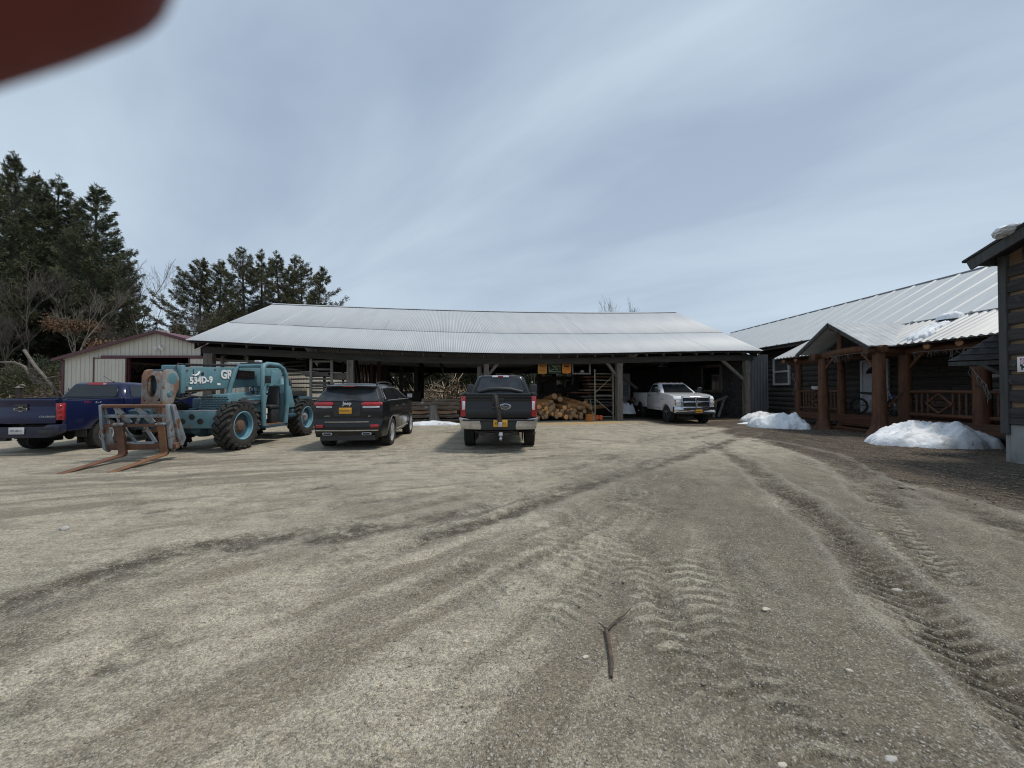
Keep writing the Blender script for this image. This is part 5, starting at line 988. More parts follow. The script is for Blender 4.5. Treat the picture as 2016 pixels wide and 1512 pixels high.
# arched tie log and plates
b = MB(); b.tube([(12.72, 16.3, 2.88), (12.72, 15.7, 2.96), (12.72, 14.9, 3.05), (12.72, 14.1, 3.08), (12.72, 13.5, 3.05), (12.72, 13.1, 3.0)], [.13, .14, .14, .14, .14, .13], 12); Hb(b, 'arched_tie_log', m_cedar)
for yy in (13.4, 15.75): b = MB(); b.tube([(12.35, yy, 2.95), (14.2, yy, 2.95)], .12, 12); o = Hb(b, 'plate_log', m_cedarh); 
b = MB(); b.tube([(12.72, gm, 3.06), (12.72, gm, rzg-.3)], .09, 10); Hb(b, 'king_post', m_cedar)
b = MB(); b.tube([(PX_, 8.6, 2.93), (PX_, 19.0, 2.93)], .14, 12); Hb(b, 'porch_plate_log', m_cedarh)
for yy in (10.6, 11.4, 12.3, 16.9, 18.0, 18.8): 
    b = MB(); b.tube([(13.28, yy, 3.0), (15.2, yy, 3.75)], .11, 12); Hb(b, 'rafter_log', m_cedarh)
    b = MB(); b.lathe([(.001, -.004), (.1, -.002), (.112, .02)], (13.27, yy, 3.0), 'x', 14); Hb(b, 'log_end', m_cedend)
# posts with flared root ends
def logpost(x, y, z1, r0, r1, flare=0, seed=0, z0=0):
    b = MB(); rings = []; g = random.Random(seed); H = z1-z0; lob = g.random()*6
    for k in range(12):
        s = k/11; zz = z0+H*(s**1.6); f = flare*max(0, 1-(zz-z0)/.5)**1.8
        rings.append([(x+math.cos(a)*(r0+(r1-r0)*s)*(1+f*(1+.5*math.sin(3*a+lob)))+.012*math.sin(4*s+seed), y+math.sin(a)*(r0+(r1-r0)*s)*(1+f*(1+.5*math.sin(3*a+lob)))+.012*math.cos(3*s+seed), zz) for a in [6.2832*j/18 for j in range(18)]])
    b.loft(rings); return Hb(b, 'porch_post', m_cedar, smooth=60)
logpost(12.72, 15.72, 2.85, .21, .15, .55, 1); logpost(12.78, 13.38, 2.9, .24, .165, .65, 2)
PP = [(PX_, 18.45, .17), (PX_, 16.05, .16), (PX_, 13.45, .2), (PX_, 11.25, .22)]
for i, (x, y, r) in enumerate(PP): logpost(x, y, 2.82, r, r*.85, .12, 5+i)
# braces
for p, q in (((12.72, 15.6, 2.45), (12.72, 15.1, 2.95)), ((12.74, 13.48, 2.35), (12.74, 14.0, 2.95)), ((PX_, 13.3, 2.35), (PX_, 12.85, 2.85))): b = MB(); b.tube([p, q], .05, 8); Hb(b, 'knee_brace', m_cedar)
# deck, skirt, steps
b = MB()
for k in range(14): b.span((13.6+k*.155, 8.9, .56), (13.6+k*.155+.148, 18.7, .6))
Hb(b, 'deck', m_cedarh, smooth=0)
b = MB(); b.span((13.52, 8.9, .30), (13.58, 18.7, .57)); Hb(b, 'deck_skirt', m_cedarh)
for z, x in ((.33, 13.2), (.14, 12.85)): b = MB(); b.span((x, 13.35, z-.05), (x+.34, 15.55, z)); b.span((x+.04, 13.4, z-.13), (x+.08, 15.5, z-.05)); Hb(b, 'step', m_cedarh, smooth=0)
def railing(ya, yb, diamond):
    r = MB(); r.tube([(PX_, ya, 1.52), (PX_, (ya+yb)/2, 1.535), (PX_, yb, 1.52)], .06, 10); top = Hb(r, 'top_rail', m_cedarh)
    r = MB(); r.tube([(PX_, ya, .76), (PX_, yb, .76)], .065, 10); Hb(r, 'bottom_rail', m_cedarh)
    n = max(4, int(abs(yb-ya)/.165)); mid = (ya+yb)/2
    for k in range(1, n):
        y = ya+(yb-ya)*k/n; r = MB(); gg = random.Random(k); r.tube([(PX_, y, .76), (PX_, y+gg.uniform(-.01, .01), 1.1), (PX_, y, 1.5)], [.028, .042, .03], 8)
        if not (diamond and abs(y-mid) < .22): Hb(r, 'baluster', m_cedarh)
    if diamond:
        D = [(PX_-.05, mid, .84), (PX_-.05, mid+.37, 1.14), (PX_-.05, mid, 1.46), (PX_-.05, mid-.37, 1.14)]; r = MB()
        for i in range(4): r.tube([D[i], D[(i+1) % 4]], .035, 8)
        Hb(r, 'diamond_frame', m_cedar)
        r = MB()
        for p, q in (((mid-.28, 1.17), (mid+.25, 1.2)), ((mid-.25, 1.12), (mid+.1, 1.05)), ((mid+.1, 1.05), (mid+.22, 1.25)), ((mid-.1, 1.32), (mid+.05, 1.15)), ((mid-.15, 1.0), (mid+.12, .95)), ((mid, 1.1), (mid+.28, 1.12))): r.tube([(PX_-.05, p[0], p[1]), (PX_-.05, q[0], q[1])], .011, 5)
        Hb(r, 'twig_lattice', m_cedar)
railing(13.25, 11.45, True); railing(18.3, 16.2, True); railing(11.05, 9.6, False)
b = MB(); b.tube([(12.9, 13.2, 1.0), (13.6, 13.4, 1.5)], .035, 8); Hb(b, 'stair_rail', m_cedarh)
# door with fan light
y0, y1 = 16.15, 17.2; dr = MB(); dr.span((HX-.1, y0, .6), (HX-.05, y1, 2.78)); m_door = M('white_door', (.52, .54, .57), (.44, .46, .5), rough=.5, scale=2); door = Hb(dr, 'door', m_door, bevel=.01)
dr = MB(); m_ = (y0+y1)/2; pts = [(m_+.36*math.cos(R(a)), 2.3+.3*math.sin(R(a))) for a in range(0, 181, 15)]; dr.prism(pts, 'x', HX-.113, HX-.10); dr.build('fan_window', m_glass, door, smooth=0); door.children[0].location = (-HX, -16, 0)
for zz in (1.0, 1.75):
    for yy in (y0+.28, y1-.28): q = MB(); q.span((HX-.108, yy-.17, zz-.3), (HX-.1, yy+.17, zz+.3)); o = q.build('door_panel', m_door, door, bevel=.004); o.location = (-HX, -16, 0)
q = MB(); q.lathe([(.001, -.07), (.03, -.06), (.03, -.03), (.012, -.02), (.012, 0)], (HX-.1, y0+.1, 1.6), 'x', 10); o = q.build('handle', m_chrome, door); o.location = (-HX, -16, 0)
dr = MB()
for a_, c_ in (((HX-.12, y0-.12, .6), (HX-.04, y0-.005, 2.9)), ((HX-.12, y1+.005, .6), (HX-.04, y1+.12, 2.9)), ((HX-.12, y0-.005, 2.785), (HX-.04, y1+.005, 2.9))): dr.span(a_, c_)
Hb(dr, 'door_frame', m_door)
# window at the shed side
def window(y0, y1, z0, z1):
    q = MB(); q.span((HX-.05, y0+.05, z0+.05), (HX-.02, y1-.05, z1-.05)); pane = Hb(q, 'window', M('window_glass', (.10, .11, .105), (.06, .065, .06), rough=.08, scale=1.5))
    f = MB(); w_ = .1
    for a_, c_ in (((HX-.13, y0, z0), (HX-.03, y0+w_, z1)), ((HX-.13, y1-w_, z0), (HX-.03, y1, z1)), ((HX-.13, y0+w_, z0), (HX-.03, y1-w_, z0+w_)), ((HX-.13, y0+w_, z1-w_), (HX-.03, y1-w_, z1)), ((HX-.12, y0+w_, (z0+z1)/2-.05), (HX-.03, y1-w_, (z0+z1)/2+.05))): f.span(a_, c_)
    o = f.build('frame', M('window_white', (.60, .61, .6), (.52, .53, .53), rough=.5), pane, smooth=0); o.location = (-HX, -16, 0)
window(21.75, 23.1, 1.86, 3.45); window(11.6, 12.8, 1.5, 2.6)
# snow caught in the valley beside the entrance gable
q = snow_mound('roof_snow', (13.95, 12.95, 3.56), 1.6, .8, .08, R(8), 'torn sheet of snow in the valley beside the entrance gable roof', 17, n=40, ragged=.9); q.rotation_euler = (R(-8), R(-27), R(5))
q = snow_mound('roof_snow', (14.85, 12.95, 4.02), .6, .7, .16, 0, 'lump of snow at the top of the valley by the entrance gable', 19, n=24, ragged=.4)
# icicle lights and cords
m_cord = M('white_cord', (.24, .225, .215), rough=.6)
def icicle(label, pts, seed, n=22, drop=.28):
    gg = random.Random(seed); b = MB(); pts = [Vector(p) for p in pts]; b.tube(pts, .007, 4)
    for k in range(n):
        i = gg.randrange(len(pts)-1); p = pts[i].lerp(pts[i+1], gg.random()); L = gg.uniform(.3, 1)*drop; b.tube([p, p+Vector((gg.uniform(-.05, .05), gg.uniform(-.05, .05), -L*.5)), p+Vector((gg.uniform(-.05, .05), gg.uniform(-.05, .05), -L))], .0045, 4)
    o = b.build('string_lights', m_cord); tag(o, label, 'string lights', 'icicle light strings on the porch')
icicle('icicle light string under the arched tie log of the entrance', [(12.6, 15.4, 2.9), (12.6, 14.5, 2.92), (12.6, 13.6, 2.93)], 1, 20, .32); icicle('icicle light string under the porch eave above the diamond railing', [(13.45, 12.9, 2.85), (13.45, 11.9, 2.83), (13.45, 10.9, 2.85)], 2, 26, .3)
icicle('loose light cord hanging on the porch post nearest the dark log cabin', [(13.45, 11.3, 2.3), (13.46, 11.1, 2.0), (13.5, 10.95, 1.75), (13.55, 10.9, 1.45)], 3, 22, .35); icicle('light cord wrapped around the porch corner post nearest the shed', [(13.5, 18.5, 2.4), (13.52, 18.4, 2.1), (13.5, 18.3, 1.9), (13.52, 18.5, 1.4)], 4, 18, .25)
t = T('heart_sign', 'small pale open heart hanging on the porch\'s back wall', 'sign', (HX-.12, 12.1-.3, 1.95)); b = MB(); hp = [(.16*math.sin(a)**3, .13*math.cos(a)-.05*math.cos(2*a)-.02*math.cos(3*a)) for a in [6.2832*k/24 for k in range(24)]]
for k in range(24): b.tube([(0, hp[k][0], hp[k][1]), (0, hp[(k+1) % 24][0], hp[(k+1) % 24][1])], .014, 5)
b.build('heart_wire', m_cord, t)
t = T('pot', 'white enamel pot resting on the porch rail by the entrance', 'pot', (PX_, 17.35, 1.585)); b = MB(); b.lathe([(.001, 0), (.13, 0), (.19, .05), (.2, .16), (.215, .17), (.2, .175), (.18, .16), (.12, .02), (.001, .02)], (0, 0, 0), 'z', 20); b.build('bowl', M('enamel_white', (.5, .5, .5), (.42, .42, .42), rough=.4), t)
# dirt bike on the porch
t = T('dirt_bike', 'blue and black dirt bike parked on the porch before the white door', 'motorcycle', (14.55, 15.35, .6), R(200)); m_blue = M('bike_blue', (.03, .06, .3), (.02, .04, .2), rough=.35); m_gr = M('bike_grey', (.3, .3, .31), rough=.4, metal=.6)
for y in (-.6, .6): b = MB(); b.lathe([(.26, -.04), (.3, -.05), (.33, -.025), (.335, 0), (.33, .025), (.3, .05), (.26, .04)], (0, y, .335), 'x', 24); wq = b.build('wheel', m_rubber, t); b = MB(); b.lathe([(.03, -.05), (.03, .05)], (0, y, .335), 'x', 10); [b.tube([(0, y, .335), (0, y+.27*math.cos(k*.63), .335+.27*math.sin(k*.63))], .006, 4) for k in range(10)]; b.build('spokes', m_gr, wq)
b = MB(); b.tube([(0, .6, .335), (0, .42, .8), (0, .36, 1.0)], .035, 8); b.build('fork', m_gr, t); b = MB(); b.tube([(-.38, .3, 1.08), (-.15, .36, 1.02), (.15, .36, 1.02), (.38, .3, 1.08)], .014, 6); b.build('handlebar', m_black, t)
b = MB(); b.loft([[(-.06, -.7, .88), (.06, -.7, .88), (.06, -.7, .92), (-.06, -.7, .92)], [(-.11, -.35, .8), (.11, -.35, .8), (.1, -.35, .9), (-.1, -.35, .9)], [(-.09, .1, .78), (.09, .1, .78), (.08, .1, .88), (-.08, .1, .88)]]); b.build('saddle', m_black, t, bevel=.02); b = MB(); b.loft([[(-.1, .05, .6), (.1, .05, .6), (.1, .05, .86), (-.1, .05, .86)], [(-.16, .28, .66), (.16, .28, .66), (.1, .28, .92), (-.1, .28, .92)]]); b.build('tank', m_blue, t, bevel=.03)
b = MB(); b.hexa([(-.06, .38, .72), (.06, .38, .72), (.06, .95, .74), (-.06, .95, .74), (-.06, .38, .75), (.06, .38, .75), (.06, .95, .76), (-.06, .95, .76)]); b.build('mudguard', m_blue, t); b = MB(); b.box((0, 0, .42), (.24, .36, .34)); b.tube([(0, -.6, .335), (0, -.1, .42)], .04, 6); b.build('engine', m_gr, t, bevel=.03)
# ================================================================== DARK LOG CABIN (right edge)
CX, CY = 10.95, 8.62
cabin = T('log_cabin', 'dark plank log cabin with tan chinking cut by the picture\'s right edge', 'cabin', (CX, CY, 0)); Cb = lambda b, n, m, **k: b.build(n, m, cabin, world=True, **k)
m_plank = M('charred_plank', (.060, .054, .050), (.026, .024, .024), rough=.85, scale=3, detail=7, stretch=(4, .5, 5), bump=.5, bscale=14, c3=(.10, .088, .078), s3=3, t3=.6); m_chk = M('tan_chinking', (.25, .175, .105), (.17, .115, .07), rough=.9, scale=3, stretch=(3, .6, 3), bump=.3); m_conc = M('concrete', (.30, .31, .30), (.22, .225, .22), rough=.9, scale=2, c3=(.16, .16, .15), s3=2.5, bump=.25)
m_board = M('dark_corner_board', (.075, .077, .075), (.045, .046, .046), rough=.8, scale=3, detail=6, stretch=(5, 5, .4), bump=.4, bscale=16, c3=(.11, .105, .098), s3=4, t3=.62)
YE = 2.2
def rake(y): return 4.52+(8.85-y)*.40
b = MB(); b.span((CX+.06, YE, .72), (CX+.2, CY-.05, 4.4)); b.prism([(CY-.06, 4.4), (YE, 4.4), (YE, rake(YE)-.1), (CY-.06, rake(CY)-.06)], 'x', CX+.06, CX+.2); Cb(b, 'chinking', m_chk)
g = random.Random(14); z = .98; kk = 0
while z < 6.6:
    hgt_ = g.uniform(.24, .31); gap = g.uniform(.055, .085); n = 18; rings = []; b = MB(); yhi = min(CY-.14, (CY-.2)-(z+hgt_-4.75+.15)/.40 if z+hgt_ > 4.4 else 99)
    if yhi < YE+.5: break
    for k in range(n+1):
        y = YE+(yhi-YE)*k/n; a_, c_ = g.uniform(-.022, .022), g.uniform(-.022, .022); rings.append([(CX+.1, y, z+a_), (CX+.1, y, z+hgt_+c_), (CX+.005, y, z+hgt_+c_-.015), (CX-.012, y, z+hgt_*.5), (CX+.005, y, z+a_+.015)])
    b.loft(rings); Cb(b, 'log_course', m_plank, smooth=35); z += hgt_+gap; kk += 1
b = MB(); b.span((CX-.03, CY-.145, .62), (CX+.24, CY+.0, 4.58)); Cb(b, 'corner_board', m_board, bevel=.01, seg=1)
b = MB(); b.span((CX-.02, YE, .84), (CX+.2, CY-.15, .97)); Cb(b, 'sill_beam', m_plank, bevel=.01, seg=1)
b = MB(); b.span((CX+.03, YE, -.3), (CX+.3, CY-.13, .835)); b.span((CX+.06, CY-.128, -.3), (CX+.3, CY-.02, .615)); Cb(b, 'foundation', m_conc, bevel=.015, seg=1)
b = MB()
for y in (8.3, 8.08, 7.6): b.span((CX+.015, y-.05, -.2), (CX+.035, y+.06, .6))
Cb(b, 'foundation_form_marks', m_conc)
b = MB(); b.span((CX+.3, CY-.22, -.1), (CX+6, CY-.04, 4.5)); b.span((CX+.3, YE+.02, -.1), (CX+6, YE+.15, 5)); Cb(b, 'side_wall', m_plank)
# roof: rake over this wall, low eave at the far side
def rf(x, y, dz=0): return (x, y, rake(y)+dz)
b = MB(); ya, yb = 8.85, 0.0
b.hexa([rf(CX-.55, ya, .0), rf(CX+6, ya, 0), rf(CX+6, yb, 0), rf(CX-.55, yb, 0), rf(CX-.55, ya, .05), rf(CX+6, ya, .05), rf(CX+6, yb, .05), rf(CX-.55, yb, .05)]); Cb(b, 'roof', M('dark_shingle_roof', (.03, .03, .034), (.055, .055, .06), rough=.85, scale=6))
b = MB(); b.beam(rf(CX-.5, ya-.10, -.13), rf(CX-.5, yb, -.13), .05, .22); Cb(b, 'rake_board', m_board)
b = MB(); b.hexa([(CX-.47, ya-.15, rake(ya)-.1), (CX+6, ya-.15, rake(ya)-.1), (CX+6, ya-.1, rake(ya)-.1), (CX-.47, ya-.1, rake(ya)-.1), (CX-.47, ya-.15, rake(ya)-.02), (CX+6, ya-.15, rake(ya)-.02), (CX+6, ya-.1, rake(ya)-.02), (CX-.47, ya-.1, rake(ya)-.02)]); Cb(b, 'eave_fascia', m_board)
b = MB(); b.hexa([rf(CX-.48, ya-.1, -.03), rf(CX+.1, ya-.1, -.03), rf(CX+.1, yb, -.03), rf(CX-.48, yb, -.03), rf(CX-.48, ya-.1, -.004), rf(CX+.1, ya-.1, -.004), rf(CX+.1, yb, -.004), rf(CX-.48, yb, -.004)]); Cb(b, 'soffit', m_wood_dark)
b = MB(); pts = [(CX-.62, 8.28), (CX-.6, 8.0), (CX-.2, 7.9), (CX-.1, 8.35)]
g = random.Random(2); bm = bmesh.new(); bmesh.ops.create_icosphere(bm, subdivisions=3, radius=1)
for v in bm.verts: n_ = g.uniform(.9, 1.1); v.co = Vector((v.co.x*.3*n_, v.co.y*.2*n_, v.co.z*.10*n_))
me = bpy.data.meshes.new('roof_snow'); bm.to_mesh(me); bm.free(); me.materials.append(m_snow); o = bpy.data.objects.new('roof_snow', me); COL.objects.link(o); p = P(1983, 470, 8.0); o.location = (CX-.5, 8.05, rake(8.05)+.09); o.rotation_euler = (R(-22), 0, R(10)); tag(o, 'lump of icy snow on the cabin\'s roof edge above the corner board', 'snow pile')
# small shingled entry roof on the cabin's far wall
t = T('entry_roof', 'small dark shingled hip roof bracketed to the far side of the cabin', 'awning', (CX+.4, CY, 2.3)); apex = Vector((CX+.33, CY+.04, 3.32)); e0 = Vector((CX-.08, CY+.10, 2.30)); 
b = MB(); A = Vector((10.95, 9.62, 2.31)); B_ = Vector((11.85, 8.66, 2.31)); C_ = Vector((12.3, 8.66, 3.62)); D_ = Vector((13.4, 9.9, 2.31)); nrow = 9
m_shing = M('grey_shingle', (.06, .062, .066), (.032, .033, .036), rough=.9, scale=6, stretch=(1, 1, 3), c3=(.085, .085, .088), s3=5, bump=.4)
E_ = Vector((12.9, 8.66, 3.62))
for (p0, p1, p2, p3) in ((A, B_, C_, C_), (D_, A, C_, E_)):
    for k in range(nrow):
        s0, s1 = k/nrow, (k+1)/nrow; a0, a1 = p0.lerp(p3, s0), p1.lerp(p2, s0); b0, b1 = p0.lerp(p3, s1+.02), p1.lerp(p2, s1+.02); nm_ = (p1-p0).cross(p2-p0).normalized()
        if nm_.z < 0: nm_ = -nm_
        up0, up1 = nm_*.035, nm_*.004; b.add([a0+up0, a1+up0, b1+up1, b0+up1, a0, a1, b1-nm_*.02, b0-nm_*.02], [(0, 1, 2, 3), (7, 6, 5, 4), (4, 5, 1, 0), (5, 6, 2, 1), (7, 4, 0, 3)])
b.build('shingles', m_shing, t, world=True, smooth=0)
b = MB(); b.beam(A-Vector((0, 0, .07)), B_-Vector((0, 0, .07)), .04, .1); b.beam(D_-Vector((0, 0, .07)), A-Vector((0, 0, .07)), .04, .1); b.build('fascia', m_board, t, world=True)
b = MB(); b.tube([(11.3, 9.3, 2.22), (11.55, 8.7, 1.75)], .045, 8); b.build('bracket', m_logd, t, world=True)
# cat sign
p = P(2011, 718, 8.28); t = T('sign', 'small white sign with a black cat silhouette and pink lettering on the cabin wall', 'sign', (CX-.03, 8.22, p.z)); b = MB(); b.span((-.01, -.2, -.16), (.01, .08, .17)); b.build('board', m_white, t, bevel=.006)
Mx = lambda y, z: Matrix.Translation((-.014, y, z)) @ Euler((R(90), 0, R(-90))).to_matrix().to_4x4(); m_pink = M('pink_ink', (.6, .12, .25), rough=.6)
text('lettering', 'KEEP', .085, m_pink, t, Mx(-.06, .11), ext=.002); text('lettering', 'OUT', .085, m_pink, t, Mx(-.06, .035), ext=.002)
b = MB(); cat = [(-.09, -.03), (-.07, -.045), (-.065, -.12), (-.05, -.12), (-.045, -.075), (.0, -.075), (.005, -.12), (.02, -.12), (.025, -.06), (.05, -.03), (.07, .0), (.06, .005), (.035, -.03), (-.03, -.035), (-.05, -.02), (-.05, .01), (-.06, -.005), (-.08, .01)]
b.prism([(-q[0]-.06, q[1]) for q in cat], 'x', -.016, -.01); b.build('cat_silhouette', m_black, t, smooth=0)
# snow heaps
snow_mound('snow_pile', G(1850, 880)+Vector((.45, .5, -.03)), 3.4, 2.0, .58, R(3), 'biggest dirty snow pile in front of the diamond railing', 23, n=80, ragged=.35)
snow_mound('snow_pile', G(1540, 845)+Vector((.5, .8, -.03)), 2.2, 2.0, .6, R(-10), 'snow pile beside the porch corner post and entrance', 29, n=64, ragged=.5)
snow_mound('snow_pile', G(1500, 830)+Vector((.4, .6, -.03)), 2.4, 1.2, .42, R(20), 'lower snow pile against the grey ribbed wall', 31, n=56, ragged=.4)
snow_mound('snow_patch', G(1480, 834)+Vector((.1, .0, -.02)), 1.6, .5, .07, R(12), 'thin flat patch of snow reaching out towards the yard', 37, n=40, ragged=.5)
snow_mound('snow_patch', G(1655, 836)+Vector((0, .4, -.02)), 1.3, .6, .10, 0, 'leftover snow under the porch steps', 41, n=30, ragged=.5)
snow_mound('snow_patch', G(690, 843)+Vector((0, 4.2, -.02)), .9, .5, .14, 0, 'bit of white snow glimpsed beneath the blue machine', 43, n=24, ragged=.3)
# ================================================================== VEHICLES (local axes: +y forward, +x right side, z up, y=0 at the rear bumper)
def arch_profile(y0, y1, zlow, top, arches):
    pts = [(y0, zlow)]
    for ya, za, r in sorted(arches):
        h = za-zlow; a0 = math.acos(min(1, max(-1, -(h)/r))) if False else None
        half = math.sqrt(max(0, r*r-(zlow-za)**2)); st = math.atan2(zlow-za, -half); en = math.atan2(zlow-za, half)
        if st < 0: st += 2*math.pi
        for k in range(15):
            a = st+(en-st)*k/14; pts.append((ya+r*math.cos(a), za+r*math.sin(a)))
    pts.append((y1, zlow)); return pts+list(reversed(top))
def wheel(par, x, y, z, Rt, rr, wd, side, style='truck', tread='at', mrim=None):
    """wheel > tyre, rim; side=+1 right"""
    h = wd/2; b = MB(); b.lathe([(.001, -h*.5), (rr*.9, -h*.5), (rr*.9, h*.35), (.001, h*.35)], (0, 0, 0), 'x', 24); w_ = b.build('wheel', m_black, par); w_.location = (x, y, z)
    b = MB(); b.lathe([(rr*.97, -h*.86), (rr*1.1, -h*.98), ((rr+Rt)/2, -h*1.02), (Rt*.955, -h*.92), (Rt*.985, -h*.74), (Rt*.985, h*.74), (Rt*.955, h*.92), ((rr+Rt)/2, h*1.02), (rr*1.1, h*.98), (rr*.97, h*.86), (rr*.93, h*.5), (rr*.93, -h*.5), (rr*.97, -h*.86)], (0, 0, 0), 'x', 44)
    n = 34 if tread == 'at' else 44
    for k in range(n):
        a = 6.2832*k/n
        for j, (xo, ww, da) in enumerate(((-.74, .34, 0), (-.37, .22, .5), (0, .22, .1), (.37, .22, .5), (.74, .34, 0))):
            aa = a+da*6.2832/n; L = 6.2832*Rt/n*.62; b.box((xo*h*1.0, Rt*.99*math.cos(aa), Rt*.99*math.sin(aa)), (ww*h*1.15, L, .02 if tread == 'at' else .012), rot=Euler((aa-math.pi/2, 0, .25*(1 if j % 2 else -1))))
    b.build('tyre', m_rubber, w_, smooth=40)
    b = MB(); s = side; xo = s*h*.80
    b.lathe([(rr*.99, s*h*.9), (rr*.9, s*h*.84), (rr*.86, s*h*.4), (rr*.86, s*h*.1)], (0, 0, 0), 'x', 36)
    ns = {'truck': 8, 'split6': 6, 'split5': 5}[style]
    for k in range(ns):
        a = 6.2832*k/ns
        for d_ in ((0,) if style == 'truck' else (-.16, .16)):
            aa = a+d_; c, sn = math.cos(aa), math.sin(aa); c0, s0 = math.cos(a+d_*.4), math.sin(a+d_*.4)
            b.beam((xo*.92, rr*.16*c0, rr*.16*s0), (xo*1.0, rr*.9*c, rr*.9*s), rr*(.26 if style == 'truck' else .13), .035, up=(1, 0, 0))
    b.lathe([(.001, xo*1.06), (rr*.16, xo*1.06), (rr*.24, xo*.98), (rr*.24, xo*.6)], (0, 0, 0), 'x', 20)
    b.build('rim', mrim or m_alloy, w_, smooth=30)
    return w_
def ring8(z, y0, y1, hw, c, hf=None): # rounded rectangle outline: y0 rear, y1 front
    hf = hw if hf is None else hf
    return [(-hw+c, y0, z), (hw-c, y0, z), (hw, y0+c, z), (hf, y1-c, z), (hf-c, y1, z), (-hf+c, y1, z), (-hf, y1-c, z), (-hw, y0+c, z)]
def sidex(hw, z, zc=.95, k=.05, zr=.55): return hw*(1-k*((z-zc)/zr)**2)
def seam(par, hw, pts, r=.006, off=.0, mat=None, name='door_seam', sides=(1, -1), **k):
    for s in sides:
        b = MB(); b.tube([(s*(sidex(hw, z, **k)+off), y, z) for y, z in pts], r, 5); b.build(name, mat or m_black, par)
def rear_plate(par, loc, s, mat, ink, size=.30, rz=0):
    b = MB(); b.span((-size/2, -.006, -size*.25), (size/2, .006, size*.25)); p = b.build('number_plate', mat, par, bevel=.004); p.location = loc; p.rotation_euler = (0, 0, rz)
    text('plate_letters', s, size*min(.30, 1.42/len(s)), ink, p, TM((0, -.0085, -size*.005)), ext=.0015, space=1.05); return p
def pickup(name, label, loc, rz, p):
    t = T(name, label, 'pickup truck', loc, rz, None); W, L, hw = p['W'], p['L'], p['W']/2; paint, Rt = p['paint'], p['R']; ra, fa = p['ra'], p['ra']+p['wb']; bl, ce = p['bl'], p['ce']; zb, zr, zt, zh = p['zb'], p['zr'], p['zt'], p['zh']
    K = dict(zc=p.get('zc', zb-.42), k=.045, zr=.5)
    def dfm(x, y, z):
        s = sidex(hw, z, **K)/hw; e = 0
        if y < .5: e = .035*((.5-y)/.5)**2
        if y > L-.9: e = p.get('nose', .10)*((y-(L-.9))/.9)**2
        return (x*(s-e), y-(p.get('bow', .09)*(x/hw)**2 if y > L-.5 else 0), z)
    hs = [((0, 0, z), (0, 0, 1)) for z in np.arange(zr+.1, zb, .12)]; vsx = [((x, 0, 0), (1, 0, 0)) for x in (-hw*.8, -hw*.55, -hw*.28, 0, hw*.28, hw*.55, hw*.8)]; vys = [((0, y, 0), (0, 1, 0)) for y in (.25, .5, L-.9, L-.6, L-.3)]
    # cab and bonnet
    yn = L-.12; prof = arch_profile(bl+.015, yn, zr, [(bl+.015, zb), (ce-.1, zb+.02), (ce+.12, zh+.0), (L-.75, p['zn']+.05), (L-.22, p['zn']-.03), (yn, p['zn']-.14), (yn+.015, zr+.3)], [(fa, Rt, Rt+.085)])
    b = MB(); b.prism(prof, 'x', -hw, hw); body = b.build('body', paint, t, bevel=.022, seg=3, cuts=hs+vsx+vys, deform=dfm)
    # cargo bed
    for s in (-1, 1):
        bed = MB(); bed.prism(arch_profile(.1, bl-.015, zr+.08, [(.1, zb), (bl-.015, zb)], [(ra, Rt, Rt+.085)]), 'x', s*hw, s*(hw-.09))
        ob = bed.build('bed_side', paint, t, bevel=.02, seg=2, cuts=hs+vys, deform=dfm)
    f = MB(); f.span((-hw+.12, .2, zr+.38), (hw-.12, bl-.05, zr+.42)); f.span((-hw+.12, bl-.07, zr+.42), (hw-.12, bl-.03, zb-.03)); f.build('bed_floor', m_black, t)
    r_ = MB()
    for s in (-1, 1): r_.span((s*(hw-.11), .18, zb+.002), (s*(hw-.035), bl-.05, zb+.018))
    r_.build('bed_rail_cap', m_black, t, bevel=.006)
    # wheel housings + underside
    u = MB(); u.span((-hw+.42, .5, zr+.0), (hw-.42, L-.4, zr+.22)); u.span((-hw+.3, bl+.1, zr+.03), (hw-.3, L-.35, zr+.42)); u.tube([(-hw+.25, ra, Rt), (hw-.25, ra, Rt)], .06, 8); u.tube([(-.0, ra, Rt), (.01, ra, Rt)], .16, 12); u.tube([(-hw+.25, fa, Rt), (hw-.25, fa, Rt)], .05, 8); u.build('chassis', m_black, t)
    for s in (-1, 1):
        for y in (ra, fa): q = MB(); q.lathe([(Rt+.08, -.01), (Rt+.08, -.3), (.001, -.3)] if s > 0 else [(Rt+.08, .01), (Rt+.08, .3), (.001, .3)], (s*hw*.95, y, Rt), 'x', 16, a0=-.05, a1=3.2) if False else q.box((s*(hw-.36), y, Rt+.1), (.02, 2*Rt+.1, Rt*1.6)); q.build('wheel_housing', m_black, t)
    # cab top
    gb, gt = p.get('gb', hw-.05), p['gt']; yb0, yb1, yt0, yt1 = bl+.03, ce+.02, bl+.03+p.get('rake', .18), p['yt1']
    rings = [ring8(zb-.02, yb0, yb1+.05, gb, .09), ring8((zb-.02+zt-.075)/2, (yb0+yt0)/2, (yb1+.05+yt1)/2, (gb+gt+.01)/2, .09), ring8(zt-.075, yt0, yt1, gt+.01, .09), ring8(zt-.02, yt0+.06, yt1-.1, gt-.07, .09), ring8(zt, yt0+.25, yt1-.4, gt-.3, .09)]
    b = MB(); b.loft(rings); cab = b.build('cab_roof', paint, t, bevel=.02, seg=2)
    r0, r2 = rings[0], rings[2]; mid = rings[1]
    def face(i, j): return (r0[i], r0[j], r2[j], r2[i])
    q = MB(); q.panel(face(0, 1), .04, .96, p.get('rw0', .14), .93, .03, .03, .06); rw = q.build('rear_window', p.get('rglass', m_glass), cab)
    q = MB(); q.panel(face(4, 5), .04, .96, .06, .95, .012, .03, .06); q.build('windscreen', m_glass, cab)
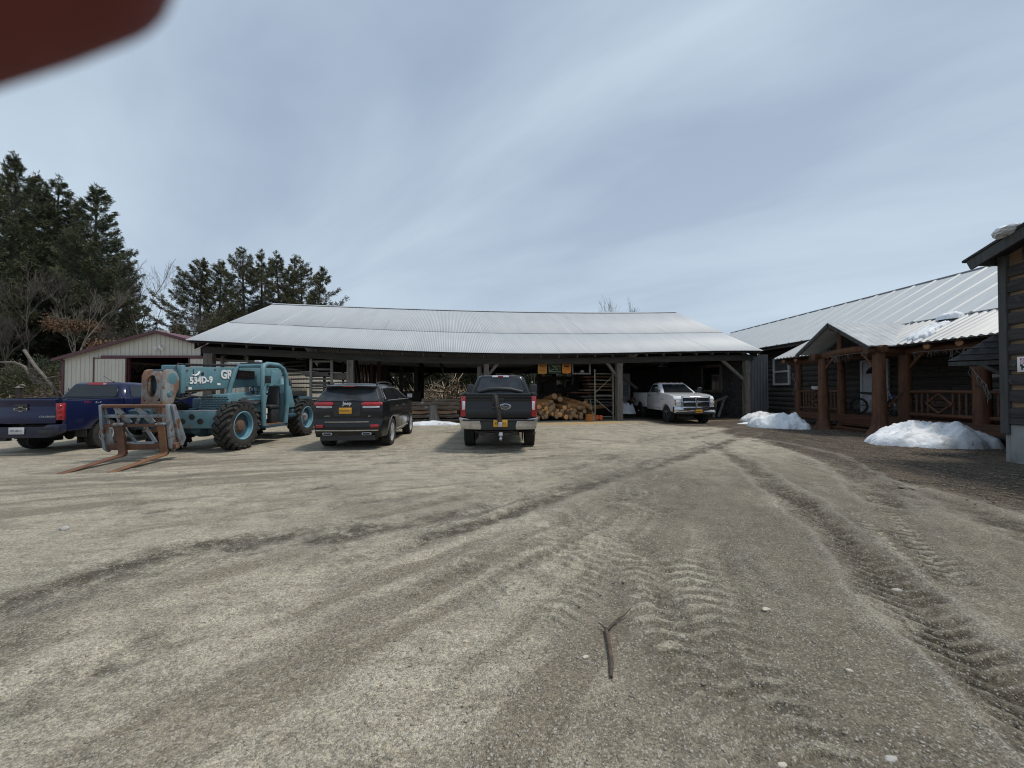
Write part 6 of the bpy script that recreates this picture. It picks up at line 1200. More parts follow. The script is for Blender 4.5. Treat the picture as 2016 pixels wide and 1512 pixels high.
    for i, j, rev in ((2, 3, 0), (6, 7, 1)):
        spans = p['sidewin']
        for u0, u1 in spans:
            if rev: u0, u1 = 1-u1, 1-u0
            q = MB(); q.panel(face(i, j), u0, u1, .1, .93, .012, .03, .05); q.build('side_window', m_glass, cab)
    # tailgate, lights, bumper
    tz0 = p['tz0']; tw = hw-p['lw']-.02
    q = MB(); q.prism([(.04, tz0), (.12, tz0), (.12, zb+.005), (.035, zb+.005), (.03, zb-.04), (.055, zb-.10), (.055, tz0+.36), (.035, tz0+.3), (.045, tz0+.08)], 'x', -tw, tw); tg = q.build('tailgate', paint, t, bevel=.012, seg=2)
    q = MB(); q.span((-.14, .025, zb-.2), (.14, .06, zb-.12)); q.build('handle', m_black, tg, bevel=.01)
    for s in (-1, 1):
        q = MB(); q.hexa([(s*tw, .04, p['lz0']), (s*(hw-.035), .07, p['lz0']), (s*(hw-.03), .30, p['lz0']), (s*tw, .3, p['lz0']), (s*(tw-.0), .03, p['lz1']), (s*(hw-.04), .06, p['lz1']), (s*(hw-.035), .22, p['lz1']), (s*tw, .22, p['lz1'])]); tl = q.build('tail_light', m_red, t, bevel=.014, seg=2)
        if p.get('tlclear'):
            z0_, z1_ = p['lz0']+.17*(p['lz1']-p['lz0'])/.5, p['lz0']+.38*(p['lz1']-p['lz0'])/.5; q = MB(); q.span((s*(tw+.012), .012, z0_), (s*(tw+.085), .06, z1_)); q.build('reversing_lens', m_clear, tl, bevel=.008)
        else:
            for k_ in (.25, .55, .8): q = MB(); q.lathe([(.001, .028), (.045, .03), (.05, .06)], (s*(tw+.075), 0, p['lz0']+k_*(p['lz1']-p['lz0'])), 'y', 14); q.build('bulb_ring', m_red, tl)
    bz0, bz1 = p['bz0'], p['bz1']
    if p['rbump'] == 'chrome':
        for s in (-1, 1):
            q = MB(); q.hexa([(s*.40, -.03, bz0), (s*(hw-.05), .02, bz0+.02), (s*(hw-.06), .22, bz0+.02), (s*.40, .1, bz0), (s*.47, -.06, bz1-.02), (s*(hw-.0), -.02, bz1+.06), (s*(hw-.01), .26, bz1+.06), (s*.47, .1, bz1-.02)]); q.build('bumper_wing', m_chrome, t, bevel=.025, seg=3)
        q = MB(); q.span((-hw+.1, -.07, bz1-.03), (hw-.1, .14, bz1+.012)); q.span((-.46, -.035, bz0), (.46, .1, bz1-.03)); q.build('bumper_step', m_black, t, bevel=.015)
    else:
        q = MB(); q.prism([(-hw+.02, bz0+.12), (-hw*.7, bz0), (hw*.7, bz0), (hw-.02, bz0+.12), (hw-.0, bz1+.0), (hw*.72, bz1), (hw*.62, bz1-.06), (-hw*.62, bz1-.06), (-hw*.72, bz1), (-hw, bz1)], 'y', -.08, .12); q.build('bumper', p['bumpmat'], t, bevel=.025, seg=2)
        q = MB(); q.span((-hw+.1, -.1, bz1-.09), (hw-.1, .0, bz1-.065)); q.build('bumper_pad', m_black, t)
        for s in (-1, 1): q = MB(); q.span((s*.48, -.095, bz0+.09), (s*(hw-.12), -.02, bz1-.12)); q.build('bumper_recess', m_black, t, bevel=.02)
    # front end
    q = MB(); q.span((-hw*.62, L-.22, p['zn']-.52), (hw*.62, L-.06, p['zn']-.1)); gr = q.build('grille', m_black, t, bevel=.03)
    for s in (-1, 1): q = MB(); q.hexa([(s*hw*.64, L-.24, p['zn']-.42), (s*(hw-.1), L-.40, p['zn']-.42), (s*(hw-.1), L-.5, p['zn']-.42), (s*hw*.64, L-.3, p['zn']-.42), (s*hw*.64, L-.24, p['zn']-.16), (s*(hw-.1), L-.42, p['zn']-.16), (s*(hw-.1), L-.5, p['zn']-.16), (s*hw*.64, L-.3, p['zn']-.16)]); q.build('headlight', m_clear, t, bevel=.02)
    q = MB(); q.loft([[(x, L-.0-.12*(x/hw)**2, z) for z in (p['fb0'], p['fb1'])]+[(x, L-.3, z) for z in (p['fb1'], p['fb0'])] for x in np.linspace(-hw+.02, hw-.02, 11)]); q.build('front_bumper', p.get('fbm', m_black), t, bevel=.03)
    # seams, handles, mirrors
    for y in p['seams']: seam(t, hw, [(y, zr+.04), (y, (zr+zb)/2), (y, zb-.02)], .007, 0, **K)
    seam(t, hw, [(bl+.05, zr+.12), ((bl+ce)/2, zr+.12), (ce+.1, zr+.12)], .006, 0, **K)
    for s in (-1, 1):
        for y in p['handles']: q = MB(); q.box((s*(sidex(hw, zb-.15, **K)+.012), y, zb-.15), (.03, .2, .045)); q.build('door_handle', p.get('hmat', m_black), t, bevel=.01)
        mx = s*(hw+p['mw']*.62); mz = zb+p.get('mdz', .1)
        q = MB(); q.hexa([(mx-.12*p['ms'], ce-.2, mz-.16*p['ms']), (mx+.12*p['ms'], ce-.2, mz-.16*p['ms']), (mx+.09*p['ms'], ce-.02, mz-.14*p['ms']), (mx-.09*p['ms'], ce-.02, mz-.14*p['ms']), (mx-.12*p['ms'], ce-.2, mz+.17*p['ms']), (mx+.12*p['ms'], ce-.2, mz+.17*p['ms']), (mx+.09*p['ms'], ce-.02, mz+.14*p['ms']), (mx-.09*p['ms'], ce-.02, mz+.14*p['ms'])]); mr = q.build('mirror', p.get('mmat', m_black), t, bevel=.04, seg=3)
        q = MB(); q.beam((s*(hw-.08), ce-.1, mz-.05), (mx, ce-.1, mz-.05), .06, .05); q.build('mirror_arm', m_black, mr)
        q = MB(); q.span((mx-.1*p['ms'], ce-.206, mz-.1*p['ms']), (mx+.1*p['ms'], ce-.2, mz+.14*p['ms'])); q.build('mirror_glass', m_glassd, mr)
    for s in (-1, 1):
        for y in (ra, fa): wheel(t, s*(hw-p['tw']/2-.02), y, Rt, Rt, p['rr'], p['tw'], s, p['style'], mrim=p.get('mrim'))
        q = MB(); q.span((s*(hw-.04), ra-Rt-.17, zr-.12), (s*(hw-.3), ra-Rt-.15, zr+.24)); q.build('mud_flap', m_black, t)
    return t
def paint(nm, c1, c2, **k): return M(nm, c1, c2, rough=.25, scale=1.2, coat=k.get('coat', .3), spec=k.get('spec', .28), extra=dusty(*k.get('dust', (.35, .95)), amount=k.get('amount', .7)))
# ---------------------------------------------------------------- black pickup, tail towards us
p_black = paint('black_paint', (.006, .0075, .0105), (.008, .010, .0135), dust=(.45, .9), amount=.03)
F = dict(W=2.03, L=6.35, wb=4.06, ra=1.3, R=.425, bl=2.12, ce=4.62, zb=1.50, zr=.62, zt=2.06, zh=1.50, zn=1.42, gt=.72, gb=.93, rake=.16, yt1=3.75, sidewin=((.06, .46), (.5, .8)), paint=p_black, tz0=.87, lw=.15, lz0=.90, lz1=1.43, tlclear=True, bz0=.57, bz1=.83, rbump='chrome', fb0=.5, fb1=.9, seams=(2.55, 3.4, 4.5), handles=(2.75, 3.65), mw=.25, ms=1.15, mdz=.1, tw=.29, rr=.25, style='truck', rglass=m_glassd, nose=.06, bow=.06)
fx = P(981.5, 767, 9.85).x
ford = pickup('black_pickup', 'black full-size pickup with chrome rear bumper parked tail first before the shed', (fx, 9.85, 0), R(.4), F)
q = MB(); q.lathe([(.001, -.022), (.09, -.022), (.115, -.02), (.12, -.006), (.135, -.004), (.135, .02), (.001, .02)], (0, 0, 0), 'y', 36); em = q.build('emblem', m_chrome, ford); em.scale = (1.15, 1, .55); em.location = (.17, .04, 1.165)
q = MB(); q.lathe([(.001, -.026), (.105, -.026), (.108, -.02)], (0, 0, 0), 'y', 36); q.build('emblem_field', M('emblem_dark', (.03, .04, .06), rough=.3), em)
text('emblem_script', 'Ford', .11, m_chrome, em, TM((0, -.029, 0)) @ Matrix.Diagonal((.9, 1.7, 1, 1)), shear=.35, ext=.001)
rear_plate(ford, (.05, -.072, .74), 'KBS2915', m_plate, m_navy, .36)
text('tailgate_letters', 'SUPER DUTY', .085, M('dull_letters', (.05, .052, .056), rough=.35), ford, TM((0, .034, .985)), ext=.004, space=1.55)
q = MB()
for z in (1.41, 1.05, 1.33): q.span((-.83, .028, z), (.83, .042, z+.012))
q.build('tailgate_crease', M('crease_grey', (.05, .053, .06), rough=.3), ford)
q = MB(); q.panel(((-.26, .42+1.83, 0+1.985), (.26, .42+1.83, 1.985), (.26, .44+1.83, 2.04), (-.26, .44+1.83, 2.04)), off=.02, th=.05, rad=.015); hl = q.build('high_brake_light', m_clear, ford); q = MB(); q.span((-.08, 2.21, 1.993), (.08, 2.235, 2.034)); q.build('red_centre', m_red, hl, bevel=.008)
q = MB(); q.span((-.33, -.02, .43), (-.1, .12, .5)); q.span((.1, -.02, .43), (.33, .12, .5)); q.span((-.5, .1, .42), (.5, .2, .52)); hr = q.build('hitch_receiver', m_iron, ford, bevel=.01); q = MB(); q.box((.06, -.05, .47), (.09, .2, .09)); q.tube([(.06, -.16, .36), (.06, -.16, .46)], .025, 10); q.box((.06, -.16, .46), (.1, .1, .04)); hb = q.build('ball_mount', m_alloy, hr, bevel=.008); q = MB(); q.lathe([(.001, -.05), (.035, -.035), (.05, 0), (.035, .035), (.001, .05)], (.06, -.16, .36), 'z', 14); q.build('hitch_ball', m_chrome, hr)
q = MB(); q.tube([(.62, .55, .50), (.78, .3, .47), (.92, .12, .47)], .05, 10); q.build('exhaust_pipe', m_iron, ford)
q = MB(); q.beam((-.66, .55, .48), (-.35, .55, .4), .1, .06); q.tube([(.35, 1.3, .42), (.35, .7, .5)], .035, 8); q.span((.45, 1.1, .3), (.55, 1.4, .6)); q.build('suspension', m_iron, ford)
q = MB(); q.tube([(-.55, .5, 1.53), (-.25, .4, 1.60), (.0, .38, 1.615), (.3, .4, 1.60), (.62, .5, 1.53)], [.05, .06, .06, .06, .05], 8); bg_ = q.build('tarp_roll', m_black, None, smooth=60); bg_.location = ford.location; bg_.rotation_euler = ford.rotation_euler; tag(bg_, 'rolled dark tarp lying in the black pickup\'s bed against the tailgate top', 'tarp')
t = T('loading_ramp', 'black folding steel arm propped upright against the black pickup\'s tailgate', 'steel arm', (fx-.02, 9.85-.1, .8)); q = MB(); q.beam((.07, -.02, -.08), (-.06, .09, .66), .13, .07); q.build('lower_arm', m_iron, t, bevel=.02); q = MB(); q.beam((-.08, .08, .4), (-.09, .085, .70), .10, .06); q.build('upper_arm', m_black, t, bevel=.015); q = MB(); q.tube([(-.15, .04, .33), (.05, .04, .35)], .035, 10); q.build('hinge_pin', m_iron, t); q = MB(); q.box((.07, -.04, -.08), (.1, .08, .12)); q.build('foot', m_alloy, t, bevel=.01)
# ---------------------------------------------------------------- white pickup under the shed, nose towards us
p_white = paint('white_paint', (.78, .79, .80), (.72, .73, .75), dust=(.35, .8), amount=.35, coat=.7, spec=.5)
D = dict(W=2.0, L=5.9, wb=3.57, ra=1.3, R=.41, bl=2.42, ce=4.15, zb=1.43, zr=.56, zt=1.97, zh=1.45, zn=1.32, gt=.70, gb=.92, rake=.05, yt1=3.45, sidewin=((.1, .84),), paint=p_white, tz0=.85, lw=.15, lz0=.92, lz1=1.38, tlclear=True, bz0=.55, bz1=.8, rbump='chrome', fb0=.5, fb1=.80, fbm=m_chrome, seams=(2.55, 4.05), handles=(2.8,), mw=.2, ms=.85, mdz=.16, tw=.28, rr=.23, style='split5', mrim=m_chrome, nose=.07, bow=.10)
rp = P(1362, 767, 17.75); 
ram = pickup('white_pickup', 'white regular cab pickup parked nose out under the shed with a chrome grille', (rp.x+.05, 17.75+5.9, 0), R(180+1.5), D)
m_lampw = M('lamp_white', (.8, .81, .83), (.6, .62, .66), rough=.2, scale=20, coat=.5)
L = 5.9; zn = 1.32
q = MB()
for (x0, x1, z0, z1) in ((-.66, .66, zn-.08, zn-.03), (-.66, .66, zn-.57, zn-.51), (-.66, -.60, zn-.52, zn-.06), (.60, .66, zn-.52, zn-.06), (-.6, .6, zn-.325, zn-.265), (-.05, .05, zn-.52, zn-.06)): q.hexa([(x0, L-.1-.02, z0), (x1, L-.12, z0), (x1, L+.005-.10*max(x0**2, x1**2)+.05, z0), (x0, L+.005-.10*max(x0**2, x1**2)+.05, z0), (x0, L-.12, z1), (x1, L-.12, z1), (x1, L+.035-.10*max(x0**2, x1**2), z1), (x0, L+.035-.10*max(x0**2, x1**2), z1)])
gq = q.build('grille_surround', m_chrome, ram, bevel=.012)
# ram's head badge: horns as two arcs with a tapering muzzle
q = MB(); y = L+.07
for s in (-1, 1): q.tube([(s*.01, y, zn-.27), (s*.05, y, zn-.24), (s*.085, y-.01, zn-.27), (s*.08, y-.01, zn-.33), (s*.05, y, zn-.345)], [.02, .022, .02, .016, .008], 7)
q.loft([[(-.035, y-.03, zn-.25), (.035, y-.03, zn-.25), (.035, y+.02, zn-.25), (-.035, y+.02, zn-.25)], [(-.018, y-.03, zn-.40), (.018, y-.03, zn-.40), (.018, y+.01, zn-.40), (-.018, y+.01, zn-.40)]]); q.build('head_emblem', m_chrome, gq)
for s in (-1, 1):
    q = MB(); q.panel(((-.66, L-.14, zn-.45), (-.93, L-.19, zn-.45), (-.925, L-.21, zn-.17), (-.66, L-.16, zn-.15)) if s < 0 else ((.93, L-.19, zn-.45), (.66, L-.14, zn-.45), (.66, L-.16, zn-.15), (.925, L-.21, zn-.17)), 0, 1, 0, 1, .03, .12, .05); 
    v = MB(); v.v = [(x, y, z) for x, y, z in q.v]; v.f = q.f; hq = v.build('headlamp', m_clear, ram)
    for f_ in (.35, .68): lx = s*(.66+.27*f_); k_ = MB(); k_.lathe([(.001, .05), (.055, .045), (.072, .0)], (lx, L-.12-.05*f_, zn-.31), 'y', 14); k_.build('lamp_bowl', m_lampw, hq)
    k_ = MB(); k_.span((s*.885, L-.20, zn-.43), (s*.93, L-.14, zn-.19)); k_.build('turn_lens', m_amber, hq)
q = MB(); q.loft([[(x, L+.04-.12*(x)**2, z) for z in (.46, .56)]+[(x, L-.2, z) for z in (.56, .46)] for x in np.linspace(-.9, .9, 9)]); q.build('air_dam', m_black, ram, bevel=.02)
q = MB(); q.span((-.55, L-.1, .66), (.55, L+.028, .745)); q.build('bumper_slot', m_black, ram, bevel=.02)
pl = rear_plate(ram, (-.1, L+.045, .60), 'HRN4471', m_plate, m_navy, .32, R(180))
text('door_badge', '4x4', .13, m_black, ram, Matrix.Translation((.995, 4.5, 1.12)) @ Euler((R(90), 0, R(90))).to_matrix().to_4x4(), ext=.004, shear=.2)
q = MB()
for x in (-.35, 0, .35, -.6, .6): q.box((x, 3.2, 1.972), (.09, .1, .03))
q.build('roof_marker', m_amber, ram, bevel=.01)
q = MB(); q.box((.05, 3.66, 1.84), (.2, .03, .06)); q.build('rear_mirror', m_black, ram)
# ---------------------------------------------------------------- blue pickup at the left edge
p_blue = paint('blue_paint', (.0045, .009, .046), (.006, .012, .058), dust=(.25, .6), amount=.04)
C = dict(W=1.89, L=5.4, wb=3.26, ra=1.2, R=.39, bl=1.72, ce=3.75, zb=1.36, zr=.48, zt=1.82, zh=1.38, zn=1.28, gt=.69, gb=.86, rake=.22, yt1=3.05, sidewin=((.1, .46), (.5, .8)), paint=p_blue, tz0=.76, lw=.17, lz0=.84, lz1=1.26, bz0=.42, bz1=.74, rbump='body', bumpmat=M('bumper_blue_black', (.014, .016, .04), (.02, .022, .05), rough=.4), fb0=.35, fb1=.75, seams=(1.95, 2.7, 3.65), handles=(2.1, 2.9), mw=.2, ms=.9, mdz=.1, tw=.26, rr=.225, style='split6', rglass=m_glass, rw0=.1, hmat=p_blue, mmat=p_blue)
cr = P(124, 767, 9.5); rzc = R(6); cc, cs = math.cos(rzc), math.sin(rzc)
blue = pickup('blue_pickup', 'dark blue crew cab pickup seen from behind at the yard\'s left edge', (cr.x-.945*cc, 9.5-.945*cs, 0), rzc, C)
q = MB(); bow = [(-.155, -.012), (-.14, .028), (-.05, .028), (-.043, .058), (.043, .058), (.05, .028), (.155, .028), (.14, -.028), (.05, -.028), (.043, -.058), (-.043, -.058), (-.05, -.028), (-.14, -.028)]; q.prism(bow, 'y', .018, .045); eb = q.build('emblem', m_chrome, blue); eb.location = (0, 0, 1.12); q = MB(); q.prism([(x*.82, z*.7) for x, z in bow], 'y', .012, .018); q.build('emblem_field', m_black, eb)
rear_plate(blue, (.05, -.105, .60), 'S71-BH-3', m_platew, m_navy, .33)
text('tailgate_letters', 'COLORADO', .06, m_alloy, blue, TM((.58, .028, .93)), ext=.003, space=1.1)
text('bed_decal', 'Z71', .10, M('decal_red', (.5, .03, .03), rough=.5), blue, Matrix.Translation((.925, .62, 1.25)) @ Euler((R(90), 0, R(90))).to_matrix().to_4x4(), ext=.004, shear=.3, space=1.2); text('bed_decal', '4x4', .10, m_alloy, blue, Matrix.Translation((.925, .92, 1.25)) @ Euler((R(90), 0, R(90))).to_matrix().to_4x4(), ext=.004, shear=.3, space=1.2)
q = MB(); q.panel(((-.24, 1.98, 1.735), (.24, 1.98, 1.735), (.24, 2.0, 1.80), (-.24, 2.0, 1.80)), off=.03, th=.08, rad=.015); hl = q.build('high_brake_light', m_red, blue); q = MB(); q.span((.17, 1.94, 1.75), (.235, 1.96, 1.79)); q.build('cargo_lamp', m_clear, hl)
q = MB(); q.tube([(.15, 2.3, 1.82), (.08, 2.05, 2.0)], .006, 5); q.lathe([(.03, 0), (.02, .03), (.001, .04)], (.15, 2.3, 1.815), 'z', 8); q.build('antenna', m_black, blue)
q = MB(); q.span((-.012, 2.02-.15, 1.40), (.006, 2.06, 1.74)); 
q = MB(); q.span((-.6, .02, .34), (-.3, .14, .42)); q.build('tow_hook', m_black, blue)
# mailbox-like stake standing beyond the tailgate
p = P(38, 767, 12.5); t = T('stake', 'dark stake with a bleached antler-like branch behind the blue pickup', 'stake', (p.x, 12.5, 0)); q = MB(); q.span((-.06, -.06, 0), (.06, .06, 1.66)); q.build('post', m_iron, t); q = MB(); q.tube([(-.03, 0, 1.72), (.08, 0, 1.76), (.2, 0, 1.72)], [.02, .03, .012], 6); q.build('branch', m_birch, t); q = MB(); q.lathe([(.001, 0), (.1, .02), (.001, .1)], (0, 0, 1.64), 'z', 8); q.build('cap', m_birch, t)
# ---------------------------------------------------------------- black sport utility wagon
def wagon():
    W, L, hw = 1.94, 4.82, .97; ra, fa, Rt = 1.05, 3.965, .385; zb, zr, zt = 1.29, .34, 1.78; p_j = paint('wagon_black', (.006, .0075, .0095), (.009, .0105, .0125), dust=(.3, .8), amount=.03)
    wp = P(684, 767, 10.05); t = T('black_wagon', 'black sport utility wagon with wide red tail lamps parked between machine and black pickup', 'car', (wp.x-.02, 10.05, 0), R(4.5))
    K = dict(zc=.95, k=.055, zr=.6)
    def dfm(x, y, z):
        s = sidex(hw, z, **K)/hw; e = 0
        if y < .7: e = .10*((.7-y)/.7)**2
        if y > L-1: e = .16*((y-(L-1)))**2
        return (x*(s-e), y+(.10*(x/hw)**2 if y < .4 else 0)-(.16*(x/hw)**2 if y > L-.6 else 0), z)
    hs = [((0, 0, z), (0, 0, 1)) for z in np.arange(zr+.1, zb, .1)]; vx = [((x, 0, 0), (1, 0, 0)) for x in (-hw*.85, -hw*.6, -hw*.3, 0, hw*.3, hw*.6, hw*.85)]; vy = [((0, y, 0), (0, 1, 0)) for y in (.2, .35, .5, .7, L-1, L-.8, L-.6, L-.3)]
    prof = arch_profile(.12, L-.15, zr, [(.02, .52), (.0, .62), (.015, .70), (.05, .80), (.05, 1.02), (.06, 1.2), (.10, zb), (3.55, zb-.03), (3.75, zb-.06), (4.45, 1.12), (L-.1, .92), (L-.02, .6)], [(ra, Rt, Rt+.07), (fa, Rt, Rt+.07)])
    b = MB(); b.prism(prof, 'x', -hw, hw); b.build('body', p_j, t, bevel=.018, seg=3, cuts=hs+vx+vy, deform=dfm)
    rings = [ring8(zb-.02, .10, 3.72, .90, .14), ring8(1.42, .212, 3.31, .827, .133), ring8(1.58, .33, 2.877, .749, .126), ring8(1.70, .42, 2.55, .69, .12), ring8(1.752, .52, 2.4, .60, .13), ring8(zt-.005, .75, 2.1, .4, .1)]
    b = MB(); b.loft(rings); gh = b.build('roof', p_j, t, bevel=.02, seg=2)
    r0, r2 = rings[0], rings[3]
    q = MB()
    A, B_, C_, D_ = r0[0], r0[1], r2[1], r2[0]
    q.panel((A, B_, C_, D_), -.035, 1.035, .05, .90, .016, .05, .05); q.build('rear_window', m_glassd, gh)
    for i, j, sw_ in ((2, 3, 1), (7, 6, -1)):
        f4 = (r0[i], r0[j], r2[j], r2[i])
        if sw_ < 0: f4 = (r0[j], r0[i], r2[i], r2[j])
        for u0, u1, v1 in ((.05, .27, .84), (.285, .53, .86), (.545, .80, .86)):
            if sw_ < 0: u0, u1 = 1-u1, 1-u0
            q = MB(); q.panel(f4, u0, u1, .10, v1, .010, .03, .05); q.build('side_window', m_glass, gh)
    q = MB(); q.panel((r0[4], r0[5], r2[5], r2[4]), .02, .98, .06, .95, .03, .04, .05); q.build('windscreen', m_glass, gh)
    # belt chrome, spoiler, rails
    for s in (-1, 1):
        q = MB(); q.tube([(s*(.925), .55, zb+.015), (s*.93, 2, zb+.012), (s*.925, 3.5, zb-.0)], .009, 5); q.build('belt_trim', m_alloy, t)
        q = MB(); q.tube([(s*.60, .62, 1.755), (s*.61, .8, 1.80), (s*.61, 1.6, 1.825), (s*.60, 2.3, 1.79), (s*.585, 2.45, 1.755)], [.018, .022, .02, .02, .015], 7); q.build('roof_rail', m_black, gh)
        for pts in ([(s*.885, .52, zb+.045), (s*.775, .58, 1.54), (s*.715, .75, 1.655), (s*.705, 1.3, 1.672), (s*.705, 2.15, 1.672), (s*.735, 2.6, 1.61), (s*.80, 2.95, 1.48), (s*.89, 3.42, zb+.02)],): q = MB(); q.tube(pts, .008, 5); q.build('window_trim', m_alloy, t)
    q = MB(); n = 11; rr = []
    for k in range(n):
        x = -.66+1.32*k/(n-1); u = 1-(x/.66)**2; rr.append([(x, .50, 1.73+.02*u), (x, .18-.03*u+.06*(1-u), 1.685+.02*u), (x, .19-.03*u+.06*(1-u), 1.645+.02*u-.0), (x, .46, 1.66)])
    q.loft(rr); q.build('spoiler', p_j, t, bevel=.012); q = MB(); q.span((-.16, .145, 1.672), (.16, .17, 1.692)); q.build('high_brake_light', m_red, t)
    # tailgate details
    def ry(x, z): return (.05 if z < 1.05 else .055)+.10*(x/hw)**2
    for s in (-1, 1):
        q = MB(); n = 9; rg = []
        for k in range(n):
            x = s*(.36+.52*k/(n-1)); e = .0 if 0 < k < n-1 else .03; u = k/(n-1); yy = ry(x, 1.2)-.028+.055*max(0, u-.55)**1*1.4; rg.append([(x, yy, 1.165+e), (x, yy-.012, 1.21), (x, yy+.01, 1.275-e), (x, yy+.2, 1.275-e), (x, yy+.2, 1.165+e)])
        if s < 0: rg = rg[::-1]
        q.loft(rg); tl = q.build('tail_light', m_red, t, bevel=.006)
        q = MB(); rg = []
        for k in range(7):
            x = s*(.39+.42*k/6); yy = ry(x, 1.2)-.02; rg.append([(x, yy, 1.125), (x, yy, 1.162), (x, yy+.1, 1.162), (x, yy+.1, 1.125)])
        q.loft(rg if s > 0 else rg[::-1]); q.build('reversing_lens', m_clear, tl, bevel=.005)
        q = MB(); q.tube([(s*.40, ry(.40, 1.2)-.028, 1.12), (s*.6, ry(.6, 1.2)-.03, 1.117), (s*.82, ry(.82, 1.2)-.02, 1.125)], .008, 5); q.build('lamp_trim', m_chrome, tl)
        q = MB(); x0, x1 = s*.60, s*.80; q.hexa([(x0, ry(.6, .6)-.07, .60), (x1, ry(.8, .6)-.05, .60), (x1, ry(.8, .6)+.02, .60), (x0, ry(.6, .6), .60), (x0, ry(.6, .6)-.07, .68), (x1, ry(.8, .6)-.05, .68), (x1, ry(.8, .6)+.02, .68), (x0, ry(.6, .6), .68)]); q.build('reflector', m_red, t, bevel=.008)
        q = MB(); q.prism([(s*.50-.13, .44), (s*.50-.10, .40), (s*.50+.10, .40), (s*.50+.13, .44), (s*.50+.11, .475), (s*.50-.11, .475)], 'y', .03, .16); ex = q.build('exhaust_tip', m_alloy, t, bevel=.012); q = MB(); q.prism([(s*.50-.10, .438), (s*.50-.08, .415), (s*.50+.08, .415), (s*.50+.10, .438), (s*.50+.085, .46), (s*.50-.085, .46)], 'y', .024, .04); q.build('exhaust_bore', m_black, ex)
        q = MB(); mx = s*1.06; q.hexa([(mx-.11, 3.08, zb+.02), (mx+.1, 3.08, zb+.03), (mx+.07, 3.2, zb+.04), (mx-.09, 3.2, zb+.03), (mx-.11, 3.08, zb+.2), (mx+.1, 3.08, zb+.19), (mx+.07, 3.2, zb+.17), (mx-.09, 3.2, zb+.18)]); mr = q.build('mirror', p_j, t, bevel=.035, seg=3); q = MB(); q.span((mx-.085, 3.072, zb+.045), (mx+.075, 3.079, zb+.165)); q.build('mirror_glass', m_alloy, mr)
        q = MB(); q.beam((s*.88, 3.12, zb+.03), (s*1.0, 3.12, zb+.06), .05, .04); q.build('mirror_arm', m_black, mr)
        for y in (1.55, 2.55): q = MB(); q.box((s*(sidex(hw, 1.12, **K)+.014), y, 1.12), (.03, .2, .035)); q.build('door_handle', m_chrome, t, bevel=.01)
        for y in (1.32, 2.3, 3.3): q = MB(); q.tube([(s*(sidex(hw, z, **K)+.0), y+(.0 if z > .8 else .0), z) for z in (.45, .7, .95, 1.25)], .006, 5); q.build('door_seam', m_black, t)
        q = MB(); q.tube([(s*(sidex(hw, .42, **K)+.004), 1.6, .42), (s*(sidex(hw, .42, **K)+.004), 3.4, .42)], .012, 6); q.build('sill_trim', m_alloy, t)
        for y in (ra, fa):
            wheel(t, s*(hw-.155), y, Rt, Rt, .265, .27, s, 'split5', 'street')
            q = MB(); q.lathe([(Rt+.062, 0), (Rt+.105, -.004*s), (Rt+.105, .012*s), (Rt+.062, .02*s)], (s*(sidex(hw, .6, **K)-.012), y, Rt), 'x', 30, 0.0, 6.2832); 
    q = MB()
    rg = []
    for k in range(13):
        x = -.80+1.6*k/12; yy = ry(x, .6)-.065; rg.append([(x, yy, .515), (x, yy-.01, .545), (x, yy+.05, .555), (x, yy+.05, .515)])
    q.loft(rg); q.build('bumper_trim', m_chrome, t)
    q = MB(); rg = []
    for k in range(9):
        x = -.56+1.12*k/8; yy = ry(x, .8)-.055; rg.append([(x, yy, .74), (x, yy-.006, .765), (x, yy+.05, .77), (x, yy+.05, .74)])
    q.loft(rg); q.build('step_trim', m_chrome, t)
    q = MB(); rg = []
    for k in range(9):
        x = -.34+.68*k/8; yy = ry(x, 1)-.012; rg.append([(x, yy, .90), (x, yy-.006, .96), (x, yy-.006, 1.12), (x, yy+.03, 1.12), (x, yy+.03, .9)])
    q.loft(rg); q.build('plate_recess', m_black, t)
    rear_plate(t, (-.04, .02, 1.045), 'SPLOWFLY', m_plate, m_navy, .32)
    text('badge_letters', 'Jeep', .13, M('silver_badge', (.7, .7, .71), rough=.25, metal=.6), t, TM((-.0, .036, 1.235)), ext=.006, bold=.004)
    text('badge_letters', 'LIMITED', .04, m_alloy, t, TM((-.52, .065, .90)), ext=.003); text('badge_letters', '4x4', .045, m_alloy, t, TM((.56, .07, .90)), ext=.003)
    q = MB(); q.tube([(-.02, .085, zb+.09), (.2, .10, zb+.10), (.34, .10, zb+.075)], [.014, .016, .01], 6); q.build('rear_wiper', m_black, t)
    for z, w_ in ((1.10, .85), (.84, .80)): q = MB(); q.tube([(-w_, ry(w_, z)-.0, z), (-w_*.5, ry(w_*.5, z)-.001, z), (0, ry(0, z)-.001, z), (w_*.5, ry(w_*.5, z)-.001, z), (w_, ry(w_, z), z)], .006, 5); q.build('tailgate_seam', m_black, t)
    q = MB(); q.span((-.7, .1, .26), (.7, L-.4, .40)); q.tube([(-.8, ra, Rt), (.8, ra, Rt)], .05, 8); q.build('underbody', m_black, t)
    for s in (-1, 1):
        for y in (ra, fa): q = MB(); q.box((s*(hw-.33), y, Rt+.08), (.02, .9, .55)); q.build('wheel_housing', m_black, t)
    q = MB(); q.span((-.6, L-.16, .75), (.6, L-.04, .92)); q.build('grille', m_black, t, bevel=.02)
    for s in (-1, 1): q = MB(); q.box((s*.72, L-.22, .9), (.3, .1, .12), rot=(0, 0, -s*.3)); q.build('headlight', m_clear, t, bevel=.02)
    return t
wagon()
